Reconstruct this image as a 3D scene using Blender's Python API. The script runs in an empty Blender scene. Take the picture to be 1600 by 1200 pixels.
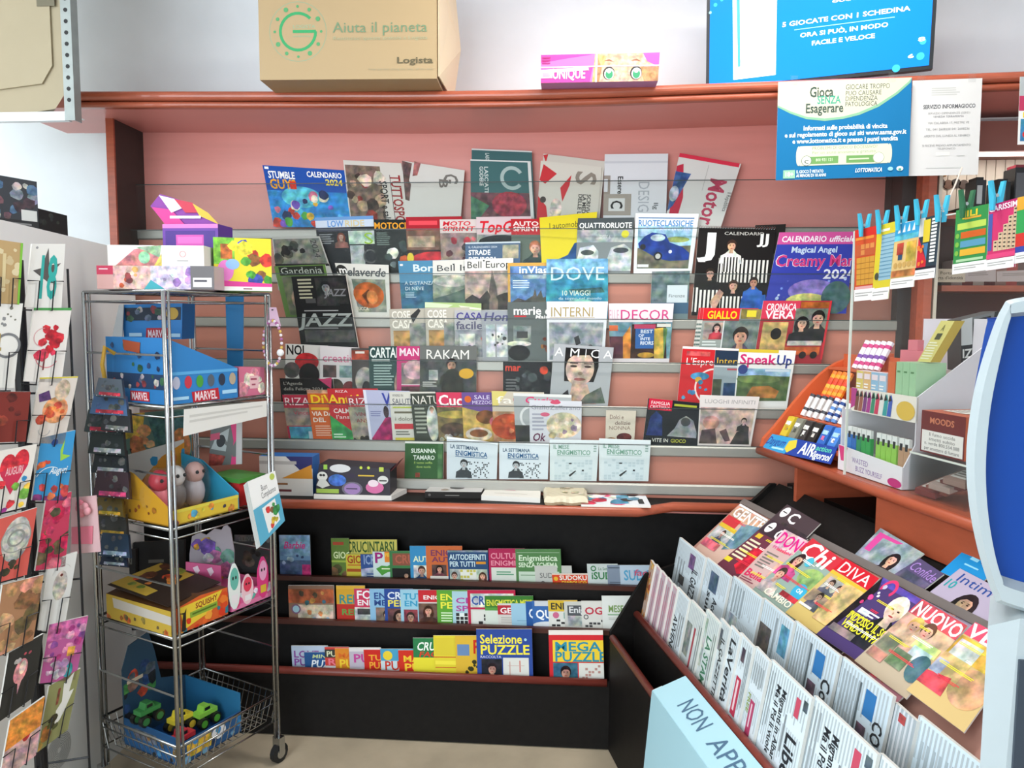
import bpy, math, random
from mathutils import Vector as V
random.seed(7)
SC = bpy.context.scene
COL = SC.collection
# ------------------------------------------------------------------ camera
F0 = 1200.0
YAW, PITCH, ROLL, CAMZ = math.radians(4.31), math.radians(4.92), math.radians(.296), 1.5
_f = V((-math.sin(YAW)*math.cos(PITCH), math.cos(YAW)*math.cos(PITCH), -math.sin(PITCH)))
_r = V((math.cos(YAW), math.sin(YAW), 0)); _u = _r.cross(_f)
CR = _r*math.cos(ROLL)+_u*math.sin(ROLL); CU = _u*math.cos(ROLL)-_r*math.sin(ROLL)
CP = V((0, 0, CAMZ))
cam = bpy.data.cameras.new('camera'); cam.sensor_width = 36; cam.lens = 36*F0/1600; cam.clip_start = .05
co = bpy.data.objects.new('camera', cam); COL.objects.link(co)
from mathutils import Matrix
m = Matrix((CR, CU, -_f)).transposed().to_4x4(); m.translation = CP; co.matrix_world = m
SC.camera = co
# ------------------------------------------------------------------ light
SC.view_settings.view_transform = 'Standard'; SC.view_settings.look = 'None'
SC.view_settings.gamma = 1; SC.view_settings.use_curve_mapping = False
SC.view_settings.exposure = 0.04
w = bpy.data.worlds.new('world'); SC.world = w; w.use_nodes = True
w.node_tree.nodes['Background'].inputs[0].default_value = (.75, .87, 1, 1)
w.node_tree.nodes['Background'].inputs[1].default_value = .6
def area(name, loc, aim, sx, sy, power, col):
    l = bpy.data.lights.new(name, 'AREA'); l.shape = 'RECTANGLE'; l.size = sx; l.size_y = sy; l.energy = power; l.color = col
    o = bpy.data.objects.new(name, l); COL.objects.link(o); o.location = loc
    o.rotation_euler = (V(aim)-V(loc)).to_track_quat('-Z', 'Y').to_euler(); return o
area('daylight_shop_window', (-2.15, -1.76, 1.6), (-1.9, 3, 1.65), 3.8, 2.0, 165, (.82, .92, 1))
LAMPS = [(-2.5, .9, 24), (-.7, .3, 8), (.5, 2.2, 28)]
for lx, ly, lp in LAMPS: area('ceiling_lamp_light', (lx, ly, 2.93), (lx, ly, 0), 1.2, .25, lp, (1, .975, .94))
# ------------------------------------------------------------------ helpers: pixel -> place
def ray(x, y): return _f*F0 + CR*(x-800) - CU*(y-600)
def PP(x, y, p0, n):
    d = ray(x, y); return CP + d*((V(p0)-CP).dot(n)/d.dot(n))
def PY(x, y, Y): return PP(x, y, (0, Y, 0), V((0, 1, 0)))
def PZ(x, y, z): return PP(x, y, (0, 0, z), V((0, 0, 1)))
# ------------------------------------------------------------------ colours, materials
def lin(c): return c/12.92 if c <= .04045 else ((c+.055)/1.055)**2.4
def hx(s):
    a = 0.0
    if s[0] == '~': a = 1.0; s = s[1:]
    if len(s) == 3: s = ''.join(ch*2 for ch in s)
    return (lin(int(s[0:2], 16)/255), lin(int(s[2:4], 16)/255), lin(int(s[4:6], 16)/255), a)
MATS = {}
def mat(name, col=None, rough=.5, metal=0, noise=0, nscale=20, bump=0, attr=False, trans=0, emit=0, ior=1.45, alpha=1, stretch=None, coat=0, spec=.5):
    if name in MATS: return MATS[name]
    M = bpy.data.materials.new(name); M.use_nodes = True; nt = M.node_tree; b = nt.nodes['Principled BSDF']
    b.inputs['Roughness'].default_value = rough; b.inputs['Metallic'].default_value = metal; b.inputs['IOR'].default_value = ior
    b.inputs['Transmission Weight'].default_value = trans; b.inputs['Coat Weight'].default_value = coat
    b.inputs['Specular IOR Level'].default_value = spec
    N = nt.nodes.new; L = nt.links.new
    tc = N('ShaderNodeTexCoord'); src = tc.outputs['Object']
    if stretch:
        mp = N('ShaderNodeMapping'); mp.inputs['Scale'].default_value = stretch; L(src, mp.inputs[0]); src = mp.outputs[0]
    if attr:
        at = N('ShaderNodeAttribute'); at.attribute_name = 'Col'
        nz = N('ShaderNodeTexNoise'); nz.inputs['Scale'].default_value = nscale; nz.inputs['Detail'].default_value = 3; L(src, nz.inputs[0])
        r = N('ShaderNodeMapRange'); r.inputs[1].default_value = .35; r.inputs[2].default_value = .65; r.inputs[3].default_value = .62; r.inputs[4].default_value = 1.32
        L(nz.outputs['Fac'], r.inputs[0])
        mul = N('ShaderNodeVectorMath'); mul.operation = 'SCALE'; L(at.outputs['Color'], mul.inputs[0]); L(r.outputs[0], mul.inputs['Scale'])
        ch = N('ShaderNodeVectorMath'); ch.operation = 'MULTIPLY_ADD'; L(nz.outputs['Color'], ch.inputs[0]); ch.inputs[1].default_value = (.9, .9, .9); ch.inputs[2].default_value = (.55, .55, .55)
        mu2 = N('ShaderNodeVectorMath'); mu2.operation = 'MULTIPLY'; L(mul.outputs[0], mu2.inputs[0]); L(ch.outputs[0], mu2.inputs[1])
        mx = N('ShaderNodeMix'); mx.data_type = 'RGBA'; L(at.outputs['Alpha'], mx.inputs[0]); L(at.outputs['Color'], mx.inputs[6]); L(mu2.outputs[0], mx.inputs[7])
        out = mx.outputs[2]
    else:
        c = hx(col); rgb = N('ShaderNodeRGB'); rgb.outputs[0].default_value = (c[0], c[1], c[2], 1); out = rgb.outputs[0]
        if noise:
            nz = N('ShaderNodeTexNoise'); nz.inputs['Scale'].default_value = nscale; nz.inputs['Detail'].default_value = 4; L(src, nz.inputs[0])
            r = N('ShaderNodeMapRange'); r.inputs[1].default_value = .3; r.inputs[2].default_value = .7; r.inputs[3].default_value = 1-noise; r.inputs[4].default_value = 1+noise; L(nz.outputs['Fac'], r.inputs[0])
            mul = N('ShaderNodeVectorMath'); mul.operation = 'SCALE'; L(out, mul.inputs[0]); L(r.outputs[0], mul.inputs['Scale']); out = mul.outputs[0]
            if bump:
                bp = N('ShaderNodeBump'); bp.inputs['Strength'].default_value = bump; bp.inputs['Distance'].default_value = .002; L(nz.outputs['Fac'], bp.inputs['Height']); L(bp.outputs[0], b.inputs['Normal'])
    L(out, b.inputs['Base Color'])
    if emit: L(out, b.inputs['Emission Color']); b.inputs['Emission Strength'].default_value = emit
    b.inputs['Alpha'].default_value = alpha
    MATS[name] = M; return M
GLOSS = mat('printed_gloss_paper', attr=True, rough=.45, nscale=30, spec=.14)
MATTE = mat('printed_matte_paper', attr=True, rough=.85, nscale=38)
CARD = mat('printed_card', attr=True, rough=.5, nscale=55)
PLAST = mat('coloured_plastic', attr=True, rough=.35, nscale=60)
SCREEN = mat('lit_screen', attr=True, rough=.3, emit=.62, spec=.1)
WHITEW = mat('painted_plaster', 'eef2f4', .9, noise=.025, nscale=6, bump=.05)
PINK = mat('pink_laminate', 'd98e84', .32, noise=.04, nscale=5, stretch=(.4, 1, 6))
PINK2 = mat('rose_brown_laminate', 'c07c69', .4, noise=.06, nscale=5, stretch=(.4, 1, 6))
WOOD = mat('cherry_wood', 'a8553c', .32, noise=.16, nscale=9, stretch=(1, 8, 8), coat=.3)
ORANGE = mat('orange_cherry_board', 'a85135', .4, noise=.08, nscale=6, stretch=(1.5, 1.5, 6))
BLACK = mat('black_laminate', '161413', .55, noise=.2, nscale=40, spec=.2)
DARKW = mat('dark_brown_edge', '4a231a', .4, noise=.12, nscale=12)
ALU = mat('brushed_aluminium', 'a3a199', .45, metal=.5, noise=.05, nscale=30, stretch=(1, 30, 30))
CHROME = mat('chromed_wire', 'b9bcbd', .22, metal=1, noise=.03, nscale=10)
WIRE = mat('black_wire', '16161a', .4, noise=.05)
TILE = mat('beige_floor', 'b3a48c', .55, noise=.12, nscale=7, bump=.05)
FRIDGE = mat('pale_grey_plastic', 'e9e8e4', .5, noise=.02, nscale=5)
BEIGE = mat('beige_plastic', 'a3967b', .55, noise=.03, nscale=6)
WMETAL = mat('white_metal', 'dde2e3', .4, noise=.02)
CLEAR = mat('clear_acrylic', 'ffffff', .03, trans=1, ior=1.15, spec=.35)
FILM = mat('clear_film', 'ffffff', .12, trans=1, ior=1.2)
TERM = mat('white_terminal_plastic', 'b4bfc3', .45, noise=.015)
TERMB = mat('blue_terminal_panel', '06429a', .35, noise=.05, nscale=2)
DARKP = mat('dark_grey_panel', '3a3432', .5, noise=.06)
BROWN = mat('brown_laminate', '8b564c', .45, noise=.04, nscale=4)
RUB = mat('black_rubber', '1b1b1c', .6, noise=.05)
# ------------------------------------------------------------------ mesh builder
class MB:
    def __init__(s): s.v = []; s.f = []; s.c = []
    def poly(s, pts, col='fff'):
        n = len(s.v); s.v += [V(p) for p in pts]; s.f.append(tuple(range(n, n+len(pts)))); s.c.append(col); return s
    def prism(s, pts, vec, col='fff', side=None, back=None):
        pts = [V(p) for p in pts]; vec = V(vec); n = len(s.v); k = len(pts); s.v += pts+[p+vec for p in pts]
        s.f.append(tuple(range(n, n+k))); s.c.append(col)
        s.f.append(tuple(range(n+2*k-1, n+k-1, -1))); s.c.append(back or side or col)
        for i in range(k):
            j = (i+1) % k; s.f.append((n+i, n+k+i, n+k+j, n+j)); s.c.append(side or col)
        return s
    def box(s, x0, x1, y0, y1, z0, z1, col='fff'):
        return s.prism([(x0, y0, z0), (x1, y0, z0), (x1, y0, z1), (x0, y0, z1)], (0, y1-y0, 0), col)
    def obox(s, o, a, b, c, col='fff', side=None):       # oriented box: origin + three edge vectors
        o, a, b, c = V(o), V(a), V(b), V(c); return s.prism([o, o+a, o+a+c, o+c], b, col, side)
    def tube(s, pts, r, n=6, col='fff', closed=False):
        pts = [V(p) for p in pts]; k = len(pts); base = len(s.v); prev = None
        for i, p in enumerate(pts):
            a = pts[i-1] if (i or closed) else p; b = pts[(i+1) % k] if (i < k-1 or closed) else p
            t = (b-a).normalized()
            if prev is None: x = t.orthogonal().normalized()
            else: x = (prev-t*prev.dot(t)); x = x.normalized() if x.length > 1e-6 else t.orthogonal().normalized()
            prev = x; y = t.cross(x); rr = r[i] if isinstance(r, (list, tuple)) else r
            s.v += [p+x*rr*math.cos(2*math.pi*q/n)+y*rr*math.sin(2*math.pi*q/n) for q in range(n)]
        for i in range(k if closed else k-1):
            j = (i+1) % k
            for q in range(n):
                q2 = (q+1) % n; s.f.append((base+i*n+q, base+i*n+q2, base+j*n+q2, base+j*n+q)); s.c.append(col)
        if not closed:
            s.f.append(tuple(base+q for q in range(n-1, -1, -1))); s.c.append(col)
            s.f.append(tuple(base+(k-1)*n+q for q in range(n))); s.c.append(col)
        return s
    def ball(s, c, r, col='fff', n=8, m=6, sc=(1, 1, 1)):
        c = V(c); b = len(s.v)
        for i in range(m+1):
            t = math.pi*i/m
            for q in range(n):
                a = 2*math.pi*q/n; s.v.append(c+V((r*sc[0]*math.sin(t)*math.cos(a), r*sc[1]*math.sin(t)*math.sin(a), r*sc[2]*math.cos(t))))
        for i in range(m):
            for q in range(n):
                q2 = (q+1) % n; s.f.append((b+i*n+q, b+(i+1)*n+q, b+(i+1)*n+q2, b+i*n+q2)); s.c.append(col)
        return s
    def sweep(s, prof, path, ax, up, col='fff'):          # prof [(a,b)] offsets along ax/up at each path point
        n = len(prof); b = len(s.v); ax, up = V(ax), V(up)
        for p in path: s.v += [V(p)+ax*q[0]+up*q[1] for q in prof]
        for i in range(len(path)-1):
            for q in range(n):
                q2 = (q+1) % n; s.f.append((b+i*n+q, b+i*n+q2, b+(i+1)*n+q2, b+(i+1)*n+q)); s.c.append(col)
        s.f.append(tuple(range(b, b+n))); s.c.append(col); e = b+(len(path)-1)*n; s.f.append(tuple(range(e+n-1, e-1, -1))); s.c.append(col)
        return s
    def build(s, name, material, parent=None, origin=None, smooth=False, fix=True):
        if origin is None:
            if parent is not None: origin = V(parent['_o'])
            else:
                xs = [p.x for p in s.v]; ys = [p.y for p in s.v]; zs = [p.z for p in s.v]
                origin = V(((min(xs)+max(xs))/2, (min(ys)+max(ys))/2, min(zs)))
        me = bpy.data.meshes.new(name); me.from_pydata([tuple(p-origin) for p in s.v], [], s.f)
        at = me.color_attributes.new('Col', 'FLOAT_COLOR', 'CORNER'); vals = []
        cache = {}
        for f, c in zip(s.f, s.c):
            if c not in cache: cache[c] = hx(c)
            vals += list(cache[c])*len(f)
        at.data.foreach_set('color', vals)
        me.materials.append(material)
        if smooth: me.polygons.foreach_set('use_smooth', [True]*len(s.f))
        if fix:
            import bmesh
            bm = bmesh.new(); bm.from_mesh(me); bmesh.ops.recalc_face_normals(bm, faces=bm.faces); bm.to_mesh(me); bm.free()
        o = bpy.data.objects.new(name, me); COL.objects.link(o)
        if parent is not None:
            o.parent = parent; o.location = origin-V(parent['_o'])
        else: o.location = origin
        TMP.append(o); o['_o'] = tuple(origin); return o
TMP = []
def thing(name, label, cat, loc, group=None):
    o = bpy.data.objects.new(name, None); COL.objects.link(o); o.location = loc; o['_o'] = tuple(loc); o.empty_display_size = .05
    TMP.append(o); return tag(o, label, cat, group)
def tag(o, label, cat, group=None):
    o['label'] = label; o['category'] = cat
    if group: o['group'] = group
    return o
def struct(o, label=None):
    o['kind'] = 'structure'
    if label: o['label'] = label
    return o
# ------------------------------------------------------------------ lettering
CH = {}
def load_glyphs(chars):
    obs = []
    def mk(t, b):
        c = bpy.data.curves.new('t', 'FONT'); c.body = t; c.resolution_u = 2; c.offset = .022 if b else 0
        o = bpy.data.objects.new('t', c); COL.objects.link(o); return o
    for b in (0, 1):
        for ch in chars: obs.append((ch, b, mk(ch, b), mk('I'+ch+'I', 0), mk('II', 0)))
    dg = bpy.context.evaluated_depsgraph_get(); dg.update()
    for ch, b, o, o2, o3 in obs:
        e = o.evaluated_get(dg); me = e.to_mesh()
        vs = [(p.co.x, p.co.y) for p in me.vertices]; fs = [tuple(p.vertices) for p in me.polygons]; e.to_mesh_clear()
        adv = o2.evaluated_get(dg).dimensions.x - o3.evaluated_get(dg).dimensions.x
        CH[ch, b] = (vs, fs, max(adv, .1))
    for t in obs:
        for o in t[2:]:
            c = o.data; bpy.data.objects.remove(o); bpy.data.curves.remove(c)
CHARS = "ABCDEFGHIJKLMNOPQRSTUVWXYZabcdefghijklmnopqrstuvwxyz0123456789'.,:+?&!-()È"+"àòùèÒ"
load_glyphs(CHARS)
CAP = max(p[1] for p in CH['H', 0][0])
def paint(mb, q, art, nrm, z0=.00025):
    """art: flat print on the quad q (TL,TR,BR,BL); u to the right, v downwards, both 0..1"""
    TL, TR, BR, BL = q; k = [0]
    asp = ((BL-TL).length+(BR-TR).length)/max(1e-6, (TR-TL).length+(BR-BL).length)
    def mp(u, v): return TL*(1-u)*(1-v)+TR*u*(1-v)+BR*u*v+BL*(1-u)*v + nrm*(z0+k[0]*.00007)
    def run(art):
        for a in art:
            if isinstance(a, list): run(a); continue
            k[0] += 1; t = a[0]
            if t == 'r':
                _, u0, v0, u1, v1, c = a; mb.poly([mp(u0, v0), mp(u1, v0), mp(u1, v1), mp(u0, v1)], c)
            elif t in 'ec':
                _, cu, cv, ru, rv, c = a if t == 'e' else (a[0], a[1], a[2], a[3]*asp, a[3], a[4])
                mb.poly([mp(cu+ru*math.cos(2*math.pi*i/18), cv+rv*math.sin(2*math.pi*i/18)) for i in range(18)], c)
            elif t == 'o':           # ring cu cv r width col
                _, cu, cv, r, wd, c = a[:6]; a0, a1 = a[6:8] if len(a) > 6 else (0, 360)
                for i in range(24):
                    p = math.radians(a0+(a1-a0)*i/24); p2 = math.radians(a0+(a1-a0)*(i+1)/24)
                    mb.poly([mp(cu+r*asp*math.cos(p), cv+r*math.sin(p)), mp(cu+(r+wd)*asp*math.cos(p), cv+(r+wd)*math.sin(p)), mp(cu+(r+wd)*asp*math.cos(p2), cv+(r+wd)*math.sin(p2)), mp(cu+r*asp*math.cos(p2), cv+r*math.sin(p2))], c)
            elif t == 'p': mb.poly([mp(*p) for p in a[1]], a[2])
            elif t in ('t', 'b', 'i', 'T', 'B'):   # text in a box: t plain, b bold, i bold slanted, T/B turned clockwise
                _, s, u0, v0, u1, v1, c = a[:7]; b = 0 if t in 'tT' else 1; x = 0; pl = []
                for ch in s:
                    if ch == ' ': x += .28; continue
                    vs, fs, ad = CH.get((ch, b)) or CH['x', b]; pl.append((vs, fs, x)); x += ad
                if t in 'TB': u0, u1 = min(u0, u1), max(u0, u1)
                W = max(x, .1); sh = .22 if t == 'i' else 0
                for vs, fs, x0 in pl:
                    n = len(mb.v)
                    for (gx, gy) in vs:
                        fu = (x0+gx)/W; fv = gy/CAP
                        if t in 'TB': pu, pv = u0+(u1-u0)*fv, v0+(v1-v0)*fu
                        else: pu, pv = u0+(u1-u0)*fu+sh*(fv-.5)*abs(v1-v0)*asp, v1+(v0-v1)*fv
                        mb.v.append(mp(min(.997, max(.003, pu)), min(.997, max(.003, pv))))
                    for f in fs: mb.f.append(tuple(n+i for i in f)); mb.c.append(c)
            elif t == 'L':           # rows of small unreadable print
                _, u0, v0, u1, v1, n, c = a; hgt = (v1-v0)/n; rnd = random.Random(int(u0*991+v0*577)+n)
                for i in range(n):
                    e = u1-(u1-u0)*rnd.random()*.3; mb.poly([mp(u0, v0+hgt*(i+.2)), mp(e, v0+hgt*(i+.2)), mp(e, v0+hgt*(i+.68)), mp(u0, v0+hgt*(i+.68))], c)
            elif t == 'K':           # columns of small print, running down the page
                _, u0, v0, u1, v1, n, c = a; wd = (u1-u0)/n; rnd = random.Random(int(u0*991+v0*577)+n)
                for i in range(n):
                    e = v1-(v1-v0)*rnd.random()*.3; mb.poly([mp(u0+wd*(i+.2), v0), mp(u0+wd*(i+.65), v0), mp(u0+wd*(i+.65), e), mp(u0+wd*(i+.2), e)], c)
            elif t == 'G':           # crossword grid
                _, u0, v0, u1, v1, nx, ny, c, c2 = a; mb.poly([mp(u0, v0), mp(u1, v0), mp(u1, v1), mp(u0, v1)], c2); k[0] += 1
                rnd = random.Random(nx*7+ny)
                for i in range(nx):
                    for j in range(ny):
                        if rnd.random() < .25 or abs(i-(nx-1-j*nx/ny)) < .7:
                            a0, b0 = u0+(u1-u0)*i/nx, v0+(v1-v0)*j/ny; mb.poly([mp(a0, b0), mp(a0+(u1-u0)/nx*.8, b0), mp(a0+(u1-u0)/nx*.8, b0+(v1-v0)/ny*.8), mp(a0, b0+(v1-v0)/ny*.8)], c)
            elif t == 'S':           # scattered blobs: u0 v0 u1 v1 n size cols seed
                _, u0, v0, u1, v1, n, sz, cols, sd = a; rnd = random.Random(sd)
                for i in range(n):
                    cu, cv = u0+(u1-u0)*rnd.random(), v0+(v1-v0)*rnd.random(); r = sz*(.5+.8*rnd.random()); c = cols[i % len(cols)]; k[0] += .3
                    mb.poly([mp(min(1, max(0, cu+r*asp*math.cos(j*math.pi/5)*(.8+.4*rnd.random()))), min(1, max(0, cv+r*math.sin(j*math.pi/5)*(.8+.4*rnd.random())))) for j in range(10)], c)
            elif t == 'F':           # head and shoulders: cu cv r skin hair cloth [long]
                _, cu, cv, r, sk, hr, cl = a[:7]; lg = a[7] if len(a) > 7 else 0; rx = r*asp
                lim = lambda pts: [mp(min(1, max(0, p[0])), min(1, max(0, p[1]))) for p in pts]
                el = lambda x, y, a_, b_, c: mb.poly(lim([(x+a_*math.cos(2*math.pi*i/16), y+b_*math.sin(2*math.pi*i/16)) for i in range(16)]), c)
                if lg: el(cu, cv+r*.5, rx*1.25, r*1.7, hr); k[0] += 1
                mb.poly(lim([(cu-rx*.3, cv+r*.7), (cu+rx*.3, cv+r*.7), (cu+rx*1.1, cv+r*1.5), (cu+rx*1.9, cv+r*1.9), (cu+rx*2.1, cv+r*3.4), (cu-rx*2.1, cv+r*3.4), (cu-rx*1.9, cv+r*1.9), (cu-rx*1.1, cv+r*1.5)]), cl); k[0] += 1
                mb.poly(lim([(cu-rx*.3, cv+r*.6), (cu+rx*.3, cv+r*.6), (cu+rx*.4, cv+r*1.45), (cu-rx*.4, cv+r*1.45)]), sk); k[0] += 1
                el(cu, cv-r*.18, rx*.92, r*1.02, hr); k[0] += 1
                el(cu, cv+r*.08, rx*.72, r*.92, sk); k[0] += 1
                mb.poly(lim([(cu-rx*.78, cv-r*.1), (cu-rx*.5, cv-r*.95), (cu+rx*.5, cv-r*.95), (cu+rx*.78, cv-r*.1), (cu+rx*.4, cv-r*.5), (cu-rx*.3, cv-r*.52)]), hr); k[0] += 1
                for sx in (-1, 1):
                    el(cu+sx*rx*.3, cv, rx*.13, r*.07, '2a1c18'); el(cu+sx*rx*.3, cv-r*.17, rx*.17, r*.035, hr)
                el(cu, cv+r*.25, rx*.07, r*.12, '~b98a74'); el(cu, cv+r*.52, rx*.22, r*.07, 'a8443e')
    run(art)
    return mb
# ------------------------------------------------------------------ a printed sheet / magazine / book standing on a plane
def sheet(name, label, cat, q, art, th=.004, base='fff', edge='e9e6df', group=None, material=None, ext=0, part='cover_print', spine=None):
    """q: four corners (TL,TR,BR,BL); the body runs th behind them and ext further down"""
    q = [V(p) for p in q]; n = (q[3]-q[0]).cross(q[1]-q[0]).normalized()
    if n.dot(CP-q[0]) < 0: n = -n
    mb = MB(); b = list(q)
    if ext: b[2] = q[2]+(q[2]-q[1]).normalized()*ext; b[3] = q[3]+(q[3]-q[0]).normalized()*ext
    mb.prism(b, -n*th, base, edge)
    if th >= .012:               # page block a little inside the covers
        pass
    o = mb.build(name, material or GLOSS, origin=(b[2]+b[3])/2); tag(o, label, cat, group)
    if art:
        a = MB(); paint(a, q, art, n); a.build(part, material or GLOSS, parent=o, fix=False)
    return o
def vq(x0, y0, x1, y1, x2, y2, x3, y3, p0, n): return [PP(x0, y0, p0, n), PP(x1, y1, p0, n), PP(x2, y2, p0, n), PP(x3, y3, p0, n)]
# thin clear sheets: mostly see-through, a little haze, fresnel gloss
def thin(name, tint, haze, rough=.04, ior=1.45):
    M = bpy.data.materials.new(name); M.use_nodes = True; nt = M.node_tree; nt.nodes.remove(nt.nodes['Principled BSDF'])
    N = nt.nodes.new; L = nt.links.new; out = nt.nodes['Material Output']
    t = N('ShaderNodeBsdfTransparent'); t.inputs[0].default_value = (*tint, 1); d = N('ShaderNodeBsdfDiffuse'); d.inputs[0].default_value = (.7, .74, .72, 1)
    g = N('ShaderNodeBsdfGlossy'); g.inputs['Roughness'].default_value = rough; fr = N('ShaderNodeFresnel'); ge = N('ShaderNodeNewGeometry'); mi = N('ShaderNodeMapRange'); mi.inputs[3].default_value = ior; mi.inputs[4].default_value = 1/ior; L(ge.outputs['Backfacing'], mi.inputs[0]); L(mi.outputs[0], fr.inputs[0])
    nz = N('ShaderNodeTexNoise'); nz.inputs['Scale'].default_value = 3; mr = N('ShaderNodeMapRange'); mr.inputs[3].default_value = haze*.6; mr.inputs[4].default_value = haze*1.4; L(nz.outputs['Fac'], mr.inputs[0])
    a = N('ShaderNodeMixShader'); L(mr.outputs[0], a.inputs[0]); L(t.outputs[0], a.inputs[1]); L(d.outputs[0], a.inputs[2])
    b = N('ShaderNodeMixShader'); L(fr.outputs[0], b.inputs[0]); L(a.outputs[0], b.inputs[1]); L(g.outputs[0], b.inputs[2]); L(b.outputs[0], out.inputs[0])
    return M
CLEAR = thin('clear_acrylic_sheet', (.965, .975, .97), .012, .06, 1.08)
FILM = thin('clear_plastic_film', (.98, .98, .98), .02, .12, 1.2)
EDGE = mat('acrylic_cut_edge', '3c4644', .3, noise=.05)
LEDGE_ = mat('acrylic_bright_edge', 'd8dcd2', .3, noise=.03)
# ------------------------------------------------------------------ the room
RX0, RX1, RY0, RY1, RZ = -4.3, 2.45, -1.8, 3.32, 3.0
struct(MB().box(RX0, RX1, RY0, RY1, -.05, 0).build('floor', TILE), 'beige shop floor')
struct(MB().box(RX0, RX1, RY0, RY1, RZ, RZ+.05).build('ceiling', WHITEW))
struct(MB().box(RX0, RX1, RY1, RY1+.05, 0, RZ).build('wall_back', WHITEW), 'white painted back wall')
struct(MB().box(RX0-.05, RX0, RY0, RY1, 0, RZ).build('wall_left', WHITEW))
struct(MB().box(RX1, RX1+.05, RY0, RY1, 0, RZ).build('wall_right', WHITEW))
WX0, WX1, WZ0, WZ1 = -4.08, -.22, .6, 2.6
wf = MB(); wf.box(RX0, WX0, RY0-.05, RY0, 0, RZ); wf.box(WX1, RX1, RY0-.05, RY0, 0, RZ); wf.box(WX0, WX1, RY0-.05, RY0, WZ1, RZ); wf.box(WX0, WX1, RY0-.05, RY0, 0, WZ0)
struct(wf.build('wall_front', WHITEW))
wn = bpy.data.objects.new('window_1', None); COL.objects.link(wn); wn['_o'] = (-2.15, RY0, WZ0); wn.location = wn['_o']; TMP.append(wn); struct(wn)
for (x0, x1, z0, z1) in ((WX0, WX0+.05, WZ0, WZ1), (WX1-.05, WX1, WZ0, WZ1), (WX0+.05, WX1-.05, WZ0, WZ0+.05), (WX0+.05, WX1-.05, WZ1-.05, WZ1)): MB().box(x0, x1, RY0-.045, RY0-.01, z0, z1).build('window_frame', WMETAL, wn)
for lx, ly, lp in LAMPS:
    t = thing('ceiling_lamp', 'long white ceiling lamp over the %s of the shop' % ('far left' if lx < -2 else 'left side' if lx < 0 else 'right side'), 'lamp', (lx, ly, 2.94), 'ceiling lamps')
    MB().box(lx-.64, lx+.64, ly-.15, ly+.15, 2.955, 3.0).build('housing', WMETAL, t)
    MB().box(lx-.6, lx+.6, ly-.12, ly+.12, 2.945, 2.955, 'fff8ee').build('diffuser', mat('lamp_diffuser', 'fff8ee', .5, emit=2), t)
# ------------------------------------------------------------------ canopy with cornice
CY = 2.78
cp = [PY(x, y, CY) for x, y in ((118, 143), (400, 143), (620, 143), (800, 141), (950, 137), (1100, 131), (1350, 122), (1640, 110))]
cp = [V((p.x, p.y, p.z)) for p in cp]+[V((2.42, CY, cp[-1].z+.012))]
can = thing('canopy', 'long wooden canopy with double rounded cornice above the magazine rack', 'canopy', (-.2, 2.9, 2.28))
def halfround(r, cz, n=8): return [(.02, cz+r)]+[(-r*.9*math.sin(math.pi*i/n), cz+r*math.cos(math.pi*i/n)) for i in range(n+1)]+[(.02, cz-r)]
up = V((0, 0, 1)); ya = V((0, 1, 0))
MB().sweep([(a, b) for a, b in halfround(.0165, -.0165)], cp, ya, up).build('upper_moulding', WOOD, can, smooth=False)
MB().sweep([(a+.008, b) for a, b in halfround(.011, -.045)], cp, ya, up).build('lower_moulding', WOOD, can)
cpl = [V((-2.12, CY, cp[0].z))]+cp
MB().sweep([(.02, -.002), (.02, -.052), (.38, -.058), (.38, -.04), (.5, -.03), (.5, -.002)], cpl, ya, up).build('canopy_board', PINK, can)
# ------------------------------------------------------------------ tall magazine rack
XL, XR = -1.79, PY(1405, 400, 3.0).x
YB = 3.16
BP = [357, 427, 497, 563.5, 632, 691, 750]; LP = [284, 357, 427, 497, 563.5, 633, 689.5]
TY = [3.10-.05*i for i in range(7)]
TZ = [PY(750, BP[i], TY[i]).z for i in range(7)]; TL_ = [PY(750, LP[i], TY[i]).z for i in range(7)]
rack = thing('magazine_rack', 'wall-wide stepped magazine rack of pink boards with clear front strips', 'rack', (-.4, 2.95, .85))
MB().box(XL, XR, YB, YB+.02, .3, 2.27).build('back_panel', PINK, rack)
for i in range(7):
    zlo = TZ[i+1]-.12 if i < 6 else .80
    MB().box(XL, XR, TY[i], TY[i]+.006, zlo, TZ[i]-.002).build('pocket_front', PINK2, rack)
    MB().prism([(XL, TY[i]-.004, TZ[i]-.041), (XL, TY[i]-.009, TZ[i]-.036), (XL, TY[i]-.009, TZ[i]-.006), (XL, TY[i]-.004, TZ[i]), (XL, TY[i], TZ[i]), (XL, TY[i], TZ[i]-.041)], (XR-XL, 0, 0)).build('metal_rail', ALU, rack)
    pf = MB().box(XL, XR, TY[i]-.0075, TY[i]-.0045, TZ[i]-.01, TL_[i]-.002).build('clear_front', CLEAR, rack)
    MB().box(XL, XR, TY[i]-.0075, TY[i]-.0045, TL_[i]-.0035, TL_[i]-.0005).build('cut_edge', EDGE, pf)
    if i < 6: MB().box(XL, XR, TY[i+1]+.006, TY[i], TZ[i+1]-.11, TZ[i+1]-.10).build('pocket_floor', PINK, rack)
sp = MB().box(XL-.027, XL, 2.955, YB+.02, 0, 2.275).build('side_panel', DARKP, rack)
MB().box(XL-.029, XL+.002, 2.945, 2.955, 0, 2.275).build('front_edging', WOOD, sp)
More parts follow.
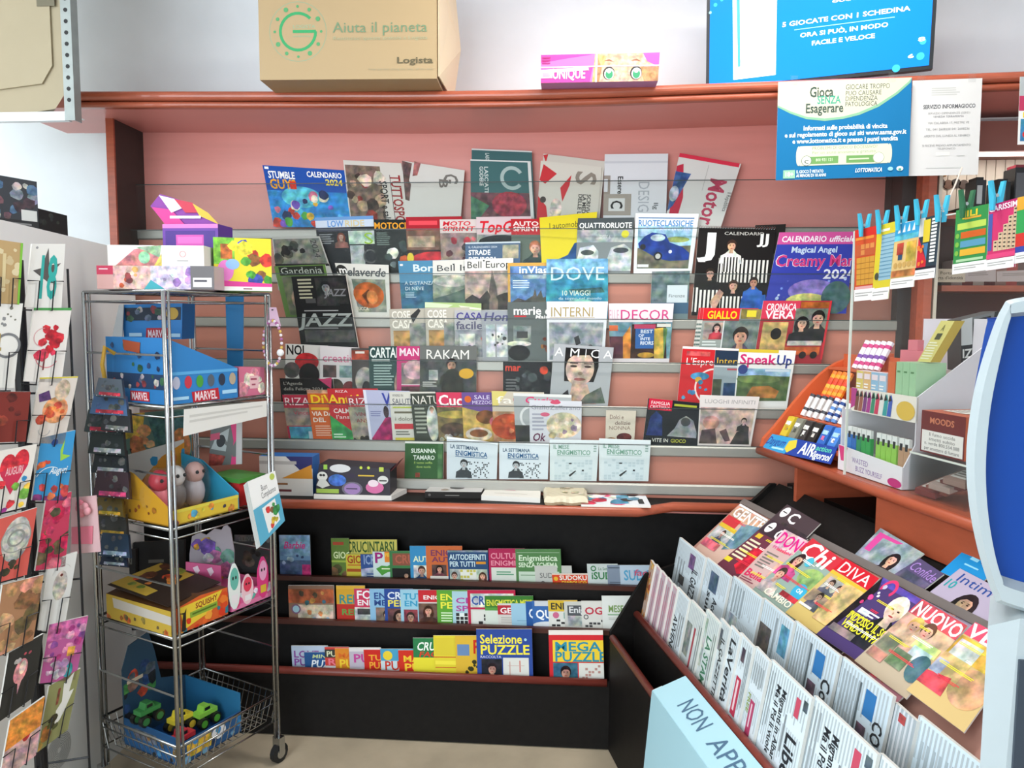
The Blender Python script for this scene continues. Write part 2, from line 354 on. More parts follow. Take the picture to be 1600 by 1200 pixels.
# dark end panel, wooden post and bright edge strip right of the rack
rt = thing('rack_end_post', 'dark end panel with round-edged wooden post right of the rack', 'post', (XR+.08, 3.0, 0))
MB().box(XR, PY(1440, 400, 3.0).x, 3.0, 3.2, .7, 2.28).build('end_panel', DARKP, rt)
x0, x1 = PY(1436, 400, 2.95).x, PY(1459, 400, 2.95).x
MB().prism([(x0, 2.95, .7), (x0+.012, 2.925, .7), (x1-.012, 2.925, .7), (x1, 2.95, .7), (x1, 3.1, .7), (x0, 3.1, .7)], (0, 0, 1.58)).build('post', WOOD, rt)
MB().box(x1+.002, x1+.014, 2.94, 3.05, .7, 2.28).build('bright_strip', mat('cream_strip', 'd6cdbb', .5, noise=.03), rt)
# ------------------------------------------------------------------ ledge and lower puzzle-magazine shelves
LZ = .846
xa, xb, xc = PY(997, 800, 2.645).x, PY(1052, 785, 2.735).x, PY(1262, 785, 2.735).x
led = thing('display_ledge', 'black ledge with rounded cherry wood nosing below the magazine rack', 'ledge', (-.6, 2.72, LZ-.03))
plan = [(XL, 2.86), (XL, 2.65), (xa, 2.65), (xb, 2.74), (xc, 2.74), (xc, 2.86)]
MB().prism([(x, y, LZ-.034) for x, y in plan], (0, 0, .034)).build('ledge_board', BLACK, led)
MB().tube([(XL, 2.65, LZ-.017), (xa, 2.65, LZ-.017), (xb, 2.74, LZ-.017), (xc, 2.74, LZ-.017)], .0175, 10).build('nosing', WOOD, led, smooth=True)
LY = [2.735, 2.665, 2.575]; LPX = [907, 976, 1052]
LZZ = [PY(700, LPX[i], LY[i]).z for i in range(3)]
low = thing('puzzle_magazine_shelf', 'black stepped floor cabinet holding puzzle magazines under the ledge', 'shelf', (-.75, 2.7, 0))
xr = PY(1012, 916, 2.73).x; XE = [.36, .28, .16]
MB().box(XL, 1.1, 2.86, 2.88, 0, LZ-.04).build('back_board', BLACK, low)
for i in range(3):
    zlo = LZZ[i+1]-.12 if i < 2 else .004
    fp = MB().box(XL, XE[i], LY[i], LY[i]+.012, zlo, LZZ[i]-.01).build('front_board', BLACK, low)
    if i < 2: MB().box(XL, XE[i], LY[i]-.003, LY[i]+.015, LZZ[i]-.018, LZZ[i]).build('lip', DARKW, fp)
    else: MB().tube([(XL, LY[i], LZZ[i]-.012), (XE[i]-.02, LY[i], LZZ[i]-.012)], .0135, 10).build('lip', mat('dark_cherry_wood', '74332a', .35, noise=.15, nscale=9, stretch=(1, 8, 8)), fp, smooth=True)
    MB().box(XL, XE[i], LY[i]+.012, (2.86 if i == 0 else LY[i-1]), LZZ[i]-.11, LZZ[i]-.10).build('shelf_floor', BLACK, low)
# ------------------------------------------------------------------ newspaper stand and sales counter (own axes: s away from us, t to the right)
COR = PZ(945, 1173, 0); SA = math.radians(13.77)
SU = V((-math.sin(SA), math.cos(SA), 0)); SR = V((math.cos(SA), math.sin(SA), 0)); UPV = V((0, 0, 1))
def S(s, t, z): return COR+SU*s+SR*t+UPV*z
def slab(mb, s0, s1, t0, t1, z0, z1, col='fff'): return mb.obox(S(s0, t0, z0), SU*(s1-s0), SR*(t1-t0), UPV*(z1-z0), col)
ns = thing('newspaper_stand', 'black and cherry wood newspaper stand with slanted magazine board', 'stand', tuple(S(-.9, .3, 0)))
SN = -1.55
def nose(mb, t, z, r=.012, s0=.0): return mb.tube([S(s0, t, z), S(SN, t, z)], r, 8)
DCH = MATS['dark_cherry_wood']
o = slab(MB(), .0, SN, .012, .030, .003, .405).build('front_board', BLACK, ns); nose(MB(), .021, .405).build('rim', DCH, o, smooth=True)
slab(MB(), .0, SN, .030, .098, .20, .21).build('trough_floor', BLACK, ns)
o = slab(MB(), .0, SN, .098, .114, .003, .484).build('middle_board', BLACK, ns); nose(MB(), .106, .484).build('rim', DCH, o, smooth=True)
slab(MB(), .0, SN, .114, .195, .38, .39).build('bin_floor', BLACK, ns)
slab(MB(), .0, SN, .195, .207, .38, .60).build('bin_divider', BLACK, ns)
slab(MB(), .0, SN, .207, .30, .48, .49).build('bin_floor', BLACK, ns)
bn = (UPV*.161-SR*.141).normalized()      # board normal
bd = (SR*.161+UPV*.141).normalized()
b0 = S(.02, .285, .684)-bn*.012
MB().obox(b0, SU*(SN-.02), bd*.285, bn*.009).build('slanted_board', mat('board_pink', 'b98a7c', .4, noise=.05, nscale=4), ns)
MB().obox(S(.02, .285, .684)+bd*.262-bn*.002, SU*(SN-.02), bd*.022, bn*.003).build('grey_lip', mat('grey_lip', '6f6763', .5, noise=.05), ns)
b1 = S(.02, .487, .825)-bn*.03
MB().obox(b1, SU*(SN-.02), bd*.17, bn*.009).build('rear_board', BLACK, ns)
MB().prism([S(.02, a, b) for a, b in ((.012, .003), (.02, .415), (.06, .48), (.145, .615), (.30, .66), (.60, .92), (.62, .92), (.62, .003))], SU*.016).build('end_board', BLACK, ns)
# counter
ct = thing('sales_counter', 'orange cherry wood sales counter above the newspaper stand', 'counter', tuple(S(-.9, .9, 0)))
CT = 1.042
slab(MB(), .10, SN, .590, 1.35, CT-.028, CT-.0005).build('worktop', ORANGE, ct)
MB().tube([S(.10, .590, CT-.0145), S(SN, .590, CT-.0145)], .0142, 10).build('nosing', ORANGE, ct, smooth=True)
slab(MB(), -.13, -.148, .60, .90, .80, CT-.028).build('cubby_side', ORANGE, ct)
slab(MB(), -.148, -.56, .90, .91, .80, CT-.028).build('cubby_back', DARKW, ct)
slab(MB(), -.13, -.56, .62, .90, .785, .80).build('cubby_floor', BLACK, ct)
slab(MB(), -.56, SN, .602, .622, .905, CT-.028).build('fascia', ORANGE, ct)
slab(MB(), .09, SN, .70, .72, .003, .80).build('base_board', BLACK, ct)
slab(MB(), .09, SN, .70, 1.33, .80, .905).build('carcass', BLACK, ct)
crv = [(.592, CT), (.60, CT+.03)]+[(.60+.34*(i/10)**.95, CT+.03+.29*math.sin(i/10*math.pi/2*.98)**1.05) for i in range(1, 11)]+[(1.1, CT+.335), (1.1, CT)]
MB().prism([S(.10, a, b) for a, b in crv], SU*-.018).build('curved_end_panel', mat('bright_orange_board', 'cf6038', .4, noise=.04, nscale=5), ct)
# clear guard on the counter
gd = thing('acrylic_guard', 'upright clear acrylic guard panel standing on the counter', 'screen', tuple(S(-.9, .597, CT)))
slab(MB(), -.415, -1.45, .594, .599, CT+.001, 1.752).build('clear_sheet', CLEAR, gd)
slab(MB(), -.413, -.416, .593, .600, CT+.001, 1.752).build('cut_edge', LEDGE_, gd)
slab(MB(), -.413, -1.45, .593, .600, 1.7505, 1.7535).build('cut_edge', LEDGE_, gd)
# ------------------------------------------------------------------ shelf recess behind the counter
YS = 3.24
bx0, bx1 = PY(1464, 400, 3.05).x, 2.4
cab = thing('tobacco_cabinet', 'brown wall cabinet with slatted back behind the counter', 'cabinet', ((bx0+bx1)/2, 3.15, .9))
MB().box(bx0, bx1, YS, YS+.02, .9, 2.24).build('back_board', mat('dark_brown_board', '5d3a33', .5, noise=.05), cab)
zt, zb_ = PY(1550, 238, YS).z, PY(1550, 330, YS).z
for k in range(26):
    x = bx0+k*.036
    MB().box(x, x+.033, YS-.012, YS, zb_, zt).build('slat', mat('cream_slat', 'd8cabb', .55, noise=.06, nscale=6, stretch=(8, 8, 1)), cab)
MB().box(bx0, bx1, 3.06, YS, PY(1550, 236, 3.06).z, 2.24).build('fascia_board', BROWN, cab)
for py in (332, 446, 560):
    z = PY(1550, py, 3.0).z; MB().box(bx0, bx1, 3.0, YS, z-.022, z).build('shelf_board', WOOD, cab)

zl_ = PY(1550, 236, 3.06).z
MB().box(bx0+.02, bx1-.02, 3.075, 3.10, zl_-.012, zl_-.001).build('added_glow_strip', MATS['lamp_diffuser'], cab)  # glowing strip added to brighten the slatted back, not a known cabinet fitting
area('added_cabinet_fill', ((bx0+bx1)/2, 3.087, zl_-.016), ((bx0+bx1)/2, 3.15, zl_-.4), bx1-bx0-.06, .025, 1.6, (1, .95, .86))  # added fill light that lifts the dim slats under the fascia
# ------------------------------------------------------------------ magazines on the tall rack
ROWS = ['top row', 'second row', 'third row', 'fourth row', 'fifth row', 'sixth row', 'bottom row']
def plane(x, yb, Y, lean=4, fan=0):
    p0 = PY(x, yb, Y); a, f = math.radians(lean), math.radians(fan)
    xd = V((math.cos(f), math.sin(f), 0)); ud = V((-math.sin(a)*math.sin(f), math.sin(a)*math.cos(f), math.cos(a)))
    return p0, xd.cross(ud)
def mag(i, c, base, label, art, layer=0, fan=0, th=.004, name='magazine', cat='magazine', ext=.06, material=None, lean=4, group=None):
    """c: x0 y0 x1 y1 (upright) or eight numbers TL TR BR BL, in photo pixels; the foot stands in pocket i"""
    if len(c) == 4: x0, y0, x1, y1 = c; c = (x0, y0, x1, y0, x1, y1, x0, y1)
    if len(c) == 6: x0, y0, x1, y1, dl, dr = c; yb = BP[i]-2; c = (x0, y0, x1, y1, x1+dr, yb, x0+dl, yb)
    p0, n = plane(c[6], BP[i], TY[i]+.008+layer*.0045, lean, fan)
    return sheet(name, label, cat, vq(*c, p0, n), art, th, base, ext=ext, material=material, group=group or 'magazines in the %s of the rack' % ROWS[i])
ph = lambda u0, v0, u1, v1, c: ('r', u0, v0, u1, v1, '~'+c)
# --- top row: newspapers and a calendar
mag(0, (410, 258, 538, 266, 549, 355, 428, 355), '1b4fa8', 'blue wall calendar with coloured toy shapes at left end of top row', [
    ph(0, .4, 1, 1, '2d8ad0'), ('e', .42, .5, .25, .18, '~5cc4de'), ('S', .05, .45, .95, .97, 26, .075, ['~d8402f', '~e8b53a', '~4fb8de', '~7a58b8', '~4b9c3f', '~e07a9a', '~f0e6d0', '~26325e'], 3),
    ('b', 'STUMBLE', .05, .09, .38, .2, 'fff'), ('b', 'GUYS', .05, .22, .38, .37, 'f0a81e'), ('r', .3, .24, .38, .37, 'd8371f'), ('b', 'CALENDARIO', .53, .06, .96, .15, 'fff'), ('b', '2024', .75, .18, .96, .28, 'f5e04a'), ('r', .02, .02, .07, .06, 'fff')], cat='calendar', name='calendar', ext=0)
NP = dict(name='newspaper', cat='newspaper', material=MATTE, th=.006)
mag(0, (536, 250, 627, 255, 640, 352, 548, 352), 'd9d4cb', 'newspaper with brown crowd photo and red sideways headline in top row', [ph(.02, .07, .62, .92, '7d6b5c'), ('S', .05, .1, .6, .9, 14, .09, ['~4a3d34', '~b79a80', '~8f3a34', '~d6c6b2'], 5), ('B', 'TUTTOSPORT', .94, .2, .78, 1.15, '9c2a2c'), ('B', 'SPORT e salute', .70, .3, .58, 1.05, '2b2726'), ('r', .765, .2, .775, 1, '4a2a2a')], fan=3, **NP)
mag(0, (628, 251, 726, 266, 719, 352, 634, 352), 'd8d5ce', 'folded white newspaper with grey sideways letters GB in top row', [('p', [(0, 0), (.16, .02), (.1, .3), (.13, .35), (.09, .62), (.02, .6)], '~6d5550'), ('p', [(.2, -.02), (.3, 0), (.24, .2), (.16, .22)], '~a86a66'), ('B', 'G', .9, .1, .68, .28, '77726c'), ('B', 'B', .74, .2, .6, .36, '77726c')], fan=2, **NP)
TEAL = [('B', 'LASCIATECI', .29, .1, .23, .62, 'cfd8d4'), ('B', 'GODERE', .21, .1, .15, .4, 'cfd8d4'), ('o', .68, .27, .13, .055, 'a9bcb8', 40, 330), ph(0, .5, .95, 1, '6d4a50'), ('p', [(0, .55), (.3, .7), (.05, 1), (0, 1)], '~4d7a5e'), ('e', .62, .68, .28, .2, '~a4414f'), ('r', .95, 0, 1, 1, 'd8dad6')]
mag(0, (737, 232, 831, 236, 836, 350, 737, 350), '3f6668', 'teal newspaper standing behind its twin in the top row', [('B', 'LASCIATECI', .29, .05, .23, .3, 'cfd8d4'), ('r', .0, 0, 1, .02, 'd5d8d5')], layer=1, **NP)
mag(0, (735, 249, 829, 252, 835, 352, 736, 352), '416a6b', 'front teal newspaper with big letter G and pink shape in top row', [('r', .0, 0, 1, .02, 'e2e5e2')]+TEAL, **NP)
SP = [('p', [(.05, .05), (.28, .18), (.1, .35), (0, .3)], 'c8343a'), ('p', [(.35, .4), (.52, .18), (.5, .35), (.4, .62)], 'c8343a'), ('p', [(0, .55), (.14, .7), (.2, 1), (0, 1)], 'c8343a'), ('e', .3, .75, .1, .18, '~e3d0c2'), ('c', .08, .6, .05, '4a4441'), ('B', 'S', .92, .1, .6, .33, '8f8579'), ('B', 'SCRIVIAMO', .86, .48, .8, .98, '3f3b38'), ('B', 'LA MEDICINA', .79, .48, .73, 1.05, '3f3b38'), ('B', 'DELLE LIBERE', .72, .48, .66, 1.05, '3f3b38')]
mag(0, (849, 240, 945, 252, 936, 350, 842, 350), 'cfc9be', 'cream newspaper behind the red and cream one in top row', [('p', [(0, .02), (.08, .0), (.05, .12)], 'c8343a')], layer=1, **NP)
mag(0, (845, 251, 940, 261, 933, 352, 838, 352), 'd5d0c4', 'cream newspaper with red shapes and big sideways letter S in top row', SP, **NP)
mag(0, (945, 241, 1044, 240, 1040, 352, 942, 352), 'dcdde0', 'pale newspaper with letter C in a grey frame in top row', [('r', .0, .1, 1, .13, 'c9cbd0'), ('p', [(0, .3), (.1, .3), (.1, .58), (0, .58), (0, .53), (.06, .53), (.06, .35), (0, .35)], '9a8f85'), ('r', .0, .56, .44, .86, 'a49b90'), ('r', .08, .62, .34, .8, 'd9d9d6'), ('B', 'C', .3, .65, .12, .77, '2b2927'), ('B', 'Essere', .3, .31, .22, .56, '2b2927'), ('T', 'DESIGN', .72, .38, .55, .95, 'aeb2b8'), ('T', 'Ilg', .87, .68, .8, .78, '3a3a3a'), ('r', 0, .9, .26, 1, '4a4644')], **NP)
mag(0, (1062, 239, 1158, 256, 1126, 356, 1040, 340), 'd9d7d2', 'tilted newspaper with red top band and red sideways title in top row', [('r', 0, 0, .98, .06, 'd8304a'), ('p', [(0, .2), (.1, .15), (.22, .65), (.2, 1), (.05, 1)], 'c02a44'), ('p', [(0, .28), (.26, .28), (.08, .8), (.0, .9)], '~3d5c93'), ('e', .05, .62, .08, .12, '~b9c4d0'), ('B', 'Motori', .86, .28, .6, 1.05, 'b83a58'), ('T', 'Il Repubblica', 1.0, .45, .93, .75, '444'), ('r', .5, .1, .51, .5, 'b9b7b2')], **NP)
# --- second row
mag(1, (492, 340, 583, 337, 590, 425, 500, 425), '23262a', 'dark biker magazine with pale blue title band, left of second row', [('r', 0, 0, 1, .06, '6f9cd0'), ('r', 0, .06, 1, .19, 'cdd8e6'), ('b', 'LOW', .2, .07, .48, .18, '5d95d6'), ('b', 'RIDE', .5, .07, .84, .18, 'd8c79a'), ('r', .03, .2, .6, .26, '445'), ('F', .42, .36, .06, '~caa08a', '~7a3d2a', '~8d5c50', 1), ph(.55, .26, 1, .5, 'c4d8c8'), ('t', 'S', .8, .3, .98, .5, '9ac23a'), ph(.56, .52, .8, .95, 'b9bfc0'), ('o', .9, .72, .1, .03, '555'), ('L', .05, .3, .3, .5, 5, '8a8d90')], fan=3)
mag(1, (584, 343, 670, 343, 3, 5), '1f2423', 'black motorcycle magazine with orange-yellow title in second row', [('b', 'MOTOCICLISMO', .0, .06, 1.1, .18, 'f0a42a'), ('L', .04, .24, .3, .5, 7, '6c7a74'), ('S', .2, .35, .9, .95, 9, .09, ['~3d4a48', '~70807a', '~c05a30', '~d8d8d0'], 9)], fan=3)
mag(1, (634, 339, 722, 338, 3, 3), 'b32a35', 'red car magazine with red lettering between two motorcycle magazines', [('r', 0, 0, 1, .24, 'a8202c'), ('L', .05, .04, .6, .2, 1, 'ef4a55'), ph(0, .24, .7, .62, '7c5a4a'), ph(.02, .35, .5, .55, 'b49a80'), ph(0, .6, 1, 1, '3a2424'), ('e', .5, .75, .4, .12, '~c8303a'), ('e', .06, .75, .06, .1, 'e0c83a')], fan=3)
mag(1, (687, 343, 775, 342, 3, 3), 'd8c8c4', 'white magazine with red racing motorbikes in second row', [('i', 'MOTO', .05, .04, .55, .12, 'd0202e'), ('i', 'SPRINT', .05, .14, .62, .22, 'd0202e'), ph(0, .26, 1, 1, '97807c'), ('S', .1, .35, .7, .9, 14, .08, ['~b03040', '~5a3038', '~d86a70', '~342d30'], 4)], fan=3)
mag(1, (744, 339, 830, 338, 3, 3), 'd6bfc2', 'magazine with slanted red title over a black sports car', [('i', 'TopGear', .05, .08, 1.0, .28, 'd6182a'), ph(0, .32, 1, .62, '9aa09c'), ('e', .45, .45, .42, .12, '~1d1f22'), ph(0, .6, 1, 1, '44464a')], fan=3)
mag(1, (798, 342, 885, 342, 3, 3), '5d6a60', 'green-grey magazine with smiling man in cap below red title', [('r', 0, 0, .6, .3, 'b8262e'), ('b', 'AUTO', .04, .05, .5, .13, 'f2e4e0'), ('b', 'SPRINT', .04, .15, .5, .23, 'f2e4e0'), ('F', .42, .55, .12, '~c99a84', '~b06a48', '~2f4440')], fan=3)
mag(1, (843, 340, 933, 331, 4, -6), 'e3cf2e', 'bright yellow magazine with blue car in second row', [('t', 'l automobileclub', .16, .12, 1.0, .22, '4a4a2a'), ('p', [(.2, .98), (.3, .78), (.5, .7), (.62, .5), (1, .45), (1, .98)], '~2a5790'), ('e', .8, .6, .14, .05, '~b5c9d8')], fan=3)
mag(1, (903, 341, 991, 340, 985, 425, 899, 425), '7f8688', 'grey magazine with two silver cars and yellow dot, second row', [('r', 0, 0, 1, .22, '4d5456'), ('b', 'QUATTRORUOTE', .03, .09, .97, .19, 'f4f4f0'), ph(0, .22, 1, .45, 'a9aeb0'), ('c', .86, .3, .07, 'd8d03a'), ('t', 'BMW 6', .4, .32, .6, .38, 'eee'), ('p', [(.02, .75), (.06, .55), (.3, .5), (.4, .62), (.4, .85), (.04, .85)], '~d5d9da'), ('p', [(.55, .8), (.62, .55), (.85, .48), (1, .6), (1, .98), (.6, .98)], '~c2c6c8'), ('e', .2, .64, .12, .05, '~4a5054'), ('e', .8, .6, .14, .05, '~4a5054'), ph(0, .86, .55, 1, '5a5e60')])
mag(1, (993, 333, 1092, 334, 1081, 424, 990, 424), 'e9edee', 'white-bordered magazine with dark blue classic car on a road', [('r', .05, .07, .94, .09, '5b7ea8'), ('b', 'RUOTECLASSICHE', .05, .12, .93, .22, '4a86c0'), ('r', .05, .22, .93, .95, '~9cc4dc'), ('t', 'ANNI DI LOTUS', .4, .25, .9, .29, 'eef'), ('p', [(.05, .6), (.93, .55), (.93, .95), (.05, .95)], '~6d6a58'), ('e', .7, .45, .2, .05, '~8a9a5a'), ('p', [(.06, .52), (.16, .4), (.28, .33), (.5, .36), (.58, .5), (.8, .58), (.92, .68), (.92, .8), (.6, .82), (.4, .78), (.08, .6)], '~1b3a8a'), ('e', .38, .42, .12, .06, '~b8cad8'), ('c', .14, .58, .05, '22242a'), ('c', .4, .74, .075, '22242a'), ('c', .4, .74, .045, 'b9b9b4'), ('c', .6, .66, .03, '~dfe6ea'), ('r', .06, .88, .25, .93, 'ddd')])
# --- third row (with calendars)
mag(2, (1180, 352, 1228, 350, 1216, 490, 1168, 490), '24211f', 'black football calendar half hidden behind an identical one', [('S', .1, .03, .95, .5, 6, .05, ['~444', '~999'], 2), ('b', 'J', .15, .16, .4, .32, 'eee')], layer=2, name='calendar', cat='calendar', ext=0)
stripes = lambda u0, v0, u1, v1, n: [('r', u0, v0, u1, v1, 'e6e2da')]+[('p', [(u0+(u1-u0)*(k+.1)/n, v0), (u0+(u1-u0)*(k+.55)/n, v0), (u0+(u1-u0)*(k+.65)/n, v1), (u0+(u1-u0)*(k+.15)/n, v1)], '1d1b1b') for k in range(n)]
jc = mag(2, (1092, 356, 1212, 358, 1198, 493, 1080, 493), '1e1b1a', 'black football calendar with players in striped shirts and white J emblem', [
    ('b', 'J', .08, .06, .28, .3, 'f2f2ee'), ('t', 'CALENDARIO', .34, .04, .86, .075, 'd8d5cc'), ('b', 'JJ', .8, .06, .94, .17, 'e8e8e2'),
    stripes(.3, .34, .62, .62, 7), stripes(.62, .36, .95, .62, 6), ('F', .45, .2, .06, '~c79b84', '~3a2a22', '~e6e2da'), stripes(.36, .33, .56, .5, 5),
    stripes(.0, .68, .32, .96, 6), ('F', .2, .52, .055, '~c79b84', '~3a2a22', '~1d1b1b'), ('F', .52, .66, .06, '~c79b84', '~4a3628', '~1d1b1b'), stripes(.36, .78, .66, .99, 6),
    ('F', .78, .62, .055, '~b98a70', '~2a1f1a', '~2f5fae'), ('p', [(.64, .8), (.95, .76), (1, 1), (.62, 1)], '~2f5fae'), ('p', [(.22, .85), (.34, .7), (.4, .74), (.3, .95)], '~c79b84'), ('r', .04, .36, .12, .39, 'e8e6e0')], name='calendar', cat='calendar', ext=0)
sp_ = MB()
for k in range(30):
    p = PY(1094+k*4, 354.5+k*.07, TY[2]+.02); sp_.tube([p+V((.004*math.cos(a), .006*math.sin(a), .005*math.sin(a+.6))) for a in [j*math.pi/4 for j in range(8)]], .0008, 4, '8a8884', closed=True)
sp_.build('spiral_binding', CHROME, jc)
cm = mag(2, (1218, 363, 1336, 362, 1322, 490, 1192, 490), '3a44a8', 'purple and blue calendar with pink spiral top at right of third row', [
    ('r', 0, 0, 1, .15, 'd2569a'), ('b', 'CALENDARIO', .05, .05, .64, .12, 'f6eef4'), ('i', 'ufficiale', .68, .05, 1.02, .12, 'f6eef4'), ('b', 'Magical Angel', .2, .18, .8, .25, 'cfe0f4'), ('b', 'Creamy Mami', .02, .28, 1.15, .42, 'f4e6f0'), ('b', 'Creamy Mami', .03, .285, 1.14, .415, 'd2407e'), ('b', '2024', .66, .46, 1.06, .57, 'f0f0f8'),
    ('S', .05, .55, .95, .98, 22, .018, ['~7fa0e0', '~c8d8f4', '~5a60c0'], 8), ('e', .55, .72, .3, .14, '~8f7cc8'), ('e', .5, .85, .26, .1, '~d8d27a'), ('e', .85, .8, .18, .2, '~4a6a6c')], fan=0, name='calendar', cat='calendar', ext=0)
mag(2, (425, 371, 499, 369, 520, 430, 432, 430), 'a9aaa4', 'grey calendar with dark rose photo, leftmost in third row', [ph(.02, .05, .98, .7, '77796f'), ('S', .05, .2, .7, .6, 9, .12, ['~22211f', '~35332f', '~4a4a42'], 3), ('T', '2024', .9, .08, .78, .55, '3a3a3a'), ('r', 0, .7, 1, .76, '222')], layer=2, name='calendar', cat='calendar')
mag(2, (428, 416, 508, 413, 524, 492, 446, 492), '5b7a3c', 'green gardening magazine below the dark rose calendar', [('r', .08, .02, .95, .2, '23281f'), ('t', 'Gardenia', .1, .04, .92, .17, 'a9b0a4'), ph(.1, .22, .95, 1, '6a6f58'), ('e', .4, .7, .2, .25, '~a48a7a')], layer=1, th=.012)
mag(2, (523, 411, 607, 414, 610, 491, 545, 491), 'dcdad2', 'white gardening magazine with large orange pumpkin photo', [('c', .1, .13, .1, '2b2a28'), ('b', 'm', .04, .06, .2, .2, 'f0eeea'), ('i', 'elaverde', .2, .08, .95, .24, '55585a'), ph(.25, .3, .92, .96, '8a8f82'), ('e', .55, .62, .33, .26, '~c8632a'), ('p', [(.4, .62), (.56, .5), (.66, .62), (.5, .8)], '~6e3718'), ('e', .62, .66, .12, .14, '~e08a4a'), ('b', 'ZUCCA', .2, .86, .5, .92, 'e8dcc8')])
mag(2, (622, 408, 700, 406, 700, 484, 628, 484), '4f87a8', 'blue travel magazine with white sideways text, left of village cover', [ph(0, .45, 1, 1, '386c8a'), ('b', 'Borghi', .28, .08, 1.0, .22, 'd5e6ec'), ('t', 'A DISTANZA', .1, .42, .72, .49, 'd0e2e8'), ('t', 'DI NEVE', .1, .53, .5, .6, 'd0e2e8'), ('L', .1, .64, .36, .76, 4, 'a9c4cf'), ('r', .03, .06, .09, .1, 'e8e8e8')], fan=3)
mag(2, (676, 407, 752, 405, 752, 484, 677, 484), 'd8d5cd', 'travel magazine with misty green landscape under black title', [('t', 'Bell Italia', .07, .1, 1.05, .22, '33373a'), ('b', "'", .4, .08, .46, .14, '33373a'), ph(0, .3, 1, 1, '8d9486'), ('p', [(0, .78), (.3, .7), (.6, .6), (.8, .52), (1, .72), (1, 1), (0, 1)], '~566a60'), ('e', .4, .42, .4, .12, '~c4beb0')], fan=3)
mag(2, (727, 379, 813, 377, 812, 440, 727, 440), '4b6380', 'slate blue calendar with small photo sticking up behind church cover', [('t', 'IL CALENDARIO 2024', .06, .1, .58, .15, 'd8e0e8'), ('b', 'STRADE', .06, .2, .46, .32, 'f2f4f4'), ('b', "D'EUROPA", .06, .38, .58, .5, 'f2f4f4'), ('r', .68, .08, .97, .42, '~a8a08c'), ('r', 0, 0, 1, .04, 'c8d0d8')], layer=4, name='calendar', cat='calendar')
mag(2, (726, 405, 802, 403, 802, 484, 727, 484), 'e0dcd4', 'travel magazine with tall pointed church spire at dusk', [('t', 'Bell Europa', .04, .05, 1.04, .18, '2f3234'), ('b', "'", .37, .03, .42, .1, '2f3234'), ('r', 0, .24, 1, 1, '~b59d92'), ('p', [(.56, .22), (.5, .6), (.46, .98), (.72, .98), (.66, .6)], '~6a5f5a'), ('p', [(0, .8), (.15, .7), (.3, .78), (.46, .62), (.55, .78), (.72, .7), (.88, .66), (1, .8), (1, 1), (0, 1)], '~403c38'), ('p', [(.5, .8), (.58, .66), (.68, .8), (.68, 1), (.5, 1)], '~7a6c60')], fan=3)
mag(2, (793, 411, 872, 410, 872, 484, 794, 484), 'd0a150', 'orange-edged travel magazine with blue sky and towers', [('r', .05, .07, 1, 1, '~5f88b8'), ('b', 'inViaggio', .22, .08, 1.1, .22, 'e8eef2'), ('r', .3, .26, .85, .34, '~9fb0b8'), ('L', .1, .36, .45, .55, 4, 'd8e4ec'), ('p', [(.05, .85), (.2, .75), (.35, .8), (.5, .7), (.54, .55), (.58, .72), (.66, .58), (.7, .74), (.85, .7), (1, .78), (1, 1), (.05, 1)], '~57544e')], fan=3)
mag(2, (854, 405, 950, 404, 950, 484, 853, 484), '4f97bd', 'turquoise sea travel magazine with big pale title', [('r', 0, 0, 1, .3, '~7ab0d0'), ('r', 0, .3, 1, 1, '~3a90ae'), ('t', 'DOVE', .05, .16, .95, .42, 'c8dfe8'), ('p', [(.35, .6), (.9, .56), (.95, .66), (.6, .68)], '~3f6a68'), ('t', '10 VIAGGI', .24, .62, .72, .72, 'e4ecd8'), ('t', 'da sogno nel mondo', .2, .75, .9, .8, 'd0e4e4'), ('e', .55, .85, .2, .06, '~8cc8c0')], fan=3)
mag(2, (1019, 422, 1078, 421, 1075, 490, 1016, 490), '6a7d80', 'slim grey-green book with white label and blue foot in third row', [ph(0, .03, 1, .72, '66787a'), ('r', .42, .35, .96, .75, 'cdd6da'), ('t', 'Firenze', .46, .56, .9, .63, '555c60'), ('r', .0, .75, 1, 1, '3f5e78'), ('r', 0, 0, 1, .03, 'e8e8e4')], name='book', cat='book', th=.012)
# --- fourth row
mag(3, (455, 432, 540, 430, 559, 537, 470, 537), '1a1a1a', 'black jazz book with musician photo and big slanted grey title', [('L', .1, .03, .4, .35, 6, 'a8a58c'), ('r', .2, .33, .38, .4, '444'), ('F', .6, .18, .07, '~8a8a86', '~2a2a2a', '~2c2c2c'), ph(.42, .03, .98, .42, '2b2b2b'), ('F', .6, .17, .08, '~8f8f8a', '~222', '~333'), ('i', 'JAZZ', .58, .2, .95, .3, '77777a'), ('L', .15, .5, .8, .53, 1, '999'), ('i', 'JAZZ', .06, .56, .98, .74, '9aa09c'), ('L', .1, .75, .75, .8, 1, '777'), ph(.1, .8, .98, .98, '4a4a48')], name='book', cat='book', th=.012, lean=4)
mag(3, (608, 483, 690, 481, 690, 558, 612, 558), 'b9b2a4', 'left of two cream home magazines with wooden door photo, fourth row', [('b', 'COSE', .04, .05, .4, .2, 'efe9dd'), ('b', 'CASA', .04, .24, .45, .4, 'efe9dd'), ph(.06, .45, .38, .98, 'b58a54'), ('r', .38, .3, 1, 1, '~8f8f88'), ('p', [(.4, .15), (.56, .0), (.6, .05), (.45, .3)], '333')], fan=3)
mag(3, (664, 472, 752, 474, 752, 540, 664, 540), 'a9c07f', 'pale green striped magazine tops behind the home magazines', [('p', [(0, .0), (.5, .05), (.4, .12), (0, .12)], 'cfe0b8'), ('p', [(.6, .06), (1, .12), (1, .16), (.65, .12)], 'e0eac8'), ('r', .02, .2, 1, 1, '8fa86a')], layer=2)
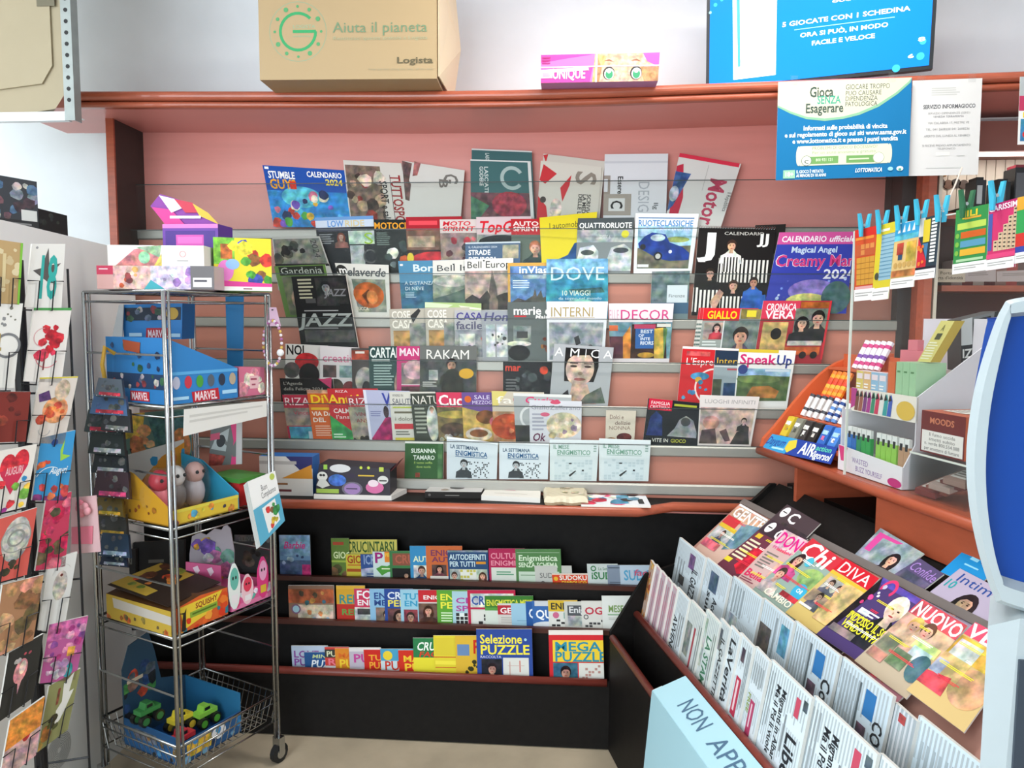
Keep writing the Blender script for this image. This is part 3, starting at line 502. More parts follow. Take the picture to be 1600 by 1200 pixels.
mag(3, (664, 481, 740, 480, 740, 558, 667, 558), 'b9b2a4', 'right of two cream home magazines with wooden door photo', [('b', 'COSE', .04, .05, .44, .2, 'efe9dd'), ('b', 'CASA', .04, .24, .48, .4, 'efe9dd'), ph(.06, .45, .38, .98, 'b58a54'), ('r', .38, .3, 1, 1, '~8a8c88')], fan=3)
mag(3, (710, 485, 790, 485, 790, 558, 711, 558), 'b4b3b4', 'grey home magazine with dark violet two-line title', [('b', 'CASA', .03, .05, .55, .2, '4b4488'), ('b', 'facile', .03, .24, .55, .4, '5a5870'), ph(0, .42, 1, 1, '97989a'), ('r', .1, .5, .4, .85, '~c8c8c4'), ('S', .1, .6, .9, .95, 6, .06, ['~6a6c70', '~b46a70'], 3)], fan=3)
mag(3, (752, 485, 832, 485, 832, 558, 754, 558), '9c9fa4', 'grey home magazine with white window and plant', [('i', 'Home', .05, .05, .75, .22, '55557a'), ('r', .08, .3, .5, 1, '~cfcfd0'), ('r', .26, .3, .29, 1, '999'), ('S', .14, .5, .45, .75, 7, .035, ['444', '5a5a58'], 4)], fan=3)
mag(3, (793, 472, 880, 472, 880, 560, 794, 560), '5f6664', 'dark grey home magazine with white title and round table', [('b', 'marie claire', .1, .08, 1.15, .22, 'eceae6'), ('L', .12, .23, .4, .28, 1, 'c83a40'), ('i', 'Maison', .5, .23, .85, .3, 'eceae6'), ph(.1, .42, .42, .7, '8d928c'), ('r', .16, .52, .36, .64, '444'), ('e', .2, .74, .22, .05, '~d5d2c8'), ('e', .2, .9, .2, .14, '~222'), ('S', .6, .6, .8, .9, 5, .06, ['~6d3a2c', '~a4683c'], 5)], fan=3)
mag(3, (854, 471, 950, 471, 944, 562, 855, 562), 'dcdde0', 'silver design magazine with dotted gold title', [('t', 'INTERNI', .06, .1, .78, .26, 'a8925a'), ('L', .05, .27, .8, .29, 1, 'b9a880'), ('r', .04, .36, .95, 1, '~9b9ea4'), ('p', [(.46, .62), (.54, .58), (.58, .72), (.5, .76)], '3a3a3c'), ('e', .75, .78, .04, .04, '4a4a4c'), ('r', .2, .9, .8, 1, '~55565a')], fan=1)
mag(3, (951, 474, 1053, 474, 1046, 560, 953, 560), 'd9d2d4', 'decor magazine with thin pink title over colourful arch shapes', [('t', 'ELLE', .0, .12, .16, .3, 'cfa0b0'), ('t', 'DECOR', .17, .12, .95, .3, 'c8407a'), ('r', .0, .34, 1, 1, '~6f93a0'), ('r', 0, .4, .14, .5, 'd0663a'), ('r', 0, .6, .24, 1, '~5a3440'), ('p', [(.22, 1), (.22, .6), (.34, .4), (.36, 1)], '~d08438'), ('p', [(.34, 1), (.36, .38), (.9, .36), (.95, 1)], '~3a2420'), ('r', .4, .38, .74, .46, 'b03a5a'), ('r', .42, .46, .72, .82, '2f5f9e'), ('b', 'BEST', .5, .48, .7, .54, 'e0e6ee'), ('b', 'OF', .47, .56, .56, .61, 'e0e6ee'), ('b', 'INTE', .5, .62, .66, .67, 'e0e6ee'), ('b', 'RIORS', .5, .69, .72, .75, 'e0e6ee'), ('p', [(.72, .46), (.86, .44), (.9, 1), (.74, 1)], '~c8a848'), ('p', [(.86, .44), (.93, .46), (.9, 1)], '~5c8048'), ('e', .6, .94, .14, .05, '~b08a30'), ('r', .76, .37, .98, .43, 'd8d5cc')], fan=1)
for k in (2, 1):
    mag(3, (1098-k*3, 481, 1188-k*3, 482, 1178-k*3, 558, 1087-k*3, 558), 'd4cfc8', 'copy of red-headed crime weekly %s in its stack' % ('at the back' if k == 2 else 'in the middle'), [('r', 0, 0, 1, .24, 'c43038'), ('L', .0, .3, .1, .95, 8, '6a7a74')], layer=k, th=.003, group='crime weekly stack')
mag(3, (1100, 482, 1192, 483, 1182, 560, 1090, 560), '9aa09a', 'front crime weekly with yellow title on red and dark-haired woman', [('r', 0, 0, .62, .24, 'd8242c'), ('b', 'GIALLO', .07, .05, .58, .2, 'f2cf2a'), ('r', .64, 0, 1, .2, '~8a7a4a'), ('r', .74, .03, .9, .16, 'd8c83a'), ph(.04, .28, .36, .62, 'b59a90'), ('F', .26, .38, .07, '~d0a090', '~2c2020', '~b03a48', 1), ('L', .04, .64, .34, .95, 5, 'd8dcd8'), ('r', .38, .24, 1, 1, '~6f7a78'), ('F', .68, .56, .17, '~cf9c80', '~2c2422', '~5a4c60'), ('r', .36, .24, .38, 1, 'ddd')], fan=1)
mag(3, (1193, 470, 1300, 470, 1284, 562, 1178, 562), 'a03038', 'red-bordered crime weekly with couple in glasses and white title', [('r', 0, 0, .55, .3, 'c93a52'), ('b', 'CRONACA', .06, .05, .5, .16, 'efdde0'), ('b', 'VERA', .06, .17, .48, .3, 'efdde0'), ('r', .56, .02, .97, .12, '~a05a28'), ('r', .5, .13, .97, .7, '~6c7468'), ('r', .05, .36, .42, .85, '~c4a468'), ('e', .26, .56, .08, .1, '~1c1a1a'), ('F', .62, .38, .1, '~cfa08c', '~1f1a1c', '~2c2c2e', 1), ('F', .84, .3, .12, '~c69a86', '~24201e', '~2a2a2c'), ('r', .45, .68, .95, .76, '~b9b4ac'), ('r', .42, .78, .94, .92, '~b85a30'), ('c', .7, .92, .06, '~2a2422'), ('c', .86, .92, .06, '~2a2422'), ('r', .97, 0, 1, 1, 'c8323a')], fan=1)
# --- fifth row
mag(4, (446, 537, 512, 540, 515, 628, 446, 628), 'c9c6c0', 'white magazine with red hat portrait, leftmost in fifth row', [('b', 'NOI', .02, .02, .45, .18, '1d1a1a'), ('e', .5, .3, .28, .16, '~b02a2e'), ('e', .55, .52, .24, .2, '~1f1a1a'), ('c', .15, .45, .14, '~5a5450'), ('r', 0, .62, 1, .98, '1d1b1c')], fan=3)
mag(4, (500, 540, 560, 543, 562, 628, 500, 628), 'd2cccc', 'white craft magazine with small photos and pink script title', [('t', 'creativa', .06, .14, 1.02, .28, 'c86a8a'), ('r', .08, .34, .42, .56, '~5a4a48'), ('r', .5, .34, .98, .56, '~8aa0a0'), ('c', .4, .72, .14, '~4a3c30'), ('c', .75, .74, .12, '~7a3a3a'), ('p', [(0, .6), (.3, .56), (.26, .78)], 'c23a68')], fan=3)
mag(4, (549, 544, 600, 544, 600, 628, 551, 628), '4a4441', 'dark magazine with rust top and pale figure in fifth row', [('r', 0, .04, 1, .22, '~a04a38'), ('r', .12, .06, .4, .1, 'd8d2c8'), ('e', .4, .6, .3, .25, '~a09a94'), ('e', .45, .75, .14, .14, '~2a2624')], fan=3)
mag(4, (576, 541, 648, 541, 648, 628, 578, 628), '2c4744', 'dark green sewing magazine with white column of text', [('b', 'CARTAMODELLI', .02, .03, 1.3, .2, 'dfe4de'), ('L', .06, .22, .5, .29, 1, 'c8d4cc'), ('L', .1, .32, .6, .72, 8, '9fb5ae'), ('e', .75, .7, .2, .35, '~b49484'), ('F', .35, .88, .06, '~d0a890', '~4a2a28', '~8a3a50')], fan=3)
mag(4, (620, 541, 692, 541, 692, 628, 620, 628), 'c03a72', 'pink craft magazine with round pale doily photo', [('b', 'MANI', .05, .04, .54, .17, 'f0d8e0'), ph(.1, .3, 1, .7, '8a7a78'), ('e', .38, .42, .24, .18, '~cfa4a8'), ('r', .1, .68, .8, .7, 'd8c0c4'), ph(.1, .72, 1, 1, '5d3a3c')], fan=3)
mag(4, (656, 540, 745, 541, 744, 630, 656, 630), '6a6c68', 'grey fashion magazine with person in dark coat and yellow badge', [('t', 'RAKAM', .1, .07, .88, .23, 'e6e4dc'), ph(0, .24, 1, 1, '4a4c4a'), ('F', .56, .33, .1, '~b88a70', '~28211e', '~35342a'), ('e', .58, .75, .2, .36, '~35342a'), ('e', .82, .48, .13, .09, 'd8a42a'), ('r', .16, .42, .32, .6, '~b4b2aa'), ('L', .05, .62, .3, .72, 3, 'c4c2ba')], fan=3)
mag(4, (437, 591, 520, 592, 524, 630, 440, 630), '1e1b1c', 'black diary book with white three-line title at left of fifth row', [("t", "L'Agenda", .06, .14, .42, .26, 'b9b4ac'), ('t', 'della Felicita 2024', .06, .36, .8, .48, 'b9b4ac'), ('L', .06, .6, .7, .9, 2, '77726c'), ('p', [(.72, 0), (.98, 0), (.95, .4)], 'c23a68')], layer=-.6, name='book', cat='book', fan=0)
mag(4, (786, 565, 862, 566, 862, 630, 786, 630), '1f2022', 'small dark magazine with orange-red title left of portrait cover', [('b', 'mar', .04, .05, .36, .22, 'd0402e'), ('e', .5, .4, .1, .2, '~35383a'), ('S', .2, .2, .95, .9, 10, .1, ['~3f4446', '~55595a', '~2c2c2e'], 5), ('c', .84, .2, .1, '~c4422e'), ('L', .06, .4, .3, .7, 4, '666')], fan=3)
mag(4, (866, 537, 959, 543, 950, 632, 858, 630), 'a9abad', 'large grey fashion magazine with close-up face of dark-haired model', [('p', [(.2, .05), (.75, .05), (.78, .35), (.72, .62), (.22, .62), (.2, .3)], '~1d1918'), ('e', .47, .4, .24, .3, '~d3b3a2'), ('p', [(.2, .3), (.3, .1), (.5, .06), (.72, .12), (.76, .32), (.62, .16), (.34, .18)], '~1d1918'), ('e', .36, .36, .06, .02, '3a2a26'), ('e', .6, .36, .06, .02, '3a2a26'), ('r', .29, .3, .43, .315, '3a2a26'), ('r', .53, .3, .67, .315, '3a2a26'), ('e', .48, .48, .04, .03, '~b08a78'), ('e', .48, .58, .1, .025, '~a06058'), ('p', [(.36, .66), (.62, .66), (.7, .9), (.8, 1), (.2, 1), (.34, .84)], '~c9a794'), ('p', [(.6, .85), (.85, .7), (.95, .98), (.5, 1)], '~5c6258'), ('p', [(.05, .98), (.3, .76), (.36, 1)], '~2e2c2c'), ('t', 'A', .02, .06, .17, .2, 'f4f4f0'), ('t', 'M', .27, .06, .45, .2, 'f4f4f0'), ('t', 'I', .53, .06, .56, .2, 'f4f4f0'), ('t', 'C', .62, .06, .78, .2, 'f4f4f0'), ('t', 'A', .84, .06, .99, .2, 'f4f4f0'), ('t', 'MODA', .02, .86, .26, .92, 'e0dcd4')], layer=-.5)
mag(4, (1067, 541, 1155, 545, 1143, 631, 1058, 629), 'c8282e', 'red news weekly with blue flower-like drawing', [('p', [(0, 0), (1, 0), (1, .04), (0, .04)], 'e8e0dc'), ('r', .08, .08, .5, .16, '~d85a5c'), ('t', "L'Espresso", .08, .2, .8, .32, 'f4eae6'), ('o', .62, .7, .3, .03, 'f0d8d4', 120, 280), ('e', .36, .52, .17, .07, '~4b90b4'), ('e', .34, .58, .06, .05, 'd8a43a'), ('S', .08, .62, .6, .95, 6, .045, ['~4b90b4', '~3f84aa'], 3)], fan=3, th=.006)
mag(4, (1118, 547, 1206, 550, 1195, 629, 1111, 629), '93a0a4', 'news magazine with yellow title on navy band in fifth row', [('r', 0, 0, 1, .28, '27364a'), ('t', 'Internazionale', .03, .14, 1.1, .26, 'dcb23a'), ('L', .24, .33, .7, .4, 1, 'b04a54'), ph(.0, .55, .16, 1, '4a5040'), ph(.2, .62, .5, 1, '2f4a6a'), ('r', 0, .3, 1, .32, 'ddd')], fan=3)
mag(4, (1155, 545, 1244, 548, 1231, 629, 1147, 629), 'e2e2de', 'language magazine with countryside photo and pink and blue title', [('r', 0, 0, .7, .06, 'd2b83a'), ('b', 'Speak', .03, .1, .66, .28, 'c8286a'), ('b', 'Up', .68, .1, .96, .28, '2f3f86'), ('r', .02, .38, .96, .97, '~566a42'), ('r', .02, .36, .96, .5, '~8fb0cc'), ('e', .4, .56, .4, .08, '~6f8450'), ('p', [(.2, .9), (.3, .7), (.6, .68), (.8, .78), (.75, .92)], '~a4703c'), ('c', .1, .38, .09, '2f3f78'), ('r', .5, .37, .94, .41, 'c8d4dc')], fan=2)
# --- sixth row
R6 = dict(fan=3.5)
mag(5, (441, 617, 510, 617, 516, 690, 452, 690), 'b03448', 'crimson health magazine with pale blue foot, leftmost in sixth row', [('t', 'RIZA', .02, .06, .6, .22, 'ecd4d4'), ph(0, .28, 1, .66, '98867c'), ('t', 'Vincere', .2, .34, .7, .42, 'b03448'), ph(.05, .68, 1, 1, '4f9ab0'), ('r', .5, .78, .9, 1, 'b9ccd4')], **R6)
mag(5, (479, 609, 540, 609, 548, 690, 490, 690), 'd0622c', 'orange self-help magazine in sixth row', [('r', 0, 0, .7, .07, '~d8a080'), ('b', 'DiVa', .06, .1, .8, .26, 'f0c62e'), ('b', 'VIA DA', .06, .42, .6, .5, 'f4e4d4'), ('b', 'DEL', .06, .54, .4, .62, 'f4e4d4'), ('r', .05, .34, .9, .39, 'e8b42e'), ('L', .1, .68, .6, .9, 5, 'e8b49a')], **R6)
mag(5, (511, 607, 590, 607, 596, 690, 520, 690), 'bf3034', 'red and green diagonal wellness magazine with yellow initials', [('b', 'AntiAge', .0, .12, .95, .28, 'f2c832'), ('t', 'RIZA', .15, .03, .4, .08, 'efdada'), ('b', 'CALMA', .08, .38, .5, .46, 'f2e2dc'), ('t', "l'ansia", .12, .5, .5, .57, 'f2e2dc'), ('p', [(0, .5), (.7, 1), (0, 1)], '~3f9a54'), ('L', .04, .84, .3, .94, 2, 'cde8cf')], **R6)
mag(5, (541, 619, 612, 617, 620, 690, 553, 690), 'a8363c', 'crimson magazine over grey stones photo in sixth row', [('t', 'RIZA', .02, .05, .6, .2, 'ecd8d8'), ph(0, .24, 1, 1, '9a9080'), ('t', 'VINCI', .14, .36, .5, .44, '8a3038'), ('t', 'ANSIA', .14, .5, .52, .58, '8a3038'), ('S', .0, .85, .9, 1, 6, .07, ['~3a3430'], 3)], **R6)
mag(5, (567, 609, 640, 611, 645, 690, 578, 690), 'b4b6d0', 'pale violet magazine with magenta corner in sixth row', [('b', 'W', .4, .06, .72, .3, '3a449a'), ('L', .1, .4, .36, .52, 3, '7d80a8'), ('p', [(.05, .95), (.45, .5), (.6, .55), (.6, 1), (.05, 1)], '~a82a64'), ('e', .45, .42, .06, .12, '~3a2c30'), ('r', 0, .0, .06, 1, 'dcdce8')], **R6)
mag(5, (608, 612, 680, 612, 686, 690, 614, 690), 'd2cfc4', 'pale health magazine with red and yellow text panels', [('t', 'VIVERE IN', .06, .05, .3, .1, '555'), ('t', 'SALUTE', .05, .14, .5, .25, '42465a'), ('r', .05, .3, .5, .33, 'b0bc3a'), ('L', .08, .38, .52, .46, 1, '6a6450'), ('t', 'i dolori', .08, .5, .5, .58, '6a6450'), ('r', .06, .64, .5, .75, 'c43a40'), ('r', .06, .92, .5, 1, 'd0c04a'), ('L', .08, .78, .46, .88, 2, '6a6a60')], **R6)
mag(5, (641, 615, 712, 614, 718, 690, 648, 690), '3d4238', 'dark green magazine with woman in white and thin pale letters', [('t', 'NATURAL', .02, .05, 1.05, .22, 'dcd8cc'), ('L', .06, .28, .36, .85, 7, 'a4a898'), ('e', .44, .62, .13, .38, '~c4c6bc'), ('F', .44, .34, .05, '~d0a890', '~8a6a44', '~c4c6bc')], **R6)
mag(5, (681, 613, 750, 613, 756, 690, 686, 690), 'cf3f5c', 'pink-red cookery magazine with meat dish', [('b', 'Cucina', .04, .06, .98, .27, 'f6ece8'), ph(0, .3, 1, 1, '7c6a4a'), ('e', .4, .45, .4, .08, '~b09a4a'), ('e', .35, .75, .3, .14, '~5c4a3c'), ('S', .05, .8, .6, .98, 5, .06, ['~b4aea4', '~77706a'], 3)], **R6)
mag(5, (721, 613, 800, 613, 805, 690, 725, 690), '6a508c', 'purple-topped cookery magazine with soup bowl', [('t', 'SALE PEPE', .24, .06, .9, .14, 'd8d0e4'), ('t', 'MEZZOGIORNO', .2, .17, .9, .24, 'd8d0e4'), ('c', .12, .14, .07, 'd0642c'), ('p', [(0, .3), (.45, .42), (1, .3), (1, 1), (0, 1)], '~c8a45c'), ('e', .46, .5, .2, .14, '~7a4c2c'), ('e', .3, .85, .26, .14, '~d8c8b4'), ('e', .3, .83, .18, .08, '~8c5a34'), ('e', .8, .82, .08, .18, '~3f7a44'), ('e', .62, .6, .1, .1, '~d06a78')], **R6)
mag(5, (768, 611, 850, 613, 855, 690, 772, 690), 'c4baa8', 'beige cookery magazine with tomato-red dish', [('p', [(0, 0), (.3, 0), (.1, .3), (0, .3)], 'd2c474'), ('t', 'fa', .08, .1, .4, .24, 'e8e4d8'), ('o', .5, .16, .07, .03, 'c03046'), ph(0, .4, 1, 1, 'b08464'), ('e', .3, .7, .34, .26, '~b04a2c'), ('S', .1, .55, .55, .85, 7, .06, ['~c8603a', '~a03c24', '~d88a58'], 4)], **R6)
mag(5, (802, 614, 893, 617, 893, 690, 806, 690), 'a4a8a8', 'grey cookery magazine with pink script title and plate', [('r', 0, 0, 1, .06, 'd8d8d4'), ('i', 'Cucina', .2, .07, .8, .2, 'cf3a6a'), ('o', .3, .5, .2, .05, 'd5d6d4'), ('i', '1 mese', .06, .72, .4, .84, 'f0ece4'), ph(0, .66, .4, 1, '3a3a38')], layer=.8, fan=1)
mag(5, (827, 625, 909, 627, 908, 690, 828, 690), 'cfcfd4', 'pale cookery magazine with large white-cream bun on the cover', [('t', 'GialloZafferano', .03, .12, .98, .22, '8f8a9a'), ('e', .5, .04, .1, .05, 'c8506a'), ('e', .66, .6, .34, .32, '~d8c8a8'), ('S', .4, .45, .92, .85, 10, .07, ['~e4d8c4', '~c4ae88', '~9c8096'], 4), ('L', .05, .3, .34, .75, 5, 'a4a4b0'), ('i', 'Ok', .06, .8, .3, .98, '6a3450'), ('e', .3, .34, .09, .05, 'c8607a')])
mag(5, (947, 641, 994, 642, 991, 690, 946, 690), 'cfc4b2', 'small cream recipe book with dark berries at its foot', [('t', 'Dolci e', .12, .14, .6, .28, '6a4a44'), ('t', 'delizie', .3, .34, .84, .46, '6a4a44'), ('t', 'NONNA', .1, .5, .84, .62, '8a7266'), ('e', .64, .86, .26, .14, '~5a2a28'), ('e', .2, .94, .16, .08, '~8c6a50')], name='book', cat='book', th=.012)
mag(5, (1013, 622, 1096, 630, 1090, 697, 1004, 694), '1f2226', 'dark magazine with two hooded figures and red title block', [('r', .02, .0, .46, .24, 'c4203c'), ('t', 'FAMIGLIA', .06, .05, .42, .12, 'f0e0e0'), ('t', 'CRISTIANA', .05, .14, .43, .21, 'f0e0e0'), ('r', .5, .07, .92, .12, 'a4aa3a'), ('p', [(.04, .8), (.08, .4), (.18, .26), (.3, .38), (.34, .8)], '~27386a'), ('p', [(.42, .8), (.55, .62), (.62, .42), (.74, .32), (.88, .42), (.96, .7), (.96, .82)], '~8a8d8e'), ('e', .74, .46, .09, .1, '~4a4c4c'), ('t', 'VITE IN', .16, .86, .46, .94, 'e4e4d8'), ('t', 'GIOCO', .5, .86, .78, .94, 'c4c83a')], layer=.6)
mag(5, (1094, 617, 1187, 620, 1173, 697, 1090, 695), 'd4cdc8', 'pale art magazine with figures in a fresco', [('t', 'LUOGHI INFINITI', .08, .08, .95, .16, '9a9894'), ph(.02, .24, .96, .97, 'bda39a'), ('e', .22, .55, .15, .14, '~c08c80'), ('p', [(.02, .97), (.06, .7), (.3, .66), (.36, .97)], '~5a4c4a'), ('F', .8, .5, .06, '~cdb0a0', '~2a2422', '~3a3836'), ('p', [(.6, .97), (.7, .72), (.9, .66), (.96, .97)], '~3c3a38'), ('p', [(.38, .72), (.5, .66), (.6, .9), (.5, .92)], '~5a4848')])
# --- bottom row
BR = dict(lean=3)
mag(6, (633, 689, 693, 690, 692, 748, 632, 748), '2f5a2c', 'dark green novel with white author name on bottom row', [('b', 'SUSANNA', .16, .2, .8, .31, 'e8efe2'), ('b', 'TAMARO', .22, .38, .78, .49, 'e8efe2'), ('t', 'Il vento soffia', .24, .54, .72, .6, 'b4d06a'), ('t', 'dove vuole', .3, .65, .68, .71, 'b4d06a'), ('r', .28, .84, .4, .96, '~a4442c'), ('r', 0, 0, 1, .06, 'e4e4da'), ('r', .86, .06, .97, 1, '~4d7a48')], name='book', cat='book', th=.014, ext=.0)
for k, (x0, y0, x1, y1) in enumerate(((698, 682, 778, 692), (780, 690, 858, 693))):
    mag(6, (x0, y0, x1, y1, x1-2, 749, x0, 749), 'd5dde2', '%s of two crossword weeklies with man portrait and blue title' % ('left' if k == 0 else 'right'), [('b', 'LA SETTIMANA', .07, .17, .62, .26, '34506c'), ('b', 'ENIGMISTICA', .17, .3, .8, .42, '1d5a8a'), ('r', .17, .44, .8, .455, '1d5a8a'), ('F', .36, .62, .09, 'b9bdbe', '2c2e30', '4a4e50'), ('G', .42, .55, .85, .98, 14, 10, '3a4044', 'd5dde2'), ('F', .34, .62, .1, 'b4b8ba', '2c2e30', '3a3e42'), ('r', .0, 0, 1, .05, 'eef2f4')], ext=.0, group='crossword weeklies on the bottom row', **BR)
for k, (x0, x1) in enumerate(((859, 936), (936, 1017))):
    mag(6, (x0, 687-k*2, x1, 688, x1-4, 752, x0, 751), 'd3dcdc', '%s of two pale crossword monthlies with green title' % ('left' if k == 0 else 'right'), [('b', 'IL MESE', .07, .12, .4, .22, '7fa292'), ('b', 'ENIGMISTICO', .15, .25, .84, .36, '6f9c86'), ('r', .15, .38, .84, .39, '7fa292'), ('G', .1, .48, .9, .98, 10, 8, 'b9c8cc', 'cdd8da'), ('r', .4, .56, .46, .59, '333'), ('p', [(.4, .86), (.54, .74), (.56, .76), (.43, .9)], '333'), ('r', .68, .72, .72, .76, '333'), ('L', .9, .12, .97, .3, 3, '8aa49a')], ext=.0, layer=k*.2, group='crossword monthlies on the bottom row', **BR)
# --- books lying flat on the ledge
def flat(name, label, c, z, h, base, art, side='e8e4dc', cat='book'):
    q = [PZ(c[i], c[i+1], z+h) for i in (0, 2, 4, 6)]; mb = MB().prism(q, (0, 0, -h), base, side)
    o = mb.build(name, GLOSS); tag(o, label, cat, 'books lying on the ledge'); a = MB(); paint(a, q, art, V((0, 0, 1))); a.build('cover_print', GLOSS, o, fix=False)
    return o
bk = flat('book', 'grey-covered book with black spine lying on the ledge', (678, 754, 760, 756, 752, 769, 664, 768), LZ, .024, 'c8c6c2', [('S', .3, .1, .98, .9, 8, .14, ['~3a3836', '~88847e', '~55504c'], 3)], '2b2826')
sq = [PZ(664, 768, LZ+.024), PZ(752, 769, LZ+.024)]; a = MB(); paint(a, [sq[0], sq[1], sq[1]-UPV*.024, sq[0]-UPV*.024], [('L', .36, .5, .66, .62, 1, 'b9b4ac'), ('c', .08, .5, .2, '6a6662')], V((0, -1, 0))); a.build('spine_print', GLOSS, bk, fix=False)
flat('book', 'thick white book lying on the ledge beside the grey one', (762, 758, 845, 762, 844, 778, 752, 774), LZ, .018, 'e6e2d8', [('L', .3, .25, .62, .35, 1, 'c87a8a'), ('L', .36, .3, .62, .5, 1, 'd08a98'), ('L', .2, .7, .8, .76, 1, 'c4c0b6')])
flat('comic_magazine', 'comic-printed magazine lying flat at the end of the ledge', (912, 768, 1006, 769, 1017, 790, 908, 788), LZ, .008, 'e4e6e8', [('S', .02, .05, .6, .95, 14, .16, ['~c8304a', '~d8607a', '~4a88a8', '~f0e8e0'], 3), ('e', .62, .4, .1, .22, '~6aa0b8'), ('r', .84, .55, .92, .9, '333'), ('S', .45, .1, .8, .8, 6, .1, ['~333', '~ccc', '~5a8aa0'], 5)], cat='magazine')
q0 = [PZ(x, y, LZ) for x, y in ((848, 764), (915, 764), (919, 791), (850, 790))]
pm = MB(); n = 14
for lev, (zz_, k) in enumerate(((.001, .97), (.012, 1.02), (.024, .99), (.031, .9))):
    c0 = (q0[0]+q0[1]+q0[2]+q0[3])/4
    for i in range(n*4):
        s, t = divmod(i, n); p = q0[s].lerp(q0[(s+1) % 4], t/n); d = (p-c0)*k; d *= (1-.03*abs(math.sin(i*1.7))) ; pm.v.append(c0+d+V((0, 0, zz_+.002*math.sin(i*.9))))
N4 = n*4
for l in range(3):
    for i in range(N4): pm.f.append((l*N4+i, l*N4+(i+1) % N4, (l+1)*N4+(i+1) % N4, (l+1)*N4+i)); pm.c.append('d8cdb2' if l else 'b9ab8c')
pm.f.append(tuple(range(3*N4, 4*N4))); pm.c.append('cfc3a6')
po = pm.build('parchment_book', CARD); tag(po, 'ragged cream parchment-like book lying on the ledge', 'book', 'books lying on the ledge')
a = MB(); q1 = [p.lerp((q0[0]+q0[2])/2, .15)+V((0, 0, .033)) for p in q0]; paint(a, q1, [('b', 'FRASI', .36, .42, .64, .56, '8f8468'), ('S', .05, .05, .95, .95, 7, .08, ['~c9bb98', '~d6cbb0'], 6)], V((0, 0, 1))); a.build('cover_print', CARD, po, fix=False)
# ------------------------------------------------------------------ puzzle magazines in the black cabinet
LROW = ['upper', 'middle', 'lower']
def pz(i, x0, y0, x1, base, label, art, dy=0, fan=4, layer=0, th=.004, cat='puzzle magazine', name='puzzle_magazine', sh=2):
    yb = (901+(x0-430)*.0263, 968+(x0-430)*.026, 1043+(x0-400)*.04)[i]
    p0, n = plane(x0, yb, LY[i]+.024+layer*.005, 6, fan)
    return sheet(name, label, cat, vq(x0, y0, x1, y0+dy, x1+sh, yb+1, x0+sh, yb, p0, n), art, th, base, ext=.07, group='puzzle magazines on the %s black shelf' % LROW[i])
face = lambda u, v, r, h='~3a2c26', cl='~5a5a6a', sk='~cf9f88', lg=0: ('F', u, v, r, sk, h, cl, lg)
# upper shelf
pz(0, 436, 836, 484, '6f93b8', 'pale blue puzzle pack with pink lettering at left end of upper shelf', [('r', 0, 0, 1, .5, '~86aac8'), ('i', 'Barbie', .15, .16, .85, .32, 'd2448a'), ('r', .0, .6, 1, 1, '~55688c'), ('r', .72, .7, 1, 1, '~c03a7a'), ('S', .1, .4, .9, .7, 5, .06, ['~9fb4d0', '~4a5a84'], 3)], fan=0)
pz(0, 366, 836, 428, '55565a', 'grey film puzzle pack with stone print beside the wire trolley', [('r', 0, 0, 1, .16, '~77787a'), ('t', 'ELEVEN', .1, .05, .6, .14, '9a9a9c'), ('c', .85, .14, .05, '8a8a8c'), ('S', .05, .25, .95, .95, 8, .12, ['~6a5a58', '~4a4446', '~8a7a76'], 3)], fan=0)
pz(0, 517, 841, 545, '5e7a34', 'narrow green magazine with brown title, left of yellow crossword cover', [('L', .1, .06, .8, .22, 1, 'a4442c'), ('b', 'GIOCO', .1, .34, 1.4, .5, 'd8e4b0'), ('r', 0, .55, 1, .6, '9ab04a'), ('S', 0, .65, 1, 1, 6, .1, ['~7a5a3a', '~4a4a2a'], 2)])
pz(0, 538, 843, 620, 'c8be5c', 'yellow-green crossword magazine with tall dark green title', [('b', 'CRUCINTARSI', .04, .06, .95, .32, '3a5a2a')], layer=3, fan=0)
pz(0, 540, 866, 585, 'c8b83c', 'yellow crossword magazine with red-brown title in front', [('b', 'GIOCO', .04, .06, 1.0, .36, 'a43a1e'), ('L', .06, .4, .7, .5, 1, 'c06a2a'), ('L', .02, .54, .9, .8, 1, 'a8501e')], layer=.5)
pz(0, 563, 866, 605, '33508c', 'navy crossword magazine with grey lettering', [('b', 'ICRUCI', .1, .04, 1.0, .4, '8fa4c8'), ('p', [(0, .6), (1, .45), (1, 1), (0, 1)], '~b9c4d4'), ('L', .2, .75, .8, .95, 2, '33508c')], layer=.2)
pz(0, 582, 862, 626, 'cfe0dc', 'white puzzle magazine with letter P and green splash', [('b', 'P', .05, .04, .36, .4, 'a02a78'), ('r', .42, 0, 1, .38, 'e0842c'), ('b', 'PER CASA', .45, .06, .95, .18, 'f2d04a'), ('p', [(.1, .62), (.3, .5), (.5, .52), (.75, .4), (.7, .6), (.9, .66), (.5, .74), (.3, .86)], '4f9a3c'), ('L', .3, .58, .66, .66, 1, 'e8f0c8')], layer=0)
pz(0, 608, 861, 668, '3f7a48', 'green-framed crossword magazine with photo of dark-haired woman', [('r', .08, .08, .95, .5, '8a5440'), ('b', 'CRUCI', .14, .14, .9, .42, 'b4624c'), ('r', .06, .6, 1, 1, '1a1818'), face(.42, .84, .1, '~1a1416', '~222', lg=1)], layer=-.3)
pz(0, 640, 853, 690, '3a8ec0', 'bright blue crossword magazine with portrait', [('b', 'GLI', .55, .08, .95, .25, 'e8f0f0'), ('b', 'AUTODEF', .1, .3, 1.2, .46, 'e4f0cc'), ('r', .1, .56, .95, 1, '~d5d9d0'), face(.35, .72, .12, '~4a3228', '~34507a')])
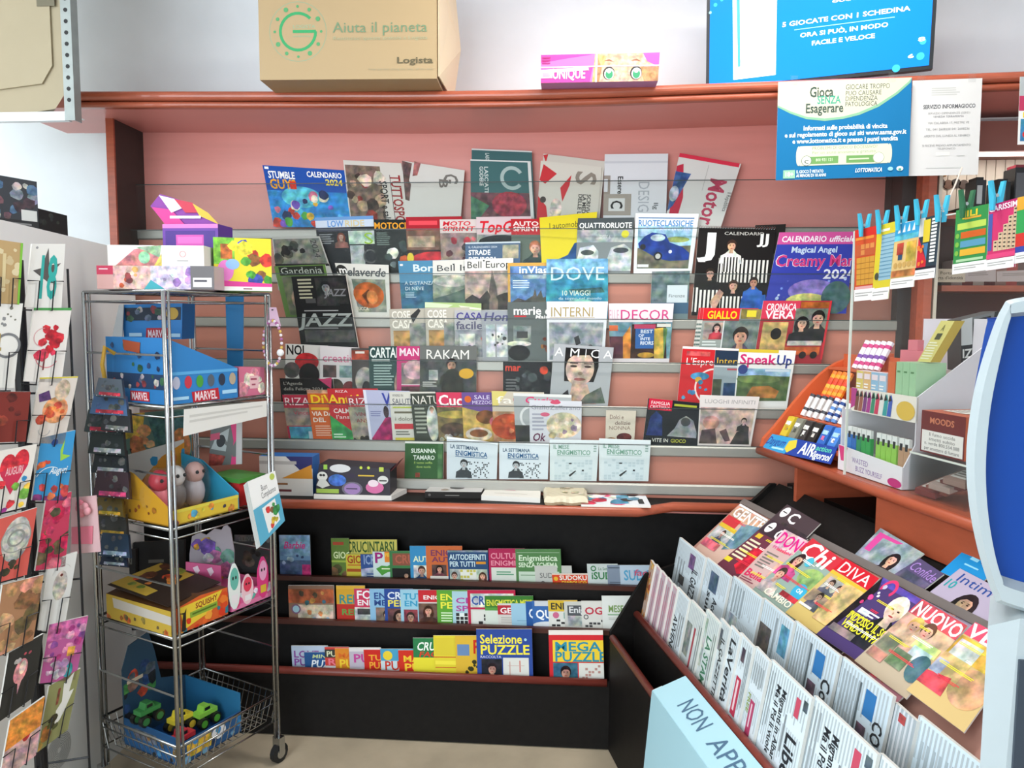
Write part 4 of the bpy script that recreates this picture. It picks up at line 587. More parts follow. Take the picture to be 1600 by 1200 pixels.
pz(0, 665, 853, 722, 'cc6a3a', 'orange crossword magazine with two portraits', [('b', 'ENIGMI', .12, .12, 1.0, .28, '7a3a5c'), ('b', 'AUTO', .16, .32, .9, .46, '7a3a5c'), ('r', .15, .54, .55, .86, '~5a4440'), face(.36, .66, .09, '~2a1c1a', '~8a4a50', lg=1), ('r', .6, .54, 1, .86, '~6a5448'), face(.8, .66, .09), ('r', .1, .86, 1, 1, 'e0d8cc')])
pz(0, 699, 860, 762, '2c4c74', 'navy crossword magazine with big white serif title and portraits', [('r', 0, 0, 1, .06, '~8a94a4'), ('b', 'AUTODEFINITI', .04, .13, .95, .3, 'cfe4ea'), ('b', 'PER TUTTI', .04, .36, .68, .52, 'cfe4ea'), ('r', .7, .36, .94, .44, 'd8902c'), ('r', .04, .6, .97, 1, '~b9c6b4'), face(.15, .82, .11, '~5a4030', '~3a5a80'), face(.85, .82, .11, '~5a3a2c', '~6a4a50', lg=1), ('G', .3, .62, .7, 1, 5, 4, 'c8c05a', 'e8e8dc')], fan=2)
pz(0, 763, 857, 820, 'b02a54', 'crimson crossword magazine with white panel', [('b', 'CULTURA', .05, .14, .95, .3, 'e890a4'), ('b', 'ENIGMISTICA', .05, .36, 1.3, .5, 'e890a4'), ('r', .06, .56, .85, 1, 'd8dcd0'), ('L', .2, .66, .7, .8, 2, '5a9a74')])
pz(0, 805, 858, 876, '55814e', 'sage green crossword magazine with white title', [('r', .03, .1, .97, .11, 'c8dcc0'), ('b', 'Enigmistica', .06, .18, .92, .34, 'd8e8cc'), ('b', 'SENZA SCHEMA', .06, .4, .92, .53, 'd8e8cc'), ('r', .06, .66, .95, 1, 'c4d4c0'), ('L', .1, .74, .8, .8, 1, '7a9a78')], layer=.4, fan=1)
pz(0, 835, 884, 893, 'c4c4bc', 'small grey sudoku booklet with thin serif letters', [('t', 'SUDOKU', .12, .4, .9, .68, '5a5a5c'), ('o', .2, 1.0, .1, .04, '555')], layer=-.2)
pz(0, 862, 896, 918, 'd84a2a', 'small red and orange sudoku booklet', [('r', 0, 0, 1, .12, 'e8d8c8'), ('b', 'SUDOKU', .2, .2, .97, .6, 'f4f0e4'), ('b', 'DIABOLICO', .25, .72, .95, .92, 'f0d84a'), ('c', .1, .5, .2, 'f0b83a')], layer=-.6)
pz(0, 917, 881, 965, 'c8d0cc', 'white booklet with bold green letters on upper shelf', [('t', 'La Settimana', .36, .16, .95, .3, '3a7a4a'), ('b', 'iSUDOKU', .12, .4, 1.5, .72, '2f7a44'), ('o', .2, .22, .08, .05, '3a7a4a')])
pz(0, 948, 883, 985, '8490a0', 'grey booklet with letter L on upper shelf', [('r', .05, .1, .95, .16, '55606c'), ('b', 'L', .5, .36, .8, .72, '4a4e56'), ('L', .08, .8, .9, .98, 2, '5a6470')])
pz(0, 968, 883, 1024, 'bccbd8', 'pale blue easy sudoku booklet at right end of upper shelf', [('b', 'SUDO', .1, .26, .9, .72, '5aa4c8'), ('i', 'facili', .4, .22, .98, .5, 'c8607a')])
# middle shelf
bg = pz(1, 450, 915, 521, '8a6a58', 'clear bag with orange and blue stickers at left end of middle shelf', [('r', 0, .1, 1, .5, '~a85a3c'), ('r', .2, .55, .98, 1, '~cfc0a8'), ('S', .1, .2, .9, .5, 6, .1, ['~5a4a3a', '~3f6a78', '~c08a4a'], 4), ('c', .16, .68, .14, '7a5a78'), ('c', .16, .68, .1, '9fc4d0'), ('S', .3, .75, .95, .98, 6, .09, ['~d88a5a', '~8fb8c0', '~e0d8c8'], 4)], fan=0, name='sticker_bag', cat='bag', th=.01)
M2 = [(525, 915, 570, 'd8a83a', 'yellow puzzle magazine with teal letters over red one', [('r', 0, .1, 1, .5, 'd0a030'), ('b', 'REBUS', .08, .26, 1.3, .5, '3f8a8a'), ('r', 0, .52, 1, 1, 'b8342a'), ('b', 'REBUS', .16, .66, 1.2, .82, '5a9a4a')], 0),
 (553, 920, 595, 'c83a5c', 'crimson puzzle magazine with large white letters', [('b', 'FOTO', .08, .06, 1.3, .3, 'f4eef0'), ('b', 'ENIGMI', .1, .34, 1.2, .5, 'f4eef0'), ('r', .0, .56, 1, 1, '~cfd0c8'), ('r', .1, .6, .7, .78, '~444')], 0),
 (577, 920, 622, '8ab8d8', 'sky blue puzzle magazine with navy letters and portrait', [('b', 'ENIGMI', .14, .12, 1.3, .3, '2f4a8a'), ('b', 'MENTE', .14, .34, 1.2, .5, '2f4a8a'), ('r', .2, .56, 1, 1, '~8a7468'), face(.6, .78, .14)], 0),
 (600, 920, 645, '2c4a94', 'deep blue puzzle magazine with yellow and white letters', [('b', 'CRUCI', .1, .1, 1.2, .3, 'dfe6f0'), ('b', 'PER TE', .1, .34, 1.3, .52, 'e8d85a'), ('r', .1, .58, 1, 1, '~6a4a48'), face(.5, .8, .15, '~2a1a18', '~3a3a5a', lg=1)], 0),
 (625, 921, 672, '9ccadc', 'pale cyan puzzle magazine with portrait', [('b', 'TUTTO', .1, .12, 1.2, .3, '3a9ac0'), ('b', 'ENIGMI', .12, .34, 1.3, .5, '3a9ac0'), ('r', .1, .6, .56, 1, '~8a4048'), face(.32, .82, .13)], 0),
 (653, 922, 700, 'd8ccc8', 'white puzzle magazine with red title box and long-haired woman', [('r', 0, 0, 1, .36, 'c42c34'), ('b', 'ENIGMI', .16, .16, 1.0, .28, 'f4eeec'), ('r', 0, .4, 1, 1, '~6a5048'), face(.32, .62, .13, '~4a2a1c', '~5a3a30', lg=1)], 0),
 (682, 922, 730, '5ca03a', 'bright green puzzle magazine with yellow letters', [('b', 'ENIGMI', .1, .12, 1.3, .3, 'e8e44a'), ('b', 'PER TE', .1, .36, 1.3, .54, 'e8e44a'), ('L', .12, .64, .6, .95, 4, 'd4ecc0')], 0),
 (706, 924, 758, 'a8cad4', 'pale blue puzzle magazine with pink letters', [('b', 'CRUCI', .1, .2, 1.3, .36, 'b04a9a'), ('b', 'SPLASH', .1, .44, 1.4, .6, 'b04a9a'), ('G', .1, .66, .6, 1, 4, 3, '333', 'e0e8e4')], 0),
 (730, 922, 805, 'b82c4c', 'wide white and crimson crossword magazine with blue title', [('r', .06, .08, .96, .5, '~d8d8d4'), ('r', 0, 0, 1, .1, 'c02a4a'), ('b', 'CRUCIVERBA', .08, .18, 1.3, .42, '34549c'), ('r', .06, .56, 1, 1, 'd5d5cc'), ('G', .1, .6, .9, 1, 7, 4, '333', 'dcdcd4')], .6),
 (757, 931, 833, '3f7a34', 'green and yellow crossword magazine with low title band', [('b', 'ENIGMISTICA MESE', .03, .14, .97, .34, 'd8d84a'), ('r', 0, .4, 1, .5, '5a9a44'), ('r', 0, .5, 1, 1, 'd4dcd0')], .3),
 (777, 943, 822, 'd4d0c8', 'white puzzle magazine with red name box', [('r', 0, .08, 1, .5, 'b4303c'), ('b', 'GENTE', .08, .2, 1.1, .44, 'f4ecea'), ('L', .1, .6, .8, .9, 3, 'b9b4ac')], 0),
 (798, 943, 840, '9cc4d8', 'plain light blue puzzle magazine', [('L', .2, .74, .8, .8, 1, '7aa4bc')], 0),
 (821, 940, 862, '2c5898', 'blue puzzle magazine behind a matching one', [('b', 'QUIZ', .1, .3, 1.0, .66, 'e4ecf2')], 0),
 (831, 939, 880, '3a68a8', 'front blue puzzle magazine with white letters in a pale frame', [('r', .08, 0, .9, .2, 'c8ccd0'), ('b', 'QUIZ', .1, .36, .95, .68, 'eef2f4'), ('e', .5, .95, .5, .15, 'd8dde0')], 0),
 (856, 938, 902, 'd8b43a', 'yellow and white puzzle magazine with pink ball', [('b', 'ENIGMI', .08, .1, 1.1, .34, '3a3a34'), ('r', 0, .42, 1, 1, 'd8d8d0'), ('c', .25, .56, .12, 'c86a8a'), ('b', 'FAC', .5, .46, 1.1, .68, '3a8a7a'), ('G', .1, .72, .9, 1, 5, 3, '333', 'dcdcd4')], 0),
 (881, 940, 930, 'c8c8c0', 'grey-framed puzzle magazine with small pink seal', [('r', .1, .15, .9, .55, '55585c'), ('b', 'Enigm', .14, .2, .9, .44, 'd8d8d8'), ('c', .3, .62, .08, 'c08090'), ('r', .1, .56, .9, .95, '~b4b8b4')], 0),
 (908, 939, 955, 'd8d6ce', 'white puzzle magazine with pink-red rounded letters', [('b', 'OGGI', .1, .24, 1.1, .5, 'c03a4c'), ('o', .14, .6, .06, .03, '444'), ('G', .1, .7, .9, 1, 6, 3, '4a4a4a', 'dcdad2')], 0),
 (940, 931, 1000, 'dcded8', 'white monthly puzzle magazine with green and blue letters at right end', [('b', 'MESE', .16, .3, .56, .5, '7a9a5a'), ('b', 'CE', .62, .28, .84, .48, '4a8ac0'), ('r', .14, .56, .9, .6, '8ab088'), ('L', .16, .66, .9, .75, 2, 'b9bcb4')], -.5)]
for x0, y0, x1, b, l, a, ly in M2: pz(1, x0, y0, x1, b, l, a, layer=ly)
# lower shelf
M3 = [(455, 1009, 512, 'b4c4d8', 'pale blue love puzzle booklet with purple letters, leftmost of lower shelf', [('b', 'LOVE', .05, .22, .75, .5, '8a4a9a'), ('b', 'PUZZLE', .05, .56, 1.1, .84, '8a4a9a')], 1),
 (475, 1019, 525, '2a568c', 'small navy puzzle booklet with slanted white letters', [('i', 'MINI', .25, .14, .75, .34, 'c4d49a'), ('i', 'PUZZLE', .2, .46, 1.3, .86, 'e8eef2')], 0),
 (507, 1011, 545, 'c8443c', 'small booklet with dark puzzle title above red letters', [('r', 0, .1, 1, .45, '3a3a34'), ('b', 'PUZ', .06, .18, .7, .4, 'd8d8b4'), ('b', 'RE', .1, .5, .7, .76, 'e87a8a'), ('r', 0, .8, 1, 1, 'ddd')], 0),
 (523, 1013, 570, 'd8862c', 'orange puzzle booklet with yellow letters', [('b', 'MAXI', .1, .22, .9, .42, 'd86a2a'), ('b', 'PUZZLE', .12, .5, 1.6, .86, 'f0cc3a')], 0),
 (545, 1012, 595, 'bcb4c0', 'grey-lilac puzzle booklet with pink letters', [('r', 0, 0, 1, .16, 'd8d4d4'), ('b', 'PUZZLE', .12, .28, 1.7, .62, 'c04a94'), ('r', 0, .86, 1, 1, 'ccc')], 0),
 (568, 1015, 620, 'c82c24', 'red puzzle booklet with orange-yellow two-line title', [('b', 'TUTTI', .14, .24, 1.0, .48, 'f0a83a'), ('b', 'PUZZLE', .14, .56, 1.1, .84, 'f0a83a')], 0),
 (594, 1014, 650, '4a9cc0', 'blue and white puzzle booklet with yellow bulb and red letters', [('c', .2, .28, .2, 'e8cc3a'), ('r', 0, .5, 1, 1, 'c8d8dc'), ('b', 'PUZZLE', .1, .52, 1.3, .88, 'c83a2a')], 0),
 (622, 1016, 672, 'cc3424', 'red puzzle booklet with large yellow letters', [('b', 'MAXI', .14, .24, 1.0, .5, 'f4c83a'), ('b', 'PUZZLE', .16, .58, 1.8, .9, 'f4c83a')], 0),
 (645, 997, 690, '2f7a4a', 'green crossword booklet with white slanted letters and yellow foot', [('i', 'CRUCI', .14, .12, 1.1, .34, 'eef2e8'), ('i', 'FACILI', .2, .38, 1.2, .52, 'd8402a'), ('r', 0, .54, 1, 1, 'e4d83a')], 0),
 (677, 993, 725, 'e0cf3a', 'plain yellow puzzle magazine with red table lines', [('r', .04, .06, .9, .5, 'd8c43a'), ('r', 0, .54, 1, .56, 'c83a2c'), ('r', .04, .64, .9, .74, 'f0e04a'), ('r', .04, .8, .9, .82, 'c83a2c')], 0),
 (711, 993, 765, 'd8b03a', 'amber puzzle magazine with red letters and dark splash', [('r', .05, .22, .4, .5, '6a88b0'), ('b', 'PIU', .5, .12, 1.1, .44, 'c8321e'), ('S', .3, .65, .7, .95, 6, .06, ['3a3a20'], 3)], 0)]
for x0, y0, x1, b, l, a, ly in M3: pz(2, x0, y0, x1, b, l, a, layer=ly)
pz(2, 744, 983, 831, '2f4a94', 'large blue puzzle magazine with yellow title and man portrait', [('b', 'Selezione', .06, .12, .82, .3, 'f0e04a'), ('b', 'PUZZLE', .06, .34, .95, .53, 'f0e04a'), ('t', 'RACCOLTA', .06, .56, .44, .61, 'dde'), ('r', .08, .63, .45, 1, '~2a2a30'), ('F', .27, .84, .11, '~c8947c', '~2a2020', '~2c2c34'), ('r', .47, .6, .93, 1, 'd8d8d0'), ('r', .58, .68, .6, 1, 'c8a49a'), ('r', .76, .66, .78, .9, 'c86a5a'), ('r', .55, .76, .85, .77, 'c8a49a'), ('c', .88, .22, .03, 'a4d0e0')], fan=0, layer=-.8)
pz(2, 857, 985, 942, 'cc2e34', 'large red puzzle magazine with teal title and yellow panel', [('r', 0, 0, 1, .09, 'e4dcd4'), ('r', .07, .2, 1, .64, 'e8c83a'), ('b', 'MEGA', .1, .24, .95, .42, '2f8aa0'), ('b', 'PUZZLE', .1, .44, 1.05, .63, '2f8aa0'), ('r', .07, .66, .52, 1, '~3a6a80'), ('F', .3, .86, .12, '~c8947c', '~241a1c', '~8a3a40'), ('r', .54, .66, 1, 1, 'd8d8d0'), ('G', .6, .7, .95, 1, 6, 5, 'b48a80', 'd8d8d0')], fan=0, layer=-.8)
# ------------------------------------------------------------------ things standing on the canopy
def boxq(name, label, cat, q, depth, base, side, art, group=None, material=None, part='printed_front'):
    q = [V(p) for p in q]; n = (q[3]-q[0]).cross(q[1]-q[0]).normalized()
    if n.dot(CP-q[0]) < 0: n = -n
    o = MB().prism(q, -n*depth, base, side).build(name, material or CARD, origin=(q[2]+q[3])/2); tag(o, label, cat, group)
    a = MB(); paint(a, q, art, n); a.build(part, material or CARD, o, fix=False); return o
zc = 2.314
Yf = 2.62
BL, BRt = PY(406, 121, Yf), PY(681, 124, Yf); zb = (BL.z+BRt.z)/2
hgt = .41
q = [V((BL.x, Yf, zb+hgt)), V((BRt.x, Yf+.02, zb+hgt)), V((BRt.x, Yf+.02, zb)), V((BL.x, Yf, zb))]
ru = lambda px: (px-406)/275.; rv = lambda py: 1+(py-122)*(1/(hgt*1200/2.66))
lb = boxq('cardboard_box', 'large brown cardboard carton with green ring logo on the canopy', 'box', q, .32, 'b0966f', 'ab9069', [
    ('o', ru(467), rv(51), .235, .005, '8aa284'), ('o', ru(467), rv(51), .135, .024, '2f9a5c', 0, 315), ('r', ru(459), rv(48.5), ru(495), rv(53), '2f9a5c'), ('t', 'LOGISTA', ru(459), rv(41), ru(494), rv(46), '8fae8c'), ('t', 'ambiente', ru(459), rv(56), ru(486), rv(59), '8fae8c'),
    [('c', ru(467)+.131*math.cos(k*math.pi/6), rv(51)+.2*math.sin(k*math.pi/6), .011+.004*(k % 3), '4f9a62') for k in range(12)],
    ('t', 'Aiuta il pianeta', ru(521), rv(38), ru(667), rv(53), '6f8a68'), ('t', 'Restituisci questa scatola a Logista', ru(521), rv(59), ru(667), rv(64), 'a4a684'), ('b', 'Logista', ru(619), rv(90), ru(675), rv(99), '5d5338'), ('t', 'Your partner along the way, all the way', ru(575), rv(106), ru(675), rv(109), 'a39a7c')])
fl = MB(); xs = BRt.x+.002
fl.prism([(xs, Yf+.03, zb+.01), (xs+.004, Yf+.33, zb+.01), (xs+.03, Yf+.34, zb+.2), (xs+.012, Yf+.3, zb+.42), (xs, Yf+.03, zb+.42)], (.004, 0, 0), 'd8c5a3'); fl.build('side_flap', CARD, lb)
MB().box(xs+.004, xs+.006, Yf+.12, Yf+.2, zb+.24, zb+.25, '4a3a28').build('hand_hole', CARD, lb)
Yu = 2.70; TLp, BRp = PY(845, 128, Yu), PY(1028, 128, Yu); tz = PY(936, 84, Yu).z; bz = (TLp.z+BRp.z)/2
q = [V((TLp.x, Yu, tz)), V((BRp.x+.004, Yu, tz)), V((BRp.x, Yu, bz)), V((TLp.x, Yu, bz))]
ub = boxq('pink_doll_carton', 'long pink carton with two big green eyes standing on the canopy', 'box', q, .12, 'dd3c96', 'b883b0', [
    ('p', [(0, .3), (.2, .16), (.4, .05), (.46, 0), (.46, 1), (.42, 1), (.44, .5), (0, .6)], 'e86ab0'), ('r', .46, 0, 1, 1, '~dba58a'), ('p', [(.86, 0), (1, 0), (1, .5), (.9, .3)], 'e04a9a'), ('p', [(.46, .0), (.56, .1), (.48, 1), (.44, 1)], '~d8b46a'), ('p', [(.84, .5), (1, .5), (1, 1), (.88, 1)], '~b87a52'), ('p', [(.48, .1), (.52, .5), (.5, 1), (.46, 1)], '~b87a52'),
    [[('e', x, .7, .05, .24, '2c2a28'), ('e', x+.004, .72, .042, .2, 'e8ece4'), ('e', x+.004, .74, .032, .16, '2f8a5c'), ('e', x+.002, .62, .018, .08, 'f4f6f2'), ('p', [(x-.05, .26), (x, .2), (x+.04, .3), (x, .26)], '8a5a40')] for x in (.58, .81)],
    ('p', [(.0, .55), (.3, .48), (.4, .44), (.41, .58), (.0, .66)], 'f6eef2'), ('b', 'UNIQUE', .1, .52, .38, .86, 'faf2f6'), ('r', .0, .62, .1, .84, 'f0dcea'), ('L', .015, .66, .09, .8, 3, 'c45a9a'), ('r', .465, -.01, .48, 1.01, 'f2eaf0'), ('r', 0, .43, 1, .47, 'f4e6f0'), ('L', .01, .06, .09, .36, 3, 'a02a74')], part='printed_front')
# ------------------------------------------------------------------ wall television
c0 = PY(1103, 131, 2.98); tvx = V((math.cos(math.radians(-18)), math.sin(math.radians(-18)), 0)); tvn = V((tvx.y, -tvx.x, 0)); tilt = math.radians(6)
tvu = (UPV*math.cos(tilt)+tvn*math.sin(tilt)); tvn2 = (tvn*math.cos(tilt)-UPV*math.sin(tilt)); 
pr = PP(1457, 112, c0, tvn2); W = (pr-c0).dot(tvx); Hh = W*.58; c0 = c0-tvu*.03
tv = thing('television', 'flat television with bright blue lottery advert above the canopy', 'television', tuple(c0+tvx*W/2))
MB().obox(c0-tvn2*.0, tvx*W, -tvn2*.04, tvu*Hh, '16171a').build('casing', PLAST, tv)
MB().obox(c0+tvx*(W/2-.1)-tvn2*.04+tvu*.12, tvx*.2, -tvn2*.10, tvu*.2, '222').build('wall_bracket', PLAST, tv)
bz_ = .012
q = [c0+tvx*bz_+tvu*(Hh-bz_)+tvn2*.001, c0+tvx*(W-bz_)+tvu*(Hh-bz_)+tvn2*.001, c0+tvx*(W-bz_)+tvu*bz_+tvn2*.001, c0+tvx*bz_+tvu*bz_+tvn2*.001]
def tvuv(px, py):
    p = PP(px, py, c0, tvn2)-c0; return ((p.dot(tvx)-bz_)/(W-2*bz_), 1-(p.dot(tvu)-bz_)/(Hh-2*bz_))
def tbox(s, x0, y0, x1, y1, c, k='b'):
    u0, v0 = tvuv(x0, y0); u1, v1 = tvuv(x1, y1); return (k, s, u0, v0, u1, v1, c)
a = MB(); sc_ = [('r', 0, 0, 1, 1, '1474e0')]
def tpoly(pts, c): return ('p', [tvuv(*p) for p in pts], c)
sc_ += [tpoly([(1145, 0), (1146, 125), (1212, 117), (1214, 0)], 'eef4f6'), tpoly([(1151, 0), (1153, 105), (1157, 104), (1156, 0)], '4a9ab0')]
for k in range(6): sc_.append(tpoly([(1157, 23+k*18), (1208, 13+k*17), (1208, 14+k*17), (1157, 24+k*18)], '9aa4a8'))
sc_ += [('c', *tvuv(1110, 20), .012, '8fd8f0'), ('c', *tvuv(1118, 8), .016, '3ab0f0'), ('c', *tvuv(1128, 0), .014, '3ab0f0'), ('c', *tvuv(1438, 88), .03, '3aa8f0'), ('c', *tvuv(1442, 65), .025, '3aa8f0'), ('c', *tvuv(1400, 107), .03, '3aa8f0')]
def tline(s, xa_, ya_, xb_, yb_, h, c):
    ua, va = tvuv(xa_, ya_); ub_, vb = tvuv(xb_, yb_); hv = h/ (PP(xa_, ya_, c0, tvn2)-CP).length*.0 + h; return ('b', s, ua, (va+vb)/2-hv/2, ub_, (va+vb)/2+hv/2, c)
sc_ += [tline('5 GIOCATE CON 1 SCHEDINA', 1222, 40, 1422, 12, .036, 'f4dce8'), tline('ORA SI PUÒ, IN MODO', 1250, 56, 1388, 38, .034, 'f6fafc'), tline('FACILE E VELOCE', 1268, 69, 1367, 55, .034, 'f6fafc')]
u0, v0 = tvuv(1241, 49); u1, v1 = tvuv(1398, 25); sc_.append(('r', u0, (v0+v1)/2-.003, u1, (v0+v1)/2+.003, '8fdcf4'))
sc_ += [tline('6', 1418, 90, 1428, 86, .03, 'f0f8fa'), tline('8', 1434, 63, 1446, 60, .03, 'f0f8fa'), tline('oooo', 1300, 2, 1342, -4, .03, 'f6fafc'), tline('LOTTOMATICA S.P.A. CONCESSIONARIO', 1335, 116, 1388, 112, .008, 'd8e8f4')]
paint(a, q, sc_, tvn2, .001); a.build('screen', SCREEN, tv, fix=False)
# ------------------------------------------------------------------ notices hung from the cornice
YN = 2.752
def hung(name, label, c, art, base, group='notices hanging from the cornice'):
    p0 = PY(c[0], c[1], YN); pb = PY(c[2], c[3], YN); ang = math.radians(-2.5); n = V((math.sin(ang), -math.cos(ang), 0))
    q = vq(*c, p0, n); o = sheet(name, label, 'notice', q, art, .0012, base, group=group, material=GLOSS, part='printed_text')
    for t in (.12, .85):
        e = q[0].lerp(q[1], t); MB().obox(e-V((.012, .003, .012)), (.024, 0, 0), (0, .001, 0), (0, 0, .03), 'cfd2cc').build('tape', FILM, o)
    return o
arc = [(.0, .22)]+[(i/12, .22+.16*math.sin(math.pi*(i/12)**.8)) for i in range(1, 12)]+[(1, .02)]
hung('gambling_poster', 'blue and cream gambling warning poster hanging from the cornice', (1216, 128, 1425, 121, 1420, 275, 1212, 282), [
    ('p', [(0, 0), (1, 0), (.99, .05), (.9, .16), (.76, .285), (.62, .36), (.5, .395), (.36, .41), (.22, .385), (.1, .325), (0, .255)], '7fae8e'),
    ('p', [(0, 0), (1, 0), (.975, .04), (.88, .15), (.75, .26), (.61, .335), (.5, .37), (.36, .385), (.22, .36), (.1, .3), (0, .235)], 'cfcaae'),
    ('b', 'Gioca', .24, .065, .42, .165, '3f504a'), ('b', 'SENZA', .3, .16, .475, .235, '3f9a80'), ('b', 'Esagerare', .212, .232, .498, .324, '3f504a'),
    ('t', 'GIOCARE TROPPO', .51, .05, .84, .1, '4a5654'), ('t', 'PUÒ CAUSARE', .51, .115, .78, .16, '4a5654'), ('t', 'DIPENDENZA', .51, .17, .75, .215, '4a5654'), ('t', 'PATOLOGICA', .51, .225, .75, .27, '4a5654'),
    ('b', 'Informati sulle probabilità di vincita', .2, .455, .83, .5, 'eef6f4'), ('b', 'e sul regolamento di gioco sui siti www.aams.gov.it', .06, .52, .97, .565, 'eef6f4'), ('b', 'e www.lottomatica.it e presso i punti vendita', .12, .585, .91, .63, 'eef6f4'),
    ('r', .18, .66, .84, .86, 'd3d6b8'), ('e', .17, .76, .02, .1, 'd3d6b8'), ('e', .85, .76, .02, .1, 'd3d6b8'), ('t', 'PROBLEMI DI GIOCO ECCESSIVO?', .27, .67, .76, .7, '7a8a78'), ('t', 'Per un aiuto anonimo e gratuito', .27, .715, .75, .745, '8fa284'), ('r', .24, .77, .47, .845, '6f9a5c'), ('r', .53, .77, .74, .845, '6f9a5c'), ('c', .23, .81, .05, 'f2f2e0'), ('o', .23, .81, .046, .006, '6a7a6a'), ('t', '800 921 121', .3, .79, .43, .82, 'dfe8cf'), ('c', .77, .8, .055, 'f2f2e0'), ('o', .77, .8, .05, .006, '9aa48a'), ('t', 'c', .21, .78, .25, .84, '4a5a50'), ('r', .55, .8, .7, .815, 'c4d4b0'),
    ('r', .055, .9, .145, .985, '8fc0a0'), ('b', '18+', .065, .92, .135, .965, 'f4f8f0'), ('b', 'IL GIOCO È VIETATO', .155, .905, .36, .935, 'e4eef0'), ('b', 'AI MINORI DI 18 ANNI', .155, .945, .38, .975, 'e4eef0'), ('i', 'LOTTOMATICA', .6, .905, .8, .945, 'eef4f6'), ('e', .86, .92, .02, .02, '8fc4dc'), ('e', .93, .92, .025, .025, 'e4f0ee'), ('e', .93, .93, .012, .014, '4a9a8a')], '1c6c9c')
hung('information_sheet', 'white printed information sheet hanging right of the gambling poster', (1426, 126, 1535, 122, 1528, 273, 1419, 275), [
    ('c', .2, .13, .03, 'c8c8c4'), ('L', .28, .08, .75, .17, 4, 'b9b9b4'), ('b', 'SERVIZIO INFORMAGIOCO', .17, .26, .92, .3, '55565a'), ('t', 'SERVIZIO DIPENDENZE (SERD)', .24, .34, .85, .36, '8a8a88'), ('t', 'VENEZIA TERRAFERMA', .32, .375, .76, .395, '77777a'), ('t', 'VIA CALABRIA 17, MESTRE VE', .25, .44, .84, .462, '8a8a88'), ('t', 'TEL. 041 2608230 041 2608236', .22, .505, .85, .527, '8a8a88'), ('t', 'APERTO DAL LUNEDI AL VENERDI', .2, .575, .86, .597, '8a8a88'), ('t', 'SI RICEVE PREVIO APPUNTAMENTO', .18, .675, .88, .697, '8a8a88'), ('t', 'TELEFONICO', .4, .71, .66, .73, '8a8a88'), ('r', .38, .755, .58, .795, 'd4d2cc'), ('L', .25, .91, .8, .93, 1, 'c4c4c0'), ('L', .68, .79, .82, .805, 1, 'b4b4b0')], 'cccac7')
# ------------------------------------------------------------------ newspapers in the stand
def proj(p):
    d = V(p)-CP; z = d.dot(_f); return 800+F0*d.dot(CR)/z, 600-F0*d.dot(CU)/z
WL = SR*.03+UPV*.167; WL.normalize(); WN = (UPV*.03-SR*.167).normalized()
ROW = [(.166, .682), (.265, .742)]
def s_at(row, px):
    lo, hi = .1, -1.6
    for _ in range(40):
        m_ = (lo+hi)/2
        if proj(S(m_, *ROW[row]))[0] < px: lo = m_
        else: hi = m_
    return (lo+hi)/2
def news(row, xa_, xb_, label, base, art, dz=0, down=.28, vis=.20, th=.008, tuck=.010, name='newspaper', cat='newspaper', group=None):
    s0, s1 = s_at(row, xa_), s_at(row, xb_); t, z = ROW[row]
    A, B = S(s0, t, z+dz), S(s1, t, z+dz)+WN*tuck
    if row: down = .235
    q = [A, B, B-WL*vis, A-WL*vis]
    w_ = (B-A).length; art = [('K', .03, .03, .97, .46, max(2, int(w_/.012)), 'b4bfc4'), ('K', .03, .52, .97, .99, max(2, int(w_/.010)), 'b9c3c8'), ('r', .015, 0, .03, 1, 'a9b2b6')]+list(art)
    return sheet(name, label, cat, q, art, th, base, 'd5d3cc', group or 'newspapers in the %s row of the stand' % ('front', 'back')[row], MATTE, ext=down-vis, part='printed_page')
NB = 'd6e3e9'
col = lambda c='8f979a': [('K', .08, .5, .6, 1, 5, c)]
news(0, 1017, 1028, 'orange-printed newspaper page at the far end of the front row', 'd08a3c', [('S', 0, 0, 1, 1, 8, .1, ['~c87a30', '~e0b060', '~8a5a30', '~b0503c'], 3)], dz=-.02, tuck=.012)
for k in range(4): news(0, 1024+k*9, 1036+k*9, 'folded pink newspaper, %s of four at the far end' % ('first', 'second', 'third', 'fourth')[k], 'd0a8b4', [('K', .2, .1, .9, 1, 2, 'b48494'), ('r', .0, 0, .12, 1, 'dfc4cc')], dz=-.02-.004*k, tuck=.010, group='pink newspapers')
news(0, 1058, 1082, 'white newspaper with black serif sideways name after the pink ones', NB, [('B', 'AVVENIRE', .2, .4, .5, 1.1, '2c3032'), ('K', .55, .3, .95, .9, 3, '8a9294')], dz=-.03)
news(0, 1080, 1108, 'greenish-white newspaper with red sideways letters', 'd4ddd8', [('r', .06, .3, .4, .8, '~7a827c'), ('K', .5, .3, .72, 0.99, 1, 'a0404a'), ('K', .78, .2, 1, .9, 2, '848c8a')], dz=-.03)
news(0, 1104, 1131, 'newspaper with green sideways letters', 'd4dfd9', [('B', 'LA STAMPA', .4, .3, .7, 1.2, '3f7a5a'), ('K', .75, .2, .98, 1, 2, '8a928e'), ('r', .05, .1, .3, .8, '~a4b0a8')], dz=-.015)
news(0, 1126, 1146, 'newspaper with grey photo strip and small print', 'ccd6d7', [('r', .1, .1, .5, .4, '~6a7072'), ('B', 'IL GAZZETTINO', .5, .2, .8, 1.2, '3a3e40')], dz=-.005)
news(0, 1142, 1162, 'newspaper with bold black sideways name', NB, [('B', 'LaVerità', .3, .12, .8, .98, '22262a'), ('K', .0, .2, .25, .9, 2, '8d969a')])
news(0, 1156, 1183, 'newspaper with red sideways title block', 'd5e1e6', [('r', .36, .5, .7, 1.0, 'b8304c'), ('K', .4, .54, .66, 0.95, 1, 'e8ccd2'), ('r', .4, .12, .62, .3, '~5a4a58'), ('K', .75, .1, 1, .9, 3, '8a9498')], dz=.002)
